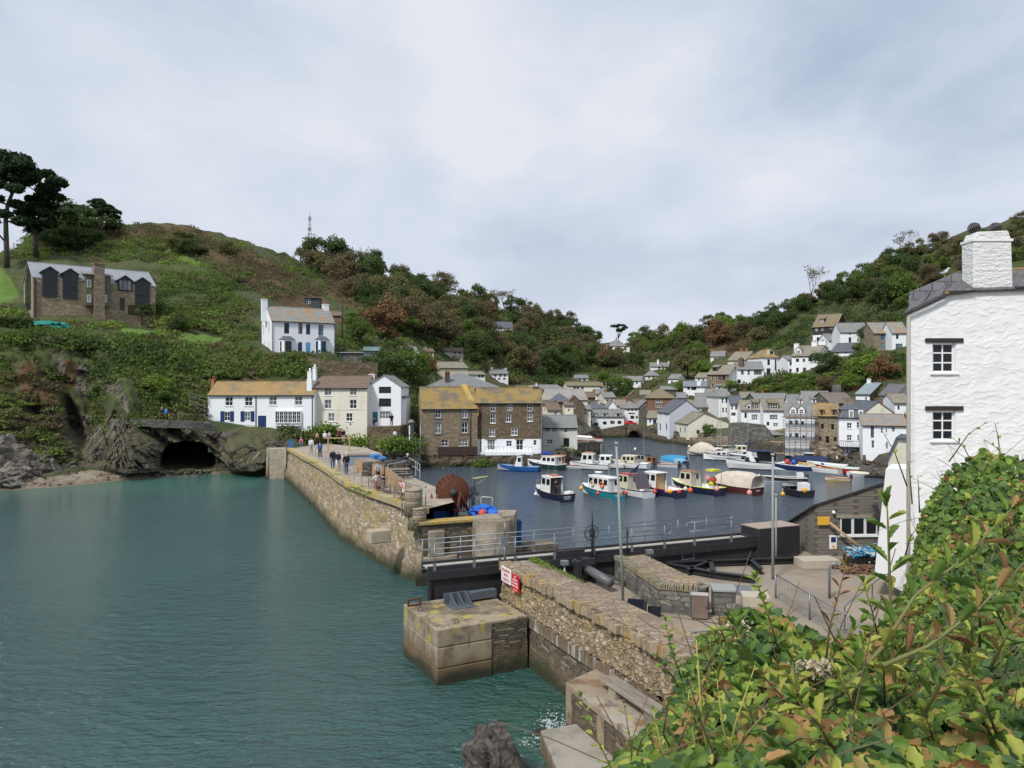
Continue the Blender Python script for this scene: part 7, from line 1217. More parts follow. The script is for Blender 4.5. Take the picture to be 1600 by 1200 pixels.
def qwall(label, pts, mt=None, th=1.2, deep=None, name='quay_wall', cat='quay wall', grp='stone quay walls round the harbour', amp=.3):
 P_=[(at(px, 0, D).x, D, H-(pt-600)/F*D)for px, pt, D in pts];t=thing(name, label, cat, (P_[0][0], P_[0][1], 0), 0, grp);o=P_[0];A_=[V3(x-o[0], y-o[1], -2 if deep is None else z-deep)for x, y, z in P_];B_=[V3(x-o[0], y-o[1], z)for x, y, z in P_]
 m=MB();v_, f_=gridwall(A_, B_, 14, 10);m.add(v_, f_);v_, f_=gridwall(B_, [b+V3(0, th, .02)for b in B_], 14, 2);m.add(v_, f_);ob=m.build('wall', mt or MQY, t);rough(ob, amp, .9);return t
qwall('curved stone wall from the cottage to the bridge', [(903, 688, 128), (915, 684, 140), (925, 676, 160), (940, 671, 163), (978, 664, 164.5)])
qwall('short green topped quay beside the whitewashed cottage', [(900, 694, 122), (920, 690, 124), (937, 691, 127), (938, 690, 134)], MQY, 6)
qwall('dark quay wall under the lilac gabled house', [(1000, 668, 165), (1012, 672, 160), (1028, 680, 153), (1058, 686, 146.5)], MQY)
qwall('rubble quay wall under the cream boathouse', [(1058, 683, 146), (1080, 684, 142), (1105, 684, 138), (1140, 682, 135)], MST)
qwall('tall rubble wall in front of the white terrace', [(1138, 662, 134.5), (1160, 660, 133), (1195, 664, 130), (1215, 690, 127.8), (1232, 700, 126)], MGS)
qwall('rocky base under the rubble stone harbour house', [(1228, 706, 121), (1258, 708, 119), (1268, 690, 117), (1311, 697, 113), (1320, 714, 110.5), (1350, 721, 107), (1390, 728, 103)], MST, 2, amp=1.2)
qwall('dark waterside wall under the two warehouses', [(652, 710, 106.3), (700, 714, 106.4), (747, 713, 107.2), (800, 713, 107.5), (848, 709, 108.6), (903, 704, 115)], ME_, 2.5, amp=.8)
qwall('garden terrace wall below the white double house', [(480, 557, 121), (500, 562, 120), (540, 566, 121), (590, 566, 123)], MBR, 1.0, 3)
qwall('low wall along the footpath above the sea cave', [(176, 655, 96.8), (205, 656, 96.5), (234, 655, 97), (236, 657, 97), (300, 658, 99), (335, 662, 101)], MGS, .5, .9, amp=.15)
qwall('dark garden retaining wall beside the pier root', [(590, 688, 103), (610, 690, 102.5), (640, 694, 103), (655, 697, 104)], MQY, 3)
qwall('quay terrace wall with flower pots below the gable cottage', [(574, 668, 104.3), (600, 668, 104.3), (625, 666, 105), (640, 662, 107)], MBR, 3.2, 3)
for lb, pts in(('grey white slipway at the end of the short quay', [(938, 690, 127), (941, 688, 150)]), ):qwall(lb, pts, MDIRTY, .6)
t=thing('grey_hut_sign', 'dark narrow kiosk with a small pointed grey roof before the stucco warehouse', 'kiosk', at(643, 695, 105), 0);s=105/F;m=MB();m.box(-5*s, 0, 0, 3*s, 1, 33*s);m.build('body', DGR, t);m=MB();m.lathe([(8*s, 34*s), (.2, 39*s)], 4, (-1*s, .5, 0));m.build('roof', S_GR, t);m=MB();m.box(-4*s, -.06, 4*s, -2.2*s, 0, 30*s);m.build('white_board', SWH, t)
pole(657, 662, 722, 1.5, .06, 'slim grey lamp pole against the stucco gable of the warehouse')
pole(534.5, 467, 533, H+6.5, .1, 'wooden telegraph pole right of the white double house', BARK)if False else None
def lpole(px, pt, pb, r, lb, D=None, m_=BARK):
 D=D or gD(px, pb);p=at(px, pb, D);t=thing('telegraph_pole', lb, 'pole', p, 0, 'poles on the hillsides');m=MB();h=(pb-pt)/F*D;m.tube([(0, 0, -.5), (0, 0, h)], r, 6);m.build('shaft', m_, t);m=MB();m.box(-.6, -.06, h-.5, .6, .06, h-.4);m.build('crossarm', m_, t)
lpole(534.5, 467, 533, .13, 'brown telegraph pole right of the white double house');lpole(682, 575, 600, .12, 'telegraph pole beside the chapel');lpole(646, 568, 600, .12, 'telegraph pole below the white gabled cottage with the tall stack')
# radio mast
D=300;p=at(484, 395, D);t=thing('radio_mast', 'thin lattice radio mast standing above the ridge', 'mast', p, 0);h=(398-341)/F*D;m=MB()
for k in range(3):
 a=k*2.094;m.tube([(1.0*math.cos(a), 1.0*math.sin(a), 0), (.25*math.cos(a), .25*math.sin(a), h)], .09, 3)
for i in range(12):z=h*i/12;r=1-.75*i/12;m.tube([(r*math.cos(k*2.094), r*math.sin(k*2.094), z+k*.4)for k in(0, 1, 2, 0)], .05, 3)
m.build('lattice', STEEL, t);m=MB();m.box(-.5, -.4, h-1.5, .5, .4, h-.2);m.box(-.7, -.3, h-5.5, .3, .3, h-4.5);m.tube([(0, 0, h-.3), (0, 0, h+2)], .06, 4);m.build('antennas', STEEL, t)
# ------------------------------------------------------------------ boats
def gel(n, c, r=.35):return mat('hull_'+n, c, r, mix=[('n', 1.5, tuple(x*.75 for x in c), .5, .8, .5), ('n', (1, 1, .3), tuple(x*.6+.03 for x in c), .6, .8, .35)], spec=.5)
HN=gel('navy', (.012, .015, .045));HBK=gel('black', (.015, .016, .02));HT=gel('teal', (.02, .22, .28));HW=gel('white', (.72, .73, .72));HBL=gel('blue', (.02, .11, .36));HGN=gel('green', (.012, .05, .045));HMR=gel('maroon', (.09, .025, .02));HR=gel('red', (.35, .015, .03));HYL=gel('yellow', (.6, .62, .03));HCR=gel('cream', (.62, .57, .42));HOR=gel('varnish', (.33, .11, .035));HDB=gel('dark_blue', (.01, .03, .1));HGY=gel('grey', (.33, .36, .37));HYO=gel('ochre', (.55, .36, .08));HDG=gel('weathered_grey', (.2, .2, .19))
CAN=mat('canvas', (.58, .52, .43), .9, mix=[('n', 1.5, (.45, .39, .31), .45, .7, .8)], bump=[('n', 3.0, .5, .04)]);CBL=mat('blue_canvas', (.04, .25, .45), .7, bump=[('n', 4.0, .7, .05)]);CNV=mat('navy_canvas', (.015, .025, .08), .7, bump=[('n', 4.0, .7, .05)]);BOOT=mat('boot_top', (.25, .04, .03), .6);ALU=mat('aluminium', (.55, .56, .56), .35, metal=.7);ORG=mat('faded_orange', (.6, .2, .1), .6)
def boat(label, px, wl, Ln, Bm, hd, hull, gun=None, fb=.75, cab=(), deck=None, stripe=FW, masts=(), extra=None, canopy=None, open_=True, inner=None, group='boats moored in the harbour', name='boat', cat='boat', rise=.45, tr=.82, bow=.0):
 c=gz(px, wl, 0);T=thing(name, label, cat, c, R(hd), group);N_=12;x0=-Ln/2
 def bm(t):return Bm/2*(tr+(1-tr)*math.sin(min(t/.45, 1)*math.pi/2)if t<.45 else max(0.015, (1-((t-.45)/.55)**2.3)))
 def sh(t):return fb*(1+rise*max(0, t-.25)**1.6*1.6)
 S=[]
 for i in range(N_+1):
  t=i/N_;b=bm(t);z=sh(t);x=x0+Ln*t;k=.55+.45*(1-t**3);rk=.16*Ln*.25*(t**4)
  S.append([(x+rk*1.0, b, z), (x+rk*.7, b*.97, z*.62), (x, b*.9*k, .12), (x-rk*.3, b*.75*k, -.08), (x-rk*1.5, .02, -.4 if t<.9 else-.15)])
 m=MB()
 for s in(1, -1):
  for lo, hi, mi in((0, 2, 0), (2, 3, 1), (3, 4, 2)):
   for i in range(N_):
    for j in range(lo, hi):
     q=[S[i][j], S[i][j+1], S[i+1][j+1], S[i+1][j]];q=[(a, b*s, c_)for a, b, c_ in q]
     m.mat(mi).add(q if s>0 else q[::-1], [(0, 1, 2, 3)], smooth=True)
 m.mat(0);tp=[S[0][j]for j in(0, 1, 2, 3, 4)];m.add([(a, b, c_)for a, b, c_ in tp]+[(a, -b, c_)for a, b, c_ in tp[::-1]], [tuple(range(9, -1, -1))]);m.build('hull', [hull, stripe, BOOT], T)
 gl=[(p[0][0], p[0][1]+.01, p[0][2])for p in S];m=MB();m.tube(gl, .045, 5);m.tube([(a, -b, c_)for a, b, c_ in gl], .045, 5);m.tube([gl[0], (gl[0][0], -gl[0][1], gl[0][2])], .045, 5);m.build('gunwale', gun or FW, T)
 m=MB();dk=.12 if open_ else fb-.03;ff=.62 if open_ else .0
 if open_:
  for i in range(N_):
   a, b=S[i][0], S[i+1][0]
   for s in(1, -1):q=[(a[0], a[1]*s*.93, a[2]-.01), (b[0], b[1]*s*.93, b[2]-.01), (b[0], b[1]*s*.8, dk+.05), (a[0], a[1]*s*.8, dk+.05)];m.add(q if s>0 else q[::-1], [(0, 1, 2, 3)])
  m.add([(p[0][0], p[0][1]*.82, dk+.06)for p in S]+[(p[0][0], -p[0][1]*.82, dk+.06)for p in S[::-1]], [tuple(range(2*(N_+1)))[::-1]]);m.add([(x0+.05, bm(0)*.9, dk), (x0+.05, -bm(0)*.9, dk), (x0+.05, -bm(0)*.9, fb), (x0+.05, bm(0)*.9, fb)], [(0, 1, 2, 3)]);m.build('sole', inner or deck or HGY, T)
 m=MB();st=[p for i, p in enumerate(S)if i/N_>=(.6 if open_ else 0)]
 if not(open_ and cab==()and canopy is None and extra=='bare'):m.add([(p[0][0], p[0][1]*.97, p[0][2]-.015)for p in st]+[(p[0][0], -p[0][1]*.97, p[0][2]-.015)for p in st[::-1]], [tuple(range(2*len(st)))[::-1]]);m.build('foredeck', deck or FW, T)
 else:m.build('foredeck', deck or FW, T)if False else None
 for q in(0.18, .42)if open_ and not cab else():m=MB();x=x0+Ln*q;b=bm(q)*.86;m.box(x-.12, -b, fb*.62, x+.12, b, fb*.62+.04);m.build('thwart', WOOD, T)
 for cb in cab:
  a, b, w, h, cm, rm_=cb[:6];op=cb[6]if len(cb)>6 else '';xa, xb=x0+Ln*a, x0+Ln*b;w2=w/2;zb_=fb*.55;zt_=fb+h;sl=.28*h if 's' not in op else .7*h;m=MB()
  P_=[(xa, -w2, zb_), (xb+sl*.2, -w2*.9, zb_), (xb+sl*.2, w2*.9, zb_), (xa, w2, zb_), (xa, -w2*.9, zt_), (xb-sl, -w2*.8, zt_), (xb-sl, w2*.8, zt_), (xa, w2*.9, zt_)]
  fc=[(0, 1, 5, 4), (2, 3, 7, 6), (1, 2, 6, 5), (4, 5, 6, 7)]+([(3, 0, 4, 7)]if 'o' not in op else[]);m.add(P_, fc);o=m.build('wheelhouse', cm, T)
  m=MB();m.add([(xa-.15, -w2*.95, zt_), (xb-sl+.15, -w2*.86, zt_), (xb-sl+.15, w2*.86, zt_), (xa-.15, w2*.95, zt_), (xa-.1, -w2*.88, zt_+.07), (xb-sl+.05, -w2*.8, zt_+.07), (xb-sl+.05, w2*.8, zt_+.07), (xa-.1, w2*.88, zt_+.07)], [(0, 3, 2, 1), (4, 5, 6, 7), (0, 1, 5, 4), (1, 2, 6, 5), (2, 3, 7, 6), (3, 0, 4, 7)]);m.build('cabin_roof', rm_, o)
  n=max(1, int((b-a)*Ln/.75));z0_=zb_+(zt_-zb_)*.58;z1_=zb_+(zt_-zb_)*.9
  def lat(z, s, e_=.012):f=(z-zb_)/(zt_-zb_);return s*(w2*(1-.1*f)*(1.0)+e_)
  for s in(1, -1):
   for i in range(n):
    u0=xa+(xb-sl-xa)*(i+.18)/n;u1=xa+(xb-sl-xa)*(i+.85)/n;m=MB();f0=.93;q=[(u0, lat(z0_, s)*f0+s*.03, z0_), (u1, lat(z0_, s)*f0+s*.03, z0_), (u1, lat(z1_, s)*f0+s*.03, z1_), (u0, lat(z1_, s)*f0+s*.03, z1_)];m.slab(q if s<0 else q[::-1], (0, s, 0), .02);m.build('side_window', GLASS, o)
  for s in(1, -1):
   fx=lambda z:xb+sl*.2-(z-zb_)/(zt_-zb_)*sl*1.2+.02;m=MB();y0, y1=(s*.06, s*w2*.74);q=[(fx(z0_), y0, z0_), (fx(z0_), y1, z0_), (fx(z1_), y1*.95, z1_), (fx(z1_), y0, z1_)];m.slab(q if s>0 else q[::-1], (1, 0, .3), .02);m.build('windscreen', GLASS, o)
  if 'o' not in op:
   m=MB();m.box(xa-.03, -w2*.55, z0_, xa-.005, -w2*.1, z1_);m.build('rear_window', GLASS, o);m=MB();m.box(xa-.03, w2*.05, zb_+.1, xa-.005, w2*.55, z1_);m.build('cabin_door', _T['pale_steel'], o)
  else:m=MB();m.box(xa+.25, -w2*.85, zb_, xa+.3, w2*.85, zt_-.1);m.build('bulkhead', DGR if 'd' in op else PLY, o)
  if 'l' in op:
   m=MB();m.tube([(xa+.1, -.3, zt_+.07), (xa+.1, -.3, zt_+.25), (xb-sl-.2, -.3, zt_+.25), (xb-sl-.2, -.3, zt_+.07)], .02, 4);m.tube([(xa+.1, .3, zt_+.07), (xa+.1, .3, zt_+.25), (xb-sl-.2, .3, zt_+.25), (xb-sl-.2, .3, zt_+.07)], .02, 4);m.build('roof_rack', STEEL, o);m=MB();m.box(xa+.15, -.4, zt_+.08, xa+1.0, .3, zt_+.2);m.build('roof_locker', ORG, o)
 if canopy:
  a, b, h, cm=canopy[:4];m=MB();xs=[x0+Ln*(a+(b-a)*i/5)for i in range(6)];V=[];hh=[h*f for f in((.8, 1, 1, .97, .85, .55)if len(canopy)<5 else canopy[4])]
  for x, h_ in zip(xs, hh):
   w=bm((x-x0)/Ln)*1.02;z=sh((x-x0)/Ln);V+=[(x, -w, z), (x, -w*.85, z+h_*.75), (x, -w*.35, z+h_), (x, w*.35, z+h_), (x, w*.85, z+h_*.75), (x, w, z)]
  F_=[(i*6+j, (i+1)*6+j, (i+1)*6+j+1, i*6+j+1)for i in range(5)for j in range(5)]+[(5, 4, 3, 2, 1, 0), (30, 31, 32, 33, 34, 35)];m.add(V, F_, smooth=True);m.build('canvas_cover', cm, T)
 for q in masts:m=MB();x=x0+Ln*q[0];m.tube([(x, q[3]if len(q)>3 else 0, fb*.5), (x, q[3]if len(q)>3 else 0, q[1])], [q[2], q[2]*.6], 5);m.build('mast', ALU, T)
 if callable(extra):extra(T, x0, Ln, Bm, fb, bm, sh)
 return T
def rope_fender(px, py, D, r, c, label):
 p=at(px, py, D);t=thing('ball_fender', label, 'fender', p, 0, 'ball fenders on the moored boats');m=MB();m.ball((0, 0, 0), r);m.build('ball', c, t);m=MB();m.tube([(0, 0, r*.9), (.02, .03, r*2.6)], .025, 4);m.build('rope', FW, t)
BR_, BO, BY, BP, BWH=BT and mat('buoy_red', (.6, .07, .04)), mat('buoy_orange', (.8, .13, .03), .5), mat('buoy_yellow', (.75, .38, .03), .5), mat('buoy_pink', (.75, .3, .27), .5), mat('buoy_cream', (.7, .6, .42), .5)
def rails(T, x0, L_, B_, fb, bm, sh, n=5, a=.6, b=.99, h=.5):
 m=MB();P_=[]
 for s in(1, -1):
  q=[(x0+L_*(a+(b-a)*i/n), s*bm(a+(b-a)*i/n)*.92, sh(a+(b-a)*i/n))for i in range(n+1)];m.tube([(x, y, z+h)for x, y, z in q], .018, 4)
  for x, y, z in q:m.tube([(x, y, z), (x, y, z+h)], .015, 3)
 m.build('pulpit_rail', STEEL, T)
def transom_text(T, x0, rows, ink=FW):
 for tx, z, s in rows:text(tx, s, ink, T, (x0-.03, 0, z), (R(90), 0, R(-90)), 'lettering')
def ex_karan(T, x0, L_, B_, fb, bm, sh):transom_text(T, x0, [('KARAN', .52, .26), ('POLPERRO', .32, .14)]);rails(T, x0, L_, B_, fb, bm, sh);m=MB();m.box(x0+.2, -.9, fb-.05, x0+.9, -.4, fb+.2);m.build('fish_box', FW, T)
def ring(T, x, y, z, r, c=BO):
 m=MB();m.tube([(x+r*math.cos(i*R(30)), y, z+r*math.sin(i*R(30)))for i in range(13)], .07, 6);m.build('life_ring', c, T)
def ex_teal(T, x0, L_, B_, fb, bm, sh):ring(T, x0+1.6, B_*.36+.05, 1.35, .27);ring(T, x0+3.3, B_*.36, 1.3, .25, BWH);transom_text(T, x0, [('POLPERRO', .4, .2)]);m=MB();m.lathe([(.4, 0), (.36, .12)], 12, (x0+L_*.55, 0, fb+1.62));m.build('radar_dome', FW, T)
def ex_white(T, x0, L_, B_, fb, bm, sh):m=MB();m.slab([(x0+1.3, -.9, fb+1.6), (x0+1.3, .9, fb+1.6), (x0+.8, .9, fb+.1), (x0+.8, -.9, fb+.1)], (-1, 0, .3), .03);m.build('grey_screen', plain('grey_cloth', (.1, .09, .11), .9), T);m=MB();m.slab([(-.0, -.04, fb+1.5), (-.1, .04, fb+1.5), (-1.7, .04, fb+2.6), (-1.2, .04, fb+1.7)], (0, 1, 0), .06);m.build('furled_sail', CNV, T)
def ex_yellow(T, x0, L_, B_, fb, bm, sh):
 m=MB()
 for x in(x0+.5, x0+2.9):
  for y in(-.85, .85):m.tube([(x, y, fb), (x, y, fb+1.6)], .03, 5)
 for y in(-.85, .85):m.tube([(x0+.5, y, fb+1.6), (x0+3.2, y, fb+1.6)], .03, 5)
 m.tube([(x0+.5, -.85, fb+1.6), (x0+.5, .85, fb+1.6)], .03, 5);m.build('gantry', STEEL, T)
 for k, (x, y, z, c)in enumerate(((x0+1.0, -.3, fb+.75, BR_), (x0+1.3, .2, fb+.9, BP), (x0+1.2, -.1, fb+.35, HYL))):m=MB();m.ball((x, y, z), .3);m.build('deck_buoy', c, T)
 m=MB();m.box(x0+.4, -.6, fb+1.65, x0+1.4, .5, fb+1.85);m.build('roof_float', HYL, T)
def ex_motor(T, x0, L_, B_, fb, bm, sh):
 m=MB();m.box(x0-.35, -.15, fb-.1, x0-.02, .15, fb+.42);m.box(x0-.25, -.07, -.3, x0-.1, .07, fb);m.build('outboard_motor', DGR, T)
def ex_sport(T, x0, L_, B_, fb, bm, sh):
 for s in(1, -1):m=MB();q=[(x0+L_*.62, s*B_*.42, fb+.05), (x0+L_*.52, s*B_*.42, fb+.05), (x0+L_*.62, s*B_*.36, fb+1.5), (x0+L_*.68, s*B_*.36, fb+1.5)];m.slab(q, (0, s, 0), .08);m.build('radar_arch', HW, T)
 m=MB();m.box(x0+L_*.3, -B_*.38, fb+1.45, x0+L_*.68, B_*.38, fb+1.55);m.build('hardtop', CNV, T)
 for s in(1, -1):m=MB();m.box(x0+L_*.2, s*B_*.4-.01, fb+.3, x0+L_*.5, s*B_*.4+.01, fb+1.3);m.build('side_screen', GLASS, T)
 m=MB();m.box(x0+L_*.19, -B_*.4, fb+.3, x0+L_*.2, B_*.4, fb+1.35);m.build('rear_screen', GLASS, T);rails(T, x0, L_, B_, fb, bm, sh, 6, .66)
def ex_rig(T, x0, L_, B_, fb, bm, sh):
 m=MB();m.tube([(x0+L_*.55, 0, fb+.9), (x0+.4, 0, fb+1.0)], .06, 6);m.build('boom', ALU, T);m=MB();m.tube([(x0+L_*.55, .02, 6.5), (x0+L_-.1, 0, sh(1))], .012, 3);m.tube([(x0+L_*.55, .02, 6.5), (x0+.1, 0, fb)], .012, 3);m.tube([(x0+L_*.55, 0, 5.2), (x0+L_*.5, bm(.5), fb)], .012, 3);m.tube([(x0+L_*.55, 0, 5.2), (x0+L_*.5, -bm(.5), fb)], .012, 3);m.build('stays', STEEL, T);rails(T, x0, L_, B_, fb, bm, sh)
def ex_aer(T, x0, L_, B_, fb, bm, sh):rails(T, x0, L_, B_, fb, bm, sh)
KH=118
boat('navy hulled boat with white lettered stern and orange roof gear, a helmsman aboard', 862, 779, 5.8, 2.35, KH, HN, HMR, .78, [(.34, .72, 1.5, 1.45, HW, HW, 'odl')], FW, FW, [(.5, 3.7, .02, -.4), (.5, 3.7, .02, .4)], ex_karan)
boat('turquoise hulled boat with a white cabin carrying an orange life ring', 938, 775, 6.0, 2.3, KH+2, HT, HDB, .75, [(.12, .74, 1.6, 1.3, HW, HW, '')], FW, FW, [(.5, 3.6, .02, -.4), (.6, 3.6, .02, .3)], ex_teal)
boat('white hulled boat with grey cloth screen between the turquoise and the red railed boats', 983, 773, 6.0, 2.3, KH+4, HW, DGR, .75, [(.4, .72, 1.5, 1.4, HCR, HR, '')], FW, FW, [], ex_white)
boat('navy boat with dark red gunwale, white wheelhouse and tan door', 1028, 773, 6.4, 2.5, KH+4, HN, HR, .85, [(.42, .76, 1.6, 1.45, HW, HW, 'o')], FW, FW, [(.3, 2.6, .025)], ex_aer)
boat('navy boat with bright yellow gunwale, cream cabin and steel gantry', 1087, 770, 6.4, 2.5, KH+6, HN, HYL, .85, [(.5, .8, 1.6, 1.35, HCR, HOR, '')], FW, FW, [(.45, 3.9, .02)], ex_yellow)
boat('maroon boat under a large cream canvas cover, last in the front row', 1143, 769, 6.6, 2.6, KH+8, HMR, CAN, .85, (), CAN, FW, [(.55, 3.4, .025)], lambda T, x0, *a:transom_text(T, x0, [('FOWEY', .5, .2)]), (.0, .72, 1.45, CAN))
for px, py, D, r, c, lb in((837, 772, 73, .16, FW, 'white fender on the bow side of the navy boat with the helmsman'), (908, 763, 78, .22, BY, 'orange yellow ball fender at the bow of the turquoise boat'), (934, 771, 73.5, .19, BR_, 'red pear fender on the side of the turquoise boat'), (978, 770, 73.5, .19, BR_, 'red pear fender on the side of the white boat'), (970, 771, 74, .17, BO, 'faded orange fender at the bow of the white boat'), (1023, 768, 74.5, .22, BR_, 'red ball fender amidships on the red railed boat'), (1042, 767, 73.5, .22, BP, 'pale pink ball fender on the stern of the red railed boat'), (1047, 768, 73.3, .22, BY, 'orange ball fender beside the pale pink one'), (1061, 768, 73.5, .2, BR_, 'small red ball fender between the red railed and yellow railed boats'), (1071, 764, 75, .22, BWH, 'cream ball fender on the yellow railed boat'), (1078.5, 766, 74, .24, BO, 'vivid orange red ball fender on the yellow railed boat'), (1120, 764, 74, .24, BP, 'pink red ball fender between the yellow railed boat and the covered boat'), (1171, 770, 73.5, .26, BP, 'large faded pink ball fender right of the covered boat'), (1223, 772, 75, .22, BY, 'yellow buoy fender left of the small black work boat'), (1257, 766, 76, .26, BY, 'large yellow buoy fender right of the small black work boat')):rope_fender(px, py, D, r, c, lb)
boat('blue fishing boat with small blue and white wheelhouse lying under the white balcony', 811, 736, 5.4, 2.0, 168, HBL, HBL, .62, [(.42, .6, 1.0, 1.35, HW, HBL, '')], HGY, HBL, [(.62, 2.8, .02)], ex_motor)
boat('green hulled white topped boat with furled blue sail beside the blue fishing boat', 852, 733, 5.6, 2.4, 140, HGN, FW, .8, [(.1, .62, 1.7, 1.0, HW, CAN, 's')], FW, HCR, [(.62, 9.0, .05)], lambda T, x0, L_, B_, fb, bm, sh:(rails(T, x0, L_, B_, fb, bm, sh), rock('sail_bundle', None, (-.3, 0, fb+1.35), .3, 31, (3.2, .7, .6), mat('sail_blue', (.02, .06, .3))).__setattr__('parent', T)))
boat('white boat with varnished orange wooden cabin', 886, 732, 5.4, 2.0, 172, HW, HOR, .55, [(.55, .9, 1.3, 1.2, HOR, HOR, '')], HOR, FW, [(.35, 2.6, .02)], None)
boat('white cabin boat with three side windows at the short quay', 922, 733, 5.2, 2.2, 160, HW, DGR, .75, [(.4, .75, 1.5, 1.35, HW, HCR, 'l')], FW, DGR, [(.6, 3.3, .02)], ex_aer)
boat('small white boat with a dark canopy and bright blue motor cover', 950, 731, 4.4, 2.0, 165, HW, FW, .6, [(.4, .8, 1.5, 1.1, HW, FW, 'o')], FW, DGR, (), ex_motor, None)
boat('cream and white motor boat with radar domes on its arch', 981, 731, 6.0, 2.2, 150, HW, HCR, .75, [(.3, .7, 1.6, .95, HCR, HCR, 's')], FW, DGR, [(.45, 3.2, .02), (.3, 2.9, .02)], lambda T, x0, L_, B_, fb, bm, sh:([MB().ball((x0+L_*f, y, fb+1.9), .14).build('radar_dome', FW, T)for f, y in((.35, -.4), (.3, .5))], rails(T, x0, L_, B_, fb, bm, sh)))
boat('small grey cabin boat with a dark frame and a black mast', 1006, 729, 4.0, 1.8, 120, HGY, DGR, .6, [(.3, .75, 1.3, 1.1, HGY, DGR, '')], HGY, FW, [(.5, 5.6, .03)], ex_motor)
boat('old white open launch with brown framed shelter', 1029, 730, 5.2, 1.8, 165, HW, HOR, .5, [(.55, .85, 1.2, .95, HOR, DGR, 'o')], HGY, FW, (), ex_motor, group=None)
boat('small boat under a bright blue domed cover', 1052, 726, 4.0, 1.8, 150, HW, CBL, .45, (), CBL, FW, [(.5, 3.8, .02)], None, (.02, .95, .9, CBL))
boat('tiny boat under a pale blue cover beside the bright blue one', 1063, 729, 3.2, 1.6, 110, HGY, CBL, .45, (), CBL, FW, (), ex_motor, (.05, .95, .6, mat('pale_blue_cover', (.2, .4, .5), .7)))
boat('grey boat under a peaked cream canvas out on its mooring', 1098, 712, 4.6, 2.0, 150, HDG, CAN, .5, (), CAN, DGR, [(.5, 4.0, .03)], None, (.02, .98, 1.6, CAN, (.3, .8, 1, 1, .7, .2)))
boat('white sailing boat with black stripe and tall mast', 1129, 719, 5.2, 2.1, 170, HW, DGR, .75, [(.4, .75, 1.2, .5, HW, HW, 's')], FW, DGR, [(.55, 8.6, .05)], ex_rig)
boat('white sailing yacht with red trim behind the black striped one', 1122, 712, 5.6, 2.0, 160, HW, HR, .7, [(.4, .72, 1.2, .5, HW, HW, 's')], FW, HBK, [(.5, 9.5, .05), (.15, 5.2, .03)], ex_rig)
boat('cream cabin cruiser with navy awning near the rubble wall', 1156, 712, 6.0, 2.2, 175, HW, HCR, .7, [(.35, .7, 1.5, .9, HCR, HW, 's')], FW, HBK, [(.3, 7.0, .04)], lambda T, x0, L_, B_, fb, bm, sh:MB().box(x0+.3, -.8, fb+1.3, x0+2.2, .8, fb+1.38).build('awning', CNV, T))
boat('white and navy cabin boat behind the sport cruiser', 1166, 719, 5.4, 2.1, 165, HN, FW, .7, [(.35, .7, 1.4, .7, HW, HW, 's')], FW, FW, (), ex_aer)
boat('large white and black sport cruiser with radar arch and dark canopy', 1183, 733, 7.6, 2.7, 165, HW, HBK, .95, [(.48, .74, 1.9, .75, GLASS, HW, 's')], FW, HBK, (), ex_sport, open_=False)
boat('cluttered open work boat with red and blue buoys heaped aboard', 1216, 734, 5.0, 2.0, 150, HDG, HW, .6, [(.55, .8, 1.2, 1.0, HW, HR, '')], HGY, FW, (), lambda T, x0, L_, B_, fb, bm, sh:[MB().ball((x0+a, b, fb+c), .32).build('deck_buoy', d, T)for a, b, c, d in((.6, -.3, .5, BT), (1.3, .2, .6, BR_), (1.0, -.5, .1, BR_), (1.8, .4, .3, HCR))])
boat('flat grey punt with white rail moored behind the black work boat', 1226, 752, 4.8, 1.9, 175, HBK, HW, .45, (), HDG, FW, (), lambda T, x0, L_, B_, fb, bm, sh:(MB().box(x0+.3, -.3, fb, x0+1.0, .3, fb+.6).build('console', HW, T), ex_motor(T, x0, L_, B_, fb, bm, sh)), inner=HDG)
boat('small black work boat with white engine box and yellow buoys', 1242, 773, 4.6, 2.1, 100, HBK, DGR, .7, (), HDG, DGR, (), lambda T, x0, L_, B_, fb, bm, sh:(MB().box(x0+.2, -.45, fb*.5, x0+1.0, .5, fb+.75).build('engine_box', FW, T), MB().tube([(x0+2.2, -.7, fb), (x0+2.2, -.7, fb+.8), (x0+2.2, .7, fb+.8), (x0+2.2, .7, fb)], .03, 5).build('hoop', STEEL, T)), inner=DGR)
boat('white open launch with navy hull and a curved bow', 1242, 736, 6.4, 2.1, 158, HDB, FW, .75, (), FW, FW, (), ex_motor, inner=HW)
boat('navy covered boat close against the rocky base', 1262, 727, 5.6, 2.0, 160, HDB, CNV, .6, (), CNV, FW, [(.6, 3.0, .02)], None, (.02, .9, .7, CNV))
boat('white speedboat with black screen against the rocky base', 1265, 720, 4.8, 1.9, 170, HW, DGR, .6, [(.4, .7, 1.3, .55, GLASS, HW, 's')], FW, HBK, (), ex_motor)
boat('white open boat with ochre yellow inside', 1281, 738, 5.8, 2.2, 128, HW, HYO, .75, (), HYO, FW, (), 'bare', inner=HYO)
boat('red hulled open boat with pale turquoise inside', 1309, 739, 5.8, 2.2, 140, HR, HW, .75, (), HW, HR, (), 'bare', inner=mat('hull_mint', (.45, .62, .6), .5))
boat('white open boat almost hidden between the yellow and red boats', 1293, 732, 5.0, 1.9, 145, HW, HW, .6, (), HW, FW, (), None, inner=HW)
boat('small worn orange and green dinghy by the rocks', 1334, 738, 3.2, 1.4, 160, HDG, HOR, .4, (), HDG, FW, (), 'bare', inner=mat('hull_moss', (.16, .16, .06), .8))
boat('small white upturned looking tender beside the worn dinghy', 1341, 744, 2.6, 1.2, 175, HW, HW, .35, (), HW, FW, (), None, (.05, .95, .25, HCR))
boat('little cream rowing boat alone on open water', 1309, 752, 2.6, 1.15, 170, HCR, HOR, .4, (), HCR, HYO, (), ex_motor, inner=HCR)
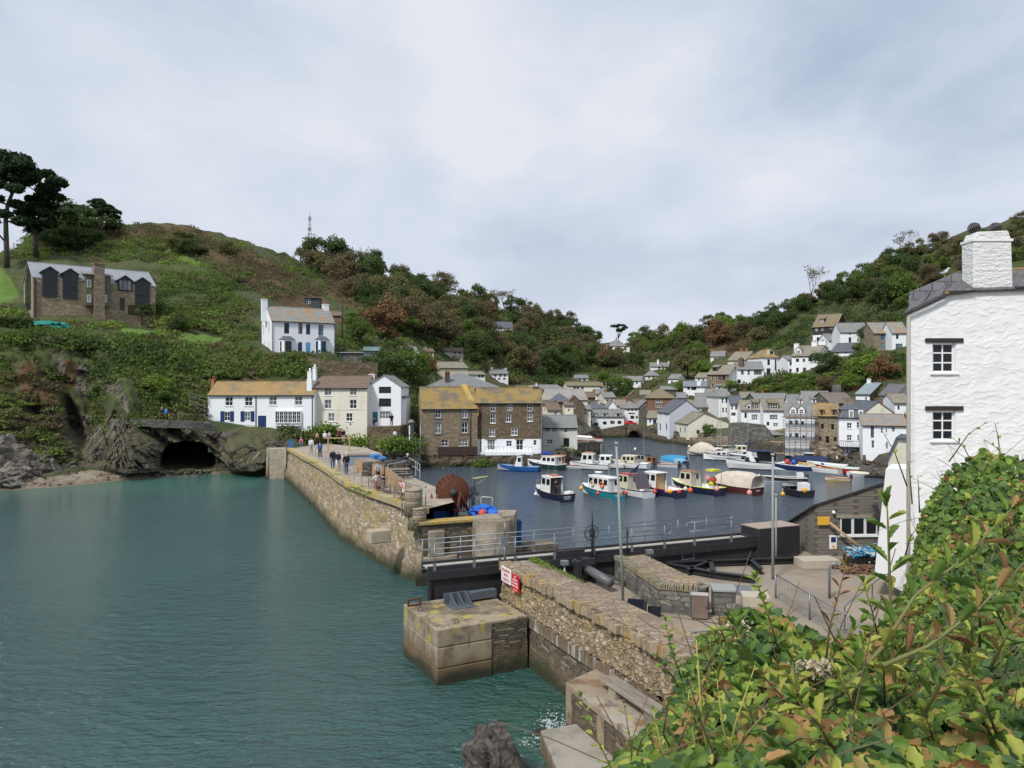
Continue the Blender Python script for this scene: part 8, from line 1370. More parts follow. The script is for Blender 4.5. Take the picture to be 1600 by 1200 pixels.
boat('small white boat drawn up on the short quay', 915, 690, 3.6, 1.5, 170, HW, HR, .5, (), HW, HR, (), None, (.1, .9, .3, FW)).location=at(912, 688.5, 127)
boat('small white and red dinghy on the short quay right of the other', 928, 690, 3.2, 1.4, 160, HW, HR, .45, (), HR, FW, (), 'bare').location=at(927, 689, 129)
def floatb(px, py, r, c, lb):t=thing('mooring_buoy', lb, 'buoy', gz(px, py, 0), 0, 'mooring buoys');MB().ball((0, 0, r*.4), r).build('float', c, t);MB().tube([(0, 0, r), (0, 0, r*1.6)], .03, 4).build('eye', STEEL, t)
floatb(1077, 699, .3, BWH, 'pale mooring buoy out by the canvas covered boat');floatb(1186, 744, .2, BWH, 'small pale buoy before the sport cruiser')
# posts in the harbour by the rocks
for px, pt, pb, lb in((1350.5, 711, 731, 'tall weathered timber post left of the white harbour house'), (1371, 717, 735, 'short timber mooring post among the rocks'), (1378, 718, 736, 'second timber mooring post among the rocks')):
 pole(px, pt, pb, .2, .22, lb, BARK, cap=False)
for k, (px, py, s)in enumerate(((1360, 742, 1.4), (1352, 735, 1.1), (1368, 738, 1.2), (1376, 744, 1.3), (1345, 729, 1.3), (1338, 722, 1.5), (1382, 735, 1.6), (1325, 720, 1.6))):
 rock('shore_rock', 'brown boulder on the rocky spit before the long white harbour house', gz(px, py, .1), s, 50+k, (1.4, 1, .6), group='boulders of the rocky spit')
# ------------------------------------------------------------------ people
SK=mat('skin', (.5, .3, .22), .6);EYE=DGR
def cloth(n, c):return mat('cloth_'+n, c, .9, mix=[('n', 9.0, tuple(x*.7 for x in c), .4, .7, .7)])
CN, CW, CK, CJ, CRD, CPK, CGY, CBU, CLG=cloth('navy', (.012, .016, .04)), cloth('white', (.7, .7, .72)), cloth('black', (.012, .012, .016)), cloth('jeans', (.05, .09, .2)), cloth('red', (.16, .015, .03)), cloth('pink', (.45, .13, .2)), cloth('grey', (.33, .35, .37)), cloth('blue', (.03, .12, .3)), cloth('light', (.62, .6, .58))
HB_, HG_, HD_=cloth('hair_brown', (.09, .05, .03)), cloth('hair_grey', (.5, .48, .46)), cloth('hair_dark', (.025, .018, .014))
def skin_obj(name, V, E, Rr, m, par, root=0):
 me=bpy.data.meshes.new(name);me.from_pydata([tuple(v)for v in V], E, []);me.materials.append(m);o=link(bpy.data.objects.new(name, me), par);md=o.modifiers.new('skin', 'SKIN')
 for i, r in enumerate(Rr):me.skin_vertices[0].data[i].radius=(r, r)if not isinstance(r, tuple)else r
 me.skin_vertices[0].data[root].use_root=True;s=o.modifiers.new('sub', 'SUBSURF');s.levels=s.render_levels=1;md.use_smooth_shade=True;return o
def person(label, p, face, top, legs, hair, pose='walk', h=1.75, shorts=False, hat=None):
 T=thing('person', label, 'person', p, R(face));s=h/1.75;T.scale=(s, s, s);dz=0;st=.16 if pose=='walk' else .03;bend=0
 pel=V3(0, 0, .93);
 if pose=='sit':pel=V3(0, 0, .5)
 if pose=='bend':bend=.75
 up=V3(0, math.sin(bend), math.cos(bend))
 sp, ch_, nk, hd, ht=pel+up*.22, pel+up*.42, pel+up*.56, pel+up*.66+V3(0, .02, 0), pel+up*.77+V3(0, .02, 0)
 V=[pel, sp, ch_, nk, hd, ht];E=[(0, 1), (1, 2), (2, 3), (3, 4), (4, 5)];Rr=[.1, .09, .11, .055, .085, .07];J={}
 for k, sx in enumerate((-1, 1)):
  sh_=ch_+V3(.17*sx, 0, .05*math.cos(bend));el=sh_+V3(.06*sx, -.06*sx*(pose=='walk')+(.18 if pose in('bend', 'hold', 'sit')else .02), -.27);wr=el+V3(-.02*sx, .1+(.14 if pose in('hold', 'sit', 'bend')else 0), -.2 if pose not in('hold', )else .0);pm=wr+(wr-el).normalized()*.07
  hp=pel+V3(.09*sx, 0, -.04)
  if pose=='sit':kn=hp+V3(.02*sx, .42, .02);an=kn+V3(0, .04, -.42)
  else:kn=hp+V3(.01*sx, st*sx+.03, -.42);an=kn+V3(0, st*sx*.6-.05, -.4)
  to=an+V3(0, .17, -.05);b=len(V);V+=[sh_, el, wr, pm, hp, kn, an, to];Rr+=[.06, .043, .03, (.038, .02), .09, .055, .04, .035];E+=[(2, b), (b, b+1), (b+1, b+2), (b+2, b+3), (0, b+4), (b+4, b+5), (b+5, b+6), (b+6, b+7)];J[k]=(sh_, el, wr, hp, kn, an, to)
  d=(pm-wr).normalized();sd=V3(0, 1, 0)if abs(d.y)<.7 else V3(1, 0, 0)
  for f, (o_, l_)in enumerate(((-.03, .065), (-.01, .075), (.01, .07), (.03, .055))):
   q=len(V);V+=[pm+sd*o_+d*.03, pm+sd*o_*1.1+d*(.03+l_*.5)+V3(-.008*sx, 0, 0), pm+sd*o_*1.1+d*(.03+l_)+V3(-.02*sx, 0, 0)];Rr+=[.009, .009, .007];E+=[(b+3, q), (q, q+1), (q+1, q+2)]
  q=len(V);V+=[wr+sd*.03+d*.03, wr+sd*.055+d*.07];Rr+=[.01, .009];E+=[(b+3, q), (q, q+1)]
 q=len(V);V+=[hd+V3(0, .1, .03)];Rr+=[.014];E+=[(4, q)]
 skin_obj('body', V, E, Rr, SK, T)
 m=MB()
 for sx in(-1, 1):m.ball(tuple(hd+V3(.032*sx, .082, .055)), .012, 6)
 m.build('eyes', EYE, T);
 V=[pel-up*.1, sp, ch_, nk-up*.03];E=[(0, 1), (1, 2), (2, 3)];Rr=[.185, .17, .18, .085]
 for k in J:b=len(V);V+=[J[k][0], J[k][1], J[k][2]-(J[k][2]-J[k][1])*.1];Rr+=[.085, .065, .05];E+=[(2, b), (b, b+1), (b+1, b+2)]
 skin_obj('jacket', V, E, Rr, top, T);V=[pel+up*.16, pel];E=[(0, 1)];Rr=[.14, .165]
 for k in J:
  b=len(V);V+=[J[k][3], J[k][4]];Rr+=[.105, .075];E+=[(1, b), (b, b+1)]
  if not shorts:V.append(J[k][5]);Rr.append(.06);E.append((b+1, b+2))
 skin_obj('trousers', V, E, Rr, legs, T)
 for k in J:skin_obj('shoe', [J[k][5]+V3(0, -.02, -.03), J[k][6]], [(0, 1)], [.052, .045], CK, T)
 m=MB();m.M=Matrix.Translation(hd+V3(0, -.022, .075));m.ball((0, 0, 0), .102, 10, 1.0);m.build('hair', hat or hair, T)
def pp_(label, px, py, z, *a, **k):return person(label, gz(px, py, z), *a, **k)
pp_('man seen from behind in dark jacket and blue jeans walking on the pier', 541, 741, 4.2, 20, CK, CJ, HG_, hat=CW);pp_('woman in navy jacket and light shorts beside the man in jeans', 528, 735.5, 4.2, 15, CN, CLG, HG_, shorts=True, h=1.68);pp_('person in black jacket and jeans left of the woman in light shorts', 520, 732, 4.2, 10, CK, CJ, HG_, h=1.7)
pp_('woman in blue top and black trousers walking towards the camera on the pier', 500, 716, 4.12, 190, CBU, CK, HD_, h=1.65);pp_('person in white shirt and grey shorts by the railing', 486, 709, 4.02, 200, CW, CGY, HD_, shorts=True);pp_('distant walker in white at the pier root', 507.5, 694, 3.9, 180, CW, CK, HG_, h=1.65);pp_('distant walker in grey beside the one in white', 514.5, 693, 3.9, 170, CGY, CBU, HD_, h=1.6)
person('person in dark red jacket standing above the timber arch', at(530.5, 691, 96), 180, CRD, CK, HB_, 'stand');person('person in dark coat beside the one in the red jacket', at(536.5, 691, 96.5), 190, CK, CW, HG_, 'stand', h=1.68);pp_('distant person in tan top beside the cottage corner', 495.5, 694, 3.85, 170, cloth('tan', (.4, .25, .16)), CK, HB_, 'stand', h=1.6)
pp_('person in pink top sitting on the pier wall near the blue bin', 470.5, 698, 3.75, 190, CPK, CBU, HG_, 'sit', h=1.6);person('child in white top and pink trousers standing at the bench', gz(588, 767, 4.2), 60, CW, CPK, HB_, 'hold', h=1.25);b_=gz(598.5, 768, 4.2);person('person in black sitting on the wooden bench', b_, 60, CK, CK, HB_, 'sit', h=1.6);pp_('person in grey hooded top behind the child in pink trousers', 590.5, 756, 4.2, 200, CGY, CK, HB_, 'hold', h=1.65)
pp_('man in navy bending over the harbour side railing', 629, 739, 4.2, -60, CN, CJ, HG_, 'bend', h=1.75, hat=CW);pp_('person in pale blue shirt behind the cable drum', 723, 797, 3.3, 120, cloth('pale_blue', (.45, .52, .6)), CBU, HG_, 'stand');pp_('white haired person stooping over the blue bins', 689, 806, 3.0, 160, CW, CK, HG_, 'bend', h=1.6)
person('person in dark clothes standing by the teal door', at(612, 665.5, 105.6), 180, CK, CK, HD_, 'stand');person('person in navy sitting by the teal door', at(585, 666.5, 105.4), 180, CN, CN, HD_, 'sit');person('person in white at the flower terrace', at(617, 690, 104), 180, CW, CK, HD_, 'stand', h=1.6)
person('walker in bright blue jacket on the footpath above the cave', at(259.5, 656.5, 97.5), 160, mat('cloth_azure', (.02, .2, .6)), CK, HD_, h=1.6);person('walker in black left of the bright blue jacket', at(253, 656.5, 97.6), 170, CK, CK, HG_, h=1.65);person('walker in dark clothes further right on the footpath', at(274, 657.5, 98), 170, CK, CK, HD_, h=1.55)
kb=gz(862, 779, 0);person('helmsman in dark jacket standing in the navy boat', kb+V3(.35, -1.0, .3), -150, CK, CK, HD_, 'hold', h=1.72)
# herring gull on the roof ridge of the white house
t=thing('gull', 'white gull standing on the slate roof left of the big chimney', 'gull', at(1476, 432.5, 36.5), R(200));
skin_obj('body', [(0, -.2, .2), (0, -.05, .2), (0, .1, .24), (0, .17, .34), (0, .2, .38), (0, .3, .36)], [(0, 1), (1, 2), (2, 3), (3, 4), (4, 5)], [.03, .1, .09, .045, .05, .012], FW, t, 1)
MB().tube([(.03, 0, 0), (.03, 0, .14)], .01, 4).build('leg', HYO, t);MB().tube([(-.03, 0, 0), (-.03, 0, .14)], .01, 4).build('leg', HYO, t);MB().slab([(.08, .1, .28), (.09, -.05, .3), (.03, -.32, .2), (.07, -.1, .2)], (1, 0, 0), .02).build('wing', CGY, t);MB().slab([(-.1, .1, .28), (-.11, -.05, .3), (-.05, -.32, .2), (-.09, -.1, .2)], (1, 0, 0), .02).build('wing', CGY, t)
# ------------------------------------------------------------------ trees, scrub, gardens
HB=[(s[1], s[2], s[3], s[5])for s in SPEC]+[(325, 491, 668, 590), (492, 574, 668, 580), (574, 634, 664, 580), (398, 523, 553, 470), (27, 243, 505, 410), (658, 746, 712, 600), (742, 847, 716, 600), (848, 902, 706, 645), (668, 786, 640, 580), (1328, 1348, 610, 588)]
def blocked(px, py, hpx, wpx=6, full=.55):
 for xl, xr, b, t in HB:
  if xl-wpx<px<xr+wpx and t-2<py<b+2:return True
  if xl-wpx<px<xr+wpx and py>=b+2 and py-hpx<b-(b-t)*(1-full)+0:return True
 return False
def skyl(px):return prof(px)[-1][0]
PROT={}
def PR(key, seeds, m, **k):PROT[key]=[tree_proto('round', s, m, **k)for s in seeds]
PR('green', (1, 2, 3), LG);PR('dark', (4, 5, 6), LDG);PR('olive', (7, 8, 9), LOL);PR('brown', (10, 11, 12), LBR);PR('rust', (13, 14), LRU)
PR('bright', (15, 16), LBG);PR('tall', (17, 18), LDG, rx=.5, rz=.8, zc=1.3);PR('pine', (19, 20), LPN, nb=9, rx=.75, rz=.35, zc=1.5, rb=(.22, .36), flat=.5)
PROT['bare']=[bare_tree(31), bare_tree(32, LBR), bare_tree(33)]
KL={'green':'green leaved tree', 'dark':'dark green tree', 'olive':'olive green tree', 'brown':'brown autumn tree', 'rust':'rust coloured tree', 'bright':'bright green tree', 'tall':'tall dark tree', 'pine':'dark pine', 'bare':'thinly leaved pale branched tree'}
rt=random.Random(11);NT=[0]
def plant(kind, px, py, hm, label, group, cat='tree', name=None, wide=1.0, D=None):
 d=D or gD(px, py);p=at(px, py, d);p.z-=.4;s=hm/1.75
 e_=place_tree(rt.choice(PROT[kind]), p, s*wide, label, cat, name or('pine_tree' if kind=='pine' else 'tree'), group, rt.uniform(0, 6.28), rt.uniform(.9, 1.15)/wide);NT[0]+=1;return e_
def wood(x0, x1, ytop, ybot, sx, sy, mix, hm, where, group, off=0):
 y=0;row=0
 px=x0
 ks=[k for k, w in mix for _ in range(w)]
 while px<x1:
  top=ytop(px)+off;bot=ybot(px);n=max(1, int((bot-top)/sy)+1)
  for j in range(n):
   x=px+rt.uniform(-.45, .45)*sx;yy=top+(j+rt.uniform(.1, .9))*(bot-top)/n;k=rt.choice(ks);h=rt.uniform(*hm);D=gD(x, yy)
   if blocked(x, yy, h/D*F, 7, .3):continue
   plant(k, x, yy, h, KL[k]+' '+where(x, (yy-top)/max(1, bot-top)), group)
  px+=sx
I=lambda xs, ys:(lambda x:float(np.interp(x, xs, ys)))
wood(488, 955, skyl, I([490, 540, 600, 660, 720, 800, 900, 955], [432, 455, 520, 560, 572, 568, 582, 590]), 17.5, 18, [('olive', 6), ('dark', 6), ('brown', 5), ('green', 2), ('tall', 2), ('rust', 1)], (7.5, 11.5), lambda x, f:('along the top of' if f<.3 else 'midway up' if f<.7 else 'at the foot of')+' the left hillside wood '+('over the white double house' if x<580 else 'left of the bare scar' if x<690 else 'left of the timbered house' if x<770 else 'around the timbered house' if x<860 else 'towards the valley head'), 'trees of the left hillside wood', 2)
wood(700, 1010, I([700, 800, 900, 1010], [560, 548, 552, 548]), I([700, 800, 900, 1010], [588, 592, 592, 584]), 22, 19, [('dark', 6), ('olive', 4), ('green', 3), ('brown', 3)], (7, 10), lambda x, f:('in the upper' if f<.5 else 'in the lower')+' part of the dark wood '+('over the warehouses' if x<850 else 'over the valley roofs'), 'trees of the dark wood over the town', 0)
wood(955, 1130, skyl, I([955, 1010, 1060, 1130], [585, 560, 600, 560]), 19, 17, [('green', 4), ('dark', 4), ('olive', 4), ('brown', 3), ('bright', 2)], (7, 11), lambda x, f:('high' if f<.5 else 'low')+' at the valley head '+('by the round roofed villa' if x<1010 else 'over the cream pyramid roof' if x<1070 else 'left of the big russet tree'), 'trees at the head of the valley', 2)
wood(1130, 1425, skyl, I([1130, 1200, 1270, 1300, 1425], [548, 538, 488, 480, 492]), 17, 15.5, [('green', 5), ('dark', 5), ('olive', 3), ('brown', 3), ('rust', 1), ('bright', 2)], (6, 9), lambda x, f:('near the ridge' if f<.35 else 'midway' if f<.7 else 'low')+' on the slope over '+('the twin terracotta stacks' if x<1200 else 'the orange roofed square house' if x<1265 else 'the black clad house' if x<1330 else 'the stone and white house'), 'trees above the hillside houses', 2)
wood(1425, 1620, I([1425, 1620], [398, 338]), I([1425, 1620], [470, 420]), 26, 22, [('green', 4), ('dark', 4), ('olive', 4), ('brown', 3)], (4, 6), lambda x, f:('on the ridge line' if f<.5 else 'below the ridge line')+' behind the big white chimney', 'trees behind the big white chimney', 6)
# skyline trees one can tell apart
for px in(528, 541, 556, 568, 582, 677, 690, 702, 752, 764, 776, 788, 800, 812):
 plant('bare', px, skyl(px)+rt.uniform(0, 3), rt.uniform(8, 11), KL['bare']+' on the skyline of the left hill', 'bare trees on the skyline')
plant('dark', 502, 424, 13, 'broad dark pine on the ridge right of the radio mast', None, 'tree', 'pine_tree', 1.1, D=285);plant('olive', 478, 412, 8, 'rounded olive tree on the ridge at the foot of the radio mast', None)
plant('pine', 966, 539, 10.5, 'dark flat topped pine above the round roofed villa', None);plant('dark', 1008, 540, 12, 'dark round tree on the skyline right of the flat topped pine', None)
plant('bare', 1268, 470, 12, 'bare leafless tree on the right hand ridge' if False else 'bare leafless tree standing up from the ridge over the black house', None);plant('bare', 1414, 404, 9, 'lone windswept tree on the ridge left of the big white chimney', None);plant('brown', 1465, 385, 6, 'brown thin tree on the ridge near the big white chimney', None)
plant('rust', 602, 536, 9, 'large rust orange tree right of the white double house', None, wide=1.25);plant('rust', 1120, 545, 11, 'large russet tree with spreading branches above the stone houses', None, wide=1.2);plant('rust', 1378, 606, 6, 'russet bush tree in the garden below the stone and white house', None)
plant('green', 563, 540, 6, 'green shrub tree beside the telegraph pole', None);plant('bright', 1362, 598, 6.5, 'bright green rounded tree below the blue conservatory', None, wide=1.4);plant('bright', 1330, 612, 4, 'bright green shrub left of the timber gazebo', None, wide=1.3)
plant('green', 1350, 578, 5.5, 'palm like green tree beside the blue conservatory', None);plant('dark', 1288, 588, 6, 'dark green tree at the corner of the arts and crafts house', None);plant('dark', 1368, 548, 7.5, 'dark conifer between the long white cottage and the stone house', None)
plant('green', 1108, 684, 3.0, 'green bush growing on the quay before the cream boathouse', None, 'bush', 'bush', D=140.5);plant('green', 956, 612, 7, 'leafy green tree among the valley roofs', None, wide=1.3);plant('green', 972, 618, 6, 'second leafy green tree among the valley roofs', None, wide=1.2);plant('bright', 1062, 616, 4, 'small bright tree left of the split level house', None)
plant('bright', 1095, 590, 5, 'bright green bush left of the stone and cream house', None, wide=1.4);plant('brown', 1300, 612, 4, 'brown leaved garden tree beside the small dark hut', None, wide=1.4)
plant('rust', 666, 590, 5, 'small yellow red bush by the white gabled cottage', None);plant('green', 640, 600, 6, 'dark green bush below the white gabled cottage', None, wide=1.4);plant('dark', 620, 585, 6, 'dark hedge tree left of the white gabled cottage', None, wide=1.3);plant('dark', 600, 592, 5, 'dark bush below the greenhouse wall', None, wide=1.5)
# garden shrubs round the right hand houses
gs=[(1060, 628), (1075, 628), (1140, 612), (1156, 612), (1172, 610), (1188, 606), (1205, 602), (1222, 600), (1240, 602), (1255, 600), (1216, 612), (1234, 612), (1252, 612), (1270, 606), (1285, 606), (1196, 614), (1310, 600), (1318, 590), (1300, 596), (1350, 590), (1380, 590), (1395, 600), (1398, 585), (1376, 575), (1392, 570), (1360, 566), (1402, 560), (1300, 575), (1120, 624), (1340, 595)]
for i, (x, y)in enumerate(gs[::1]):
 k=rt.choice(['green', 'dark', 'bright', 'olive', 'green']);plant(k, x, y, rt.uniform(2.0, 3.4), {'green':'green', 'dark':'dark green', 'bright':'bright green', 'olive':'olive'}[k]+' garden shrub among the terraced gardens between the hillside houses', 'garden shrubs below the hillside houses', 'shrub', 'shrub', 1.35)
# left hill
def mpine(label, trunk, bl, D, seed):
 x0, y0=trunk[0];p=at(x0, y0, D);s=D/F;rs=np.random.RandomState(seed);C=[];Dn=[];B=[]
 for bx, by, br in bl:B.append(((bx-x0)*s, rs.uniform(-3, 3), (y0-by)*s, br*s*1.3))
 for i in range(int(620*len(B))):
  b=B[rs.randint(len(B))];d=rs.normal(size=3);d/=np.linalg.norm(d);d[2]=d[2]*.62 if d[2]>0 else d[2]*.45;r=b[3]*rs.uniform(.5, 1.1);C.append((b[0]+d[0]*r, b[1]+d[1]*r*1.1, b[2]+d[2]*r));Dn.append(d)
 t=thing('pine_tree', label, 'tree', p, 0);link(bpy.data.objects.new('crown', leaf_mesh('crown', C, rs.uniform(.5, 1.1, len(C))*s*4.4, [LPN], seed, .6, np.array(Dn)*.6)), t)
 m=MB();T=[((x-x0)*s, 0, (y0-y)*s)for x, y in trunk];m.tube(T, [.62-.4*i/len(T)for i in range(len(T))], 7)
 for b in B:
  k=min(range(1, len(T)), key=lambda i:abs(T[i][2]-(b[2]-b[3]*1.2))+abs(T[i][0]-b[0])*.3);q=T[k];m.tube([q, ((q[0]+b[0])/2+rs.uniform(-.4, .4), b[1]/2, (q[2]+b[2])/2-.3), (b[0], b[1], b[2]-.2)], [.24, .16, .06], 5)
 m.build('trunk', BARK, t);return t
mpine('tallest pine at the left edge with bare trunk and broad dark crown', [(11, 425), (10, 380), (9, 345), (12, 320), (20, 300), (24, 280)], [(5, 246, 15), (26, 248, 13), (43, 260, 12), (14, 264, 15), (33, 274, 13), (-15, 268, 18), (-30, 300, 18), (-20, 242, 18), (8, 292, 10), (-10, 310, 12), (36, 300, 9), (8, 335, 8), (28, 345, 10), (-12, 345, 12), (22, 318, 9), (48, 275, 9), (0, 275, 13), (20, 278, 10)], 176, 3)
mpine('leaning dark pine right of the tallest pine behind the manor', [(57, 402), (55, 370), (52, 345), (56, 325), (64, 305)], [(58, 274, 11), (80, 281, 12), (91, 287, 8), (62, 292, 11), (76, 302, 13), (88, 308, 8), (68, 318, 12), (50, 312, 8), (42, 335, 9), (74, 336, 9), (60, 350, 9), (48, 356, 9), (78, 352, 8), (46, 288, 9), (66, 268, 8), (84, 296, 9), (70, 308, 9), (58, 325, 9)], 186, 5)
for i, (x, y, h)in enumerate([(75, 388, 8), (92, 386, 9), (108, 384, 9.5), (124, 382, 9), (140, 380, 9), (156, 374, 8.5), (168, 370, 7), (112, 394, 7), (84, 398, 7), (134, 392, 7), (100, 376, 10), (150, 370, 10)]):
 plant('pine' if i in(2, 5, 11)else 'dark', x, y, h, 'dark evergreen in the dense clump behind the stone manor', 'dark evergreens behind the manor', wide=1.2)
plant('pine', 150, 352, 7, 'small open pine poking above the dark evergreens', None)
for x, y, h, k, lb in[(285, 398, 7, 'olive', 'pale grey green rounded bush on the upper left hill'), (355, 403, 5.5, 'olive', 'second pale grey green bush further along the upper left hill'), (300, 404, 5.5, 'dark', 'dark bush beside the pale grey green one'), (283, 519, 3.6, 'dark', 'neat round dark green bush on the lawn below the manor'), (245, 616, 3.2, 'bright', 'bright green shrub above the footpath'), (222, 500, 3.0, 'dark', 'dark shrub by the manor corner'), (232, 497, 4.0, 'dark', 'purple dark shrub right of the manor'), (262, 630, 3, 'green', 'leafy shrub beside the footpath rail'), (560, 505, 4, 'green', 'green bush on the slope behind the telegraph pole')]:
 plant(k, x, y, h, lb, None, 'bush', 'bush', 1.3)
t=thing('hedge', 'clipped dark hedge at the left edge below the manor', 'hedge', gP(18, 517), R(20));C=np.random.RandomState(3).uniform([-4.5, -1, 0], [2.6, 1, 1.9], (2600, 3));link(bpy.data.objects.new('foliage', leaf_mesh('foliage', C, .28, [LDG], 4, .2)), t)
t=thing('green_netting', 'teal green garden netting draped over the bank below the manor', 'netting', gP(75, 515), 0);me=rock('netting', None, (0, 0, .4), 1.0, 22, (2.9, 1.2, .8), mat('teal_net', (.02, .2, .18), .8));me.parent=t
# scrub in one object per colour: nobody could count it
rs=np.random.RandomState(21)
def scrub(name, label, leafm, pts, size, nper=14):
 C=[];S=[];Dn=[]
 for(x, y, r)in pts:
  D=gD(x, y);p=at(x, y, D);nper=int(40+32*min(r, 2.6))
  d=rs.normal(size=(nper, 3));d/=np.linalg.norm(d, axis=1)[:, None];d[:, 2]=np.abs(d[:, 2])*.62
  C.append(np.array(p)+d*r*rs.uniform(.5, 1.1, (nper, 1))+[0, 0, -r*.15]);S.append(rs.uniform(.6, 1.4, nper)*size*(.45+.35*r));Dn.append(d)
 if not C:return
 o=link(bpy.data.objects.new(name, leaf_mesh(name, np.concatenate(C), np.concatenate(S), [leafm], 5, .3, np.concatenate(Dn)*.7)));tag(o, label, 'undergrowth', kind='stuff')
G={k:[]for k in 'green dark olive brown bright rust'.split()}
rp=random.Random(5)
def inside(L_, x, y, k=1.0):return any(ell(x, y, *e_)<k for e_ in L_)
# patchy growth: colour follows slow noise on the land
for i in range(9600):
 left=rp.random()<.62
 x=rp.uniform(-25, 640)if left else rp.uniform(600, 1430)
 ys=skyl(x);lo=(np.interp(x, [-25, 140, 200, 260, 330, 420, 480, 560, 640], [728, 722, 700, 668, 665, 690, 690, 690, 640])if left else np.interp(x, [600, 660, 800, 940, 1060, 1130, 1270, 1430], [690, 640, 640, 655, 640, 655, 645, 650]))
 y=ys+(lo-ys)*rp.random()**(.9)
 D=gD(x, y);r=rp.uniform(.9, 2.3)if D<140 else rp.uniform(1.3, 3.2)*D/190
 if x<150 and y>545 or D<104:r*=.5
 if y-ys<r/D*F*.5 and x<480:r*=.6
 if inside(LAWNS, x, y)or inside(LAWNS, x, y+r/D*F*.7):continue
 if 268<x<335 and y>688:continue
 if ell(x, y, 118, 665, 17, 72, -17)<1:continue
 if x<150 and y>565 and rp.random()<.6:continue
 if inside(ROCKS, x, y)and rp.random()<(.86 if y>640 else .6):continue
 if 150<x<430 and y>672 and rp.random()<.75:continue
 if blocked(x, y, 1.2*r/D*F, 2 if D<200 else 3, .12):continue
 q=at(x, y, D);n=NZ.noise(Vector(q)*.045+Vector((3, 1, 0)))*.8+rp.gauss(0, .2)
 if inside(BROWNS, x, y, 1.05)and rp.random()<.75:k='brown' if n<.25 else('rust' if rp.random()<.25 else 'olive')
 elif left:k='dark' if n<-.3 else 'green' if n<.12 else 'olive' if n<.3 else('bright' if n>.38 else 'brown')
 else:k='dark' if n<.02 else 'green' if n<.18 else 'olive' if n<.36 else 'brown'
 G[k].append((x, y, r))
for k, lm, lb in(('green', LG, 'mid green scrub'), ('dark', LDG, 'dark green scrub'), ('olive', LOL, 'olive scrub'), ('brown', LBR, 'brown bracken'), ('bright', LBG, 'bright green growth'), ('rust', LRU, 'rusty bracken')):
 scrub('undergrowth', lb+' covering the hillsides', lm, G[k], .26, 40)
# grass and weeds on walls and pier edge
C=[]
for x0, y0, z, n, sx in((487, 724, 4.1, 30, .6), (523, 743, 4.2, 40, .7), (560, 764, 4.2, 140, 1.0), (573, 772, 4.2, 70, .7), (648, 815, 3.5, 40, .4)):
 p=gz(x0, y0, z)
 for _ in range(n):C.append((p.x+rs.normal()*sx*.4, p.y+rs.normal()*sx, z+abs(rs.normal())*.08))
tag(link(bpy.data.objects.new('pier_weeds', leaf_mesh('pier_weeds', C, .09, [LBG], 3, .6))), 'tufts of weeds on the pier edge', 'weeds', kind='stuff')
C=[tuple(wp(abs(rs.normal())*.9+.2, 1.35+rs.normal()*.12, 3.6+abs(rs.normal())*.03))for _ in range(500)]+[tuple(wp(3.2+rs.normal()*.8, 1.45+rs.normal()*.06, 3.6))for _ in range(160)]
tag(link(bpy.data.objects.new('wall_moss', leaf_mesh('wall_moss', C, .06, [LBG], 3, 1.0))), 'green moss and grass on the end of the near wall', 'moss', kind='stuff')
for k, (px, py, z, n, r, lb)in enumerate(((612, 695, 4.6, 500, 1.0, 'green shrubs at the root of the pier beside the flower terrace'), (637, 696, 4.3, 600, 1.1, 'green bushes above the water left of the stucco warehouse'), (560, 690, 5.2, 400, .9, 'low greenery behind the walkers at the pier root'), (752, 724, 1.4, 260, .6, 'creeper hanging between the two warehouses at the water'), (510, 668, 6.4, 450, .9, 'green bush on the rocks under the cream cottage'), (886, 708, 1.2, 400, .8, 'weeds under the whitewashed cottage'))):
 p=gz(px, py, z)if px not in(752, 886)else at(px, py, 106.5 if px==752 else 116);
 if px==510:p=at(510, 672, 103)
 if px in(612, 637, 560):p=at(px, py, 101)
 t=thing('bush', lb, 'bush', p, 0);C=rs.normal(size=(n, 3))*[r, r*.6, r*.45];link(bpy.data.objects.new('foliage', leaf_mesh('foliage', C, .3, [LG if k%2 else LBG], 9+k, .4)), t)
C=[((gz(px, 697, 4.4)).x+rs.normal()*.5, 100.2+rs.normal()*.3, 3.9+abs(rs.normal())*.2)for px in(648, 652)for _ in range(60)]
# footpath railings and house steps on the left
def prail(label, pts, h, rails=(1.0, .5)):return railing('path_railing', label, [at(x, y, d)for x, y, d in pts], h, STEEL, rails, .035, 3.5, group='railings of the left shore footpath')
prail('thin rail along the path above the sea cave', [(278, 660, 97.5), (300, 659, 98.5), (322, 662, 100)], 1.0, (1.0, ));prail('rail below the orange roofed cottage', [(324, 668, 101), (345, 671, 101), (370, 674, 101), (400, 676, 101.5)], .9, (1.0, ));prail('upper diagonal rail climbing left of the orange roofed cottage', [(296, 625, 104), (326, 634, 104)], 1.0);prail('lower diagonal rail climbing left of the orange roofed cottage', [(296, 637, 103), (326, 650, 103)], 1.0)
print('TREES', NT[0], 'SCRUB', sum(len(v)for v in G.values()))
for k, (x, y, s_)in enumerate(((2, 748, 1.9), (22, 738, 1.6), (44, 742, 1.2), (-22, 752, 2.4), (62, 736, 1.0), (34, 724, 1.5), (6, 722, 2.2), (84, 730, .9), (-50, 745, 3), (120, 733, .8), (18, 758, 1.0))):rock('shore_rock', ('large' if s_>1.7 else 'small' if s_<1.1 else 'middling')+' grey layered rock '+('at the water edge' if y>740 else 'below the cliff')+' at the left end of the beach', gP(x, y), s_, 70+k, (1.3, 1.1, .6), mat('grey_strata', (.2, .18, .155), .9, mix=[('n', (3, .4, .4, 0, 40, 0), (.08, .07, .06), .44, .6, .9)], bump=[('n', (3, .4, .4, 0, 40, 0), 1, .3)]), (.2, .3*k, .5*k), 'rocks at the left end of the beach')
C=[];
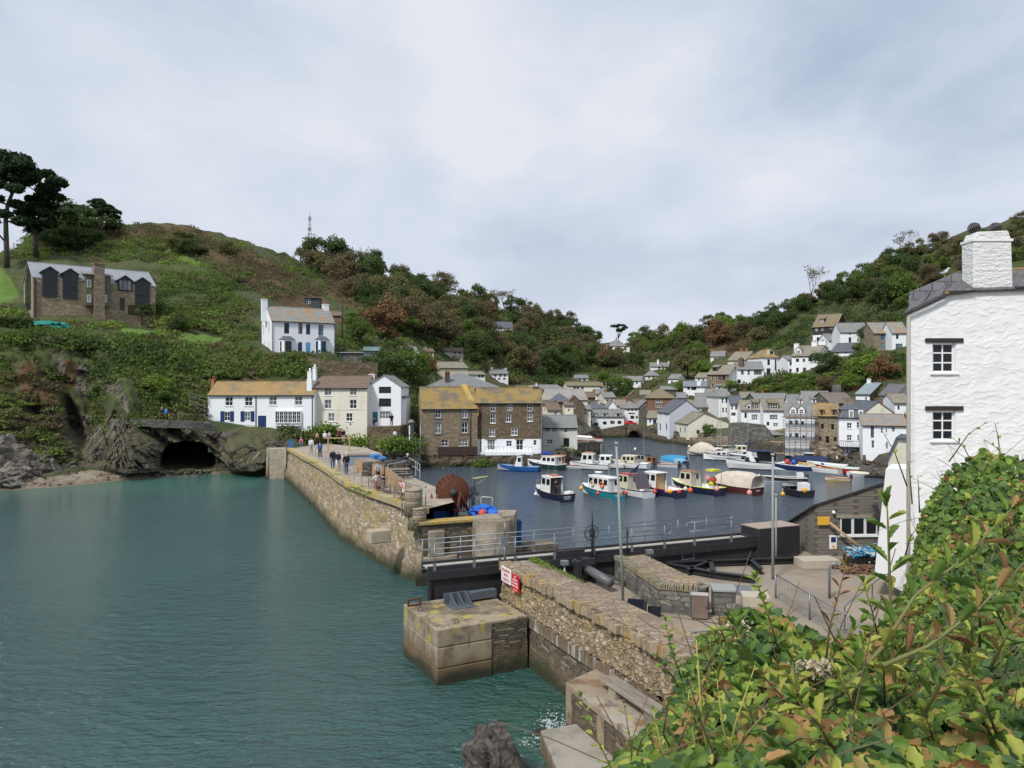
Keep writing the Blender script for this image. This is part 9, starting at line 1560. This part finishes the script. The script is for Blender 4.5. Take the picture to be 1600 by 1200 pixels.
for _ in range(1500):
 x=rs.uniform(30, 330);P_=prof(x);y=rs.uniform(P_[1][0]-2, P_[0][0]-2)if rs.random()<.4 else P_[1][0]+abs(rs.normal())*3;C.append(tuple(gP(x, min(y, P_[0][0]-1), .06)))
tag(link(bpy.data.objects.new('pebbles', leaf_mesh('pebbles', C, rs.uniform(.1, .45, len(C)), [mat('pebble', (.13, .115, .095), .9, mix=[('n:geo', 2.0, (.3, .28, .24), .5, .6, .8)])], 3, 1.5))), 'stones and weed scattered over the beach', 'pebbles', kind='stuff')
t=thing('parked_car', 'small red car parked by the stone bridge', 'car', at(985, 664, 163), R(8));t.scale=(.66, .66, .66);m=MB();m.prism([(-1.9, -.8), (1.9, -.8), (1.9, .8), (-1.9, .8)], .3, .85);m.add([(-1.5, -.72, .85), (1.0, -.72, .85), (1.0, .72, .85), (-1.5, .72, .85), (-1.1, -.6, 1.4), (.4, -.6, 1.4), (.4, .6, 1.4), (-1.1, .6, 1.4)], [(4, 5, 6, 7), (0, 1, 5, 4), (1, 2, 6, 5), (2, 3, 7, 6), (3, 0, 4, 7)]);m.build('body', SRED, t, bevel=.08)
m=MB();m.slab([(-1.2, -.72, .9), (.7, -.72, .9), (.3, -.63, 1.32), (-1.0, -.63, 1.32)], (0, -1, 0), .02);m.build('side_window', GLASS, t)
for x in(-1.2, 1.2):m=MB();m.M=Matrix.Translation((x, -.7, .32))@Matrix.Rotation(R(90), 4, 'X');m.lathe([(.32, 0), (.32, .18)], 14);m.build('wheel', DGR, t)
# ------------------------------------------------------------------ foreground bank and shrubs
top_l=[(860, 1500), (930, 1230), (965, 1190), (1000, 1150), (1040, 1110), (1070, 1050), (1110, 985), (1150, 955), (1200, 950), (1250, 975), (1300, 1000), (1350, 985), (1395, 960), (1420, 905), (1440, 800), (1480, 735), (1530, 705), (1600, 715), (1750, 690), (2000, 680)]
def topy(x):return float(np.interp(x, [a for a, _ in top_l], [b for _, b in top_l]))
def build_bank():
 V=[];cols=list(range(880, 2001, 12));Ds=[i/11 for i in range(15)]
 for x in cols:
  t=topy(x);w=float(np.interp(x, [1380, 1430], [0, 1]));back=75-25*w
  for s in Ds:
   if s<=1:y=1330+(t+back-1330)*s;D=(1-w)*(2.9+2.9*s)+w*(3.2+7.6*s**1.2);z=H-(y-600)/F*D
   else:D+=.8;z-=1.7
   V.append(((x-800)/F*D, D, max(z+NZ.noise(Vector((x*.02, D*.8, 0)))*.05*(s<=1), 2.0)))
 nr=len(Ds);nc=len(cols);idx=np.arange(nc*nr).reshape(nc, nr);q=np.stack([idx[:-1, :-1], idx[1:, :-1], idx[1:, 1:], idx[:-1, 1:]], -1).reshape(-1, 4);n=len(q)
 tag(link(bpy.data.objects.new('bank', raw_mesh('bank', V, q.ravel(), np.arange(n)*4, np.full(n, 4), [mat('bank_soil', (.045, .035, .02), .95, coord='geo', mix=[('n', 3.0, (.03, .045, .015), .4, .6, .9)], bump=[('n', 9.0, 1, .05)])], None, False, True))), kind='structure')
build_bank()
def fl(name, a, b, tip, tr=.3):
 return mat(name, a, .6, coord='geo', mix=[('n', 9.0, b, .4, .65, .85), ('n', 24.0, tip, .55, .66, .75)], trans=tr, spec=.3)
F1=fl('leaf_fresh', (.24, .35, .06), (.17, .27, .045), (.33, .39, .1));F2=fl('leaf_mid', (.145, .24, .045), (.1, .18, .04), (.23, .3, .07));F3=fl('leaf_deep', (.09, .165, .055), (.06, .12, .045), (.14, .22, .06));F4=fl('leaf_rusty', (.42, .24, .1), (.27, .25, .07), (.5, .28, .14));F5=fl('leaf_yellowing', (.42, .44, .09), (.28, .36, .06), (.5, .34, .13));F6=fl('leaf_brown', (.28, .14, .06), (.18, .085, .04), (.36, .2, .1))
def oak(k=1.0):
 ol=[(0, 0), (.05, .1), (.13, .2), (.09, .27), (.19, .38), (.13, .46), (.23, .58), (.17, .67), (.2, .8), (.11, .88), (.08, .97), (0, 1.0)]
 P=[(x, y, .05*abs(x)/.2+.10*math.sin(y*3))for x, y in ol]+[(-x*.95, y+.02, .06*abs(x)/.2+.10*math.sin(y*3))for x, y in ol[1:-1]];n=len(ol)
 return[(x, y-.5, z)for x, y, z in P], [tuple(range(n)), tuple([0]+[n-1]+list(range(2*n-3, n-1, -1)))]
def oval(w=.3):
 P=[(0, 0, 0), (w*.75, .22, .05), (w, .5, .08), (w*.65, .8, .03), (0, 1, -.06), (-w*.65, .8, .03), (-w, .5, .08), (-w*.75, .22, .05), (0, .5, -.02)]
 return[(x, y-.5, z)for x, y, z in P], [(0, 1, 2, 8), (2, 3, 4, 8), (4, 5, 6, 8), (6, 7, 0, 8)]
def surfD(x, y):
 t=topy(x);s=min(max((y-t)/max(40, 1215-t), 0), 1)
 return float(np.interp(x, [930, 1380, 1430, 1600], [1, 1, 0, 0]))*(5.2-2.5*s)+float(np.interp(x, [930, 1380, 1430, 1600], [0, 0, 1, 1]))*(10.0-6.9*s**.8)
rs=np.random.RandomState(77);rq=random.Random(77)
def fill(n, xr, tmpl, mats, wts, size, seed, name, label, thick=.5, bias=.9, accept=None, cat='shrub', tname='shrub', yoff=0, twig=60):
 C=[];mi=[];k=0
 while len(C)<n and k<n*6:
  k+=1;x=rs.uniform(*xr);t=topy(x)+yoff;y=t+(1235-t)*rs.random()**1.05
  if accept and not accept(x, y):continue
  D=surfD(x, y)+abs(rs.normal())*thick*.55-thick*.18;p=at(x, y+rs.normal()*4, D);C.append(tuple(p))
  nn=NZ.noise(Vector(p)*2.2)+.25*rs.normal();mi.append(int(np.searchsorted(np.cumsum(wts), min(.999, max(0, .5+nn*.62)))))
 C=np.array(C);c0=C.mean(0);c0[2]=C[:, 2].min()
 T=thing(tname, label, cat, c0.tolist(), 0)
 sz=rs.uniform(size[0], size[1], len(C));ob=link(bpy.data.objects.new('foliage', leaf_mesh('foliage', C-c0, sz, mats, seed, bias*.5, np.array([0, -.65, .25]), tmpl, np.array(mi))), T)
 m=MB();st=C-c0
 for _ in range(twig):
  a=st[rs.randint(len(st))];d=rs.normal(size=3)*[.18, .12, .14]+[0, 0, .1];L_=rs.uniform(.8, 2.2)
  m.tube([a, a+d*L_*.5+rs.normal(size=3)*.02, a+d*L_], [.004, .0035, .002], 4, False)
 m.build('twigs', mat('shrub_twig', (.13, .085, .05), .8, mix=[('n', 6.0, (.25, .2, .1), .5, .7, .7)]), T);return T
OAK, OV, OVS=oak(), oval(.32), oval(.42)
zone=lambda x, y:('high' if y<1020 else 'midway' if y<1110 else 'low')+' '+('at the left tip' if x<1140 else 'left of the middle' if x<1260 else 'in the middle' if x<1380 else 'right of the middle' if x<1490 else 'by the right edge')
acc_oak=lambda x, y:rq.random()<(.25 if x<1080 else 1)and not(x>1420 and y<930)
fill(2500, (1020, 1610), OAK, [F3, F2, F5, F4, F6], [.24, .24, .14, .22, .16], (.12, .2), 1, 'oak', 'oak scrub with lobed green and rusty brown leaves filling the lower right corner', .8, 1.0, acc_oak, 'shrub', 'oak_shrub', 12, 45)
fill(2600, (945, 1330), OV, [F3, F2, F1, F5], [.34, .32, .26, .08], (.07, .14), 2, 'honeysuckle', 'honeysuckle with smooth oval leaves left of the oak scrub', .4, .9, lambda x, y:x<1200 or rq.random()<.45, 'shrub', 'honeysuckle', 6, 30)
fill(2000, (1020, 1600), OV, [F3, F3, F2, F6], [.35, .35, .2, .1], (.07, .12), 6, 'under', 'deep green underlayer of leaves beneath the oak scrub', .9, .7, lambda x, y:y>topy(x)+45, 'shrub', 'shrub', 30, 10)
fill(14000, (1385, 1640), OVS, [F3, F2, F1, F5, F6], [.28, .34, .16, .12, .1], (.05, .105), 3, 'bramble', 'bramble and ivy mound climbing in front of the white house', .8, .7, lambda x, y:y<1130, 'bush', 'bramble_bush', 4, 320)
fill(6500, (1640, 1960), OVS, [F3, F2, F1, F5, F6], [.28, .34, .16, .12, .1], (.08, .14), 13, 'bramble', 'further bramble running on beyond the mound in front of the white house', .8, .7, None, 'bush', 'bramble_bush', 4, 40)
# light seed heads and old flowers
C=[]
for _ in range(260):x=rs.uniform(1230, 1300);y=rs.uniform(1030, 1060);C.append(tuple(at(x, y, 4.1+rs.normal()*.1)))
for _ in range(160):x=rs.uniform(1130, 1170)+rs.normal()*6;y=rs.uniform(970, 1000);C.append(tuple(at(x, y, 4.8+rs.normal()*.1)))
t=thing('seed_heads', 'fluffy pale dead flower heads among the honeysuckle leaves', 'flowers', C[0], 0);link(bpy.data.objects.new('petals', leaf_mesh('petals', np.array(C)-np.array(C[0]), .02, [mat('seed_fluff', (.45, .38, .26), .9)], 3, 0)), t)
# upright shoots with leaves
STM=mat('green_stem', (.16, .17, .06), .7, mix=[('n', 8.0, (.25, .12, .05), .5, .7, .7)]);STB=mat('brown_stem', (.16, .1, .055), .8)
def shoot(label, pts, tmpl, mats_, n, size, r=.007, sm=STM, start=.25, seed=1, group=None, droop=0, name='shoot', tipn=4):
 P=[at(x, y, d)for x, y, d in pts];o=P[0].copy();P=[p-o for p in P];t=thing(name, label, 'branch', o, 0, group);L_=[0]
 for a, b in zip(P[:-1], P[1:]):L_.append(L_[-1]+(b-a).length)
 def pos(s):s*=L_[-1];k=max(j for j in range(len(P)-1)if L_[j]<=s+1e-9);return P[k].lerp(P[k+1], (s-L_[k])/max(1e-6, L_[k+1]-L_[k])), (P[k+1]-P[k]).normalized()
 m=MB();m.tube(P, [r*(1.1-.75*i/(len(P)-1))for i in range(len(P))], 6);m.build('stem', sm, t)
 V=[];lp=[];tot=[];mi=[];TP=np.array(tmpl[0]);rr=random.Random(seed)
 for i in range(n+tipn):
  s=start+(1-start)*(i+.5)/n if i<n else 1.0;q, d=pos(min(s, 1));a=i*2.4+rr.uniform(-.4, .4);side=d.orthogonal().normalized();side=Matrix.Rotation(a, 3, d)@side
  ld=(side*(1.0 if i<n else .5)+d*(.7 if i<n else 1.3)+Vector((0, 0, -droop))).normalized();nrm=(d*.8+Vector((0, 0, .6))-ld*(d*.8+Vector((0, 0, .6))).dot(ld));nrm=nrm.normalized()if nrm.length>.01 else ld.orthogonal().normalized();u=ld.cross(nrm)
  sz=rr.uniform(*size)*(1 if i<n else .75)*(1-.25*s);b=len(V)
  for x, y, z in TP:V.append(tuple(q+(u*x+ld*(y+.56)+nrm*z*1.3)*sz))
  k=rr.randrange(len(mats_))
  for f in tmpl[1]:lp+=[b+j for j in f];tot.append(len(f));mi.append(k)
 st=np.concatenate([[0], np.cumsum(tot)[:-1]]);link(bpy.data.objects.new('leaves', raw_mesh('leaves', V, lp, st, np.array(tot), mats_, mi, False)), t)
shoot('tall upright oak shoot standing before the shed and yard', [(1400, 1110, 4.2), (1394, 1000, 4.2), (1390, 900, 4.15), (1388, 830, 4.15), (1386, 790, 4.1)], OAK, [F1, F2, F5, F2], 17, (.13, .19), .011, STM, .12, 3, tipn=5)
shoot('long diagonal oak branch rising to the upper right over the bramble', [(1290, 1110, 3.7), (1380, 1010, 3.7), (1430, 930, 3.75), (1510, 870, 3.8), (1580, 795, 3.9)], OAK, [F5, F2, F1, F4], 22, (.12, .18), .012, STM, .1, 5, tipn=4)
shoot('oak branch arching with rusty leaves near the right edge', [(1380, 1040, 3.3), (1450, 1010, 3.3), (1530, 950, 3.3), (1600, 880, 3.4)], OAK, [F4, F5, F2, F6], 16, (.1, .16), .01, STM, .1, 6)
shoot('small reddish tipped shoot standing before the hooped post', [(1290, 1040, 4.4), (1296, 980, 4.4), (1310, 930, 4.4), (1322, 880, 4.4)], OAK, [F6, F4, F5], 10, (.06, .1), .007, STB, .3, 7)
shoot('pale green leafed sprig above the honeysuckle beside the mesh fence', [(1215, 1010, 4.4), (1200, 960, 4.4), (1188, 925, 4.4), (1182, 905, 4.4)], OV, [F1, F1], 15, (.07, .1), .006, STM, .2, 8)
shoot('light green sprig at the left tip of the honeysuckle near the wall', [(1065, 1060, 4.6), (1050, 1020, 4.6), (1043, 990, 4.6), (1040, 970, 4.6)], OV, [F1, F1, F2], 14, (.045, .07), .005, STM, .1, 9)
shoot('thin bending twig with yellow green leaves over the lower ledge', [(985, 1260, 3.2), (950, 1190, 3.3), (925, 1140, 3.3), (908, 1090, 3.3)], OV, [F1, F5], 13, (.035, .06), .004, STB, .3, 10)
shoot('second thin twig with small brown leaves beside it', [(990, 1230, 3.2), (985, 1160, 3.2), (975, 1100, 3.2)], OV, [F6, F5, F1], 8, (.03, .05), .004, STB, .3, 11)
for k, (x0, y0, x1, y1)in enumerate(((1115, 1230, 1088, 1000), (1105, 1230, 1075, 1080), (1130, 1220, 1180, 1040), (1060, 1230, 1020, 1110), (1150, 1210, 1120, 1060))):
 shoot('yellow green grass like stem rising from the lower left of the shrubs', [(x0, y0, 3.0), ((x0+x1)/2-6, (y0+y1)/2, 3.0), (x1, y1, 3.0)], OV, [F5, F1], 6, (.03, .05), .007 if k==0 else .005, mat('grass_stem', (.32, .33, .08), .6), .5, 20+k, 'thin stems in the foreground shrub', name='stem_shoot', tipn=2)
rv=random.Random(9)
for k in range(34):
 x=rv.uniform(1040, 1590);y=rv.uniform(topy(x)+15, 1190)if x<1420 else rv.uniform(960, 1190);d=surfD(x, y)-.15 if x<1420 else 3.4+rv.random();a=rv.uniform(-.9, .9);L_=rv.uniform(70, 130)
 ok_=x>1150;shoot(('leafy oak shoot' if ok_ else 'leafy honeysuckle shoot')+' rising '+zone(x, y)+' of the foreground scrub', [(x, y+20, d), (x+math.sin(a)*L_*.5, y-L_*.35, d-.05), (x+math.sin(a)*L_, y-L_*.75, d-.1)], OAK if ok_ else OV, rv.choice([[F2, F1, F5], [F4, F5, F2], [F1, F2], [F3, F2, F1]]), 11, (.09, .14)if ok_ else(.05, .08), .007, rv.choice([STM, STB]), .1, 40+k, 'leafy shoots in the foreground scrub')
for k in range(14):
 x=rv.uniform(1410, 1590);y=rv.uniform(690, 900);d=surfD(x, max(y, topy(x)))-.25;a=rv.uniform(-1.2, 1.2);L_=rv.uniform(50, 110)
 shoot('dry bare twig sticking out of the bramble mound, '+('upper' if y<790 else 'lower')+' '+('left' if x<1470 else 'middle' if x<1530 else 'right')+' part', [(x, y+30, d), (x+math.sin(a)*L_*.5, y-L_*.2, d-.1), (x+math.sin(a)*L_, y-L_*.5, d-.15)], OVS, [F5, F1], 3, (.05, .09), .008, STB, .5, 90+k, 'dry twigs on the bramble mound', name='dry_twig', tipn=0)
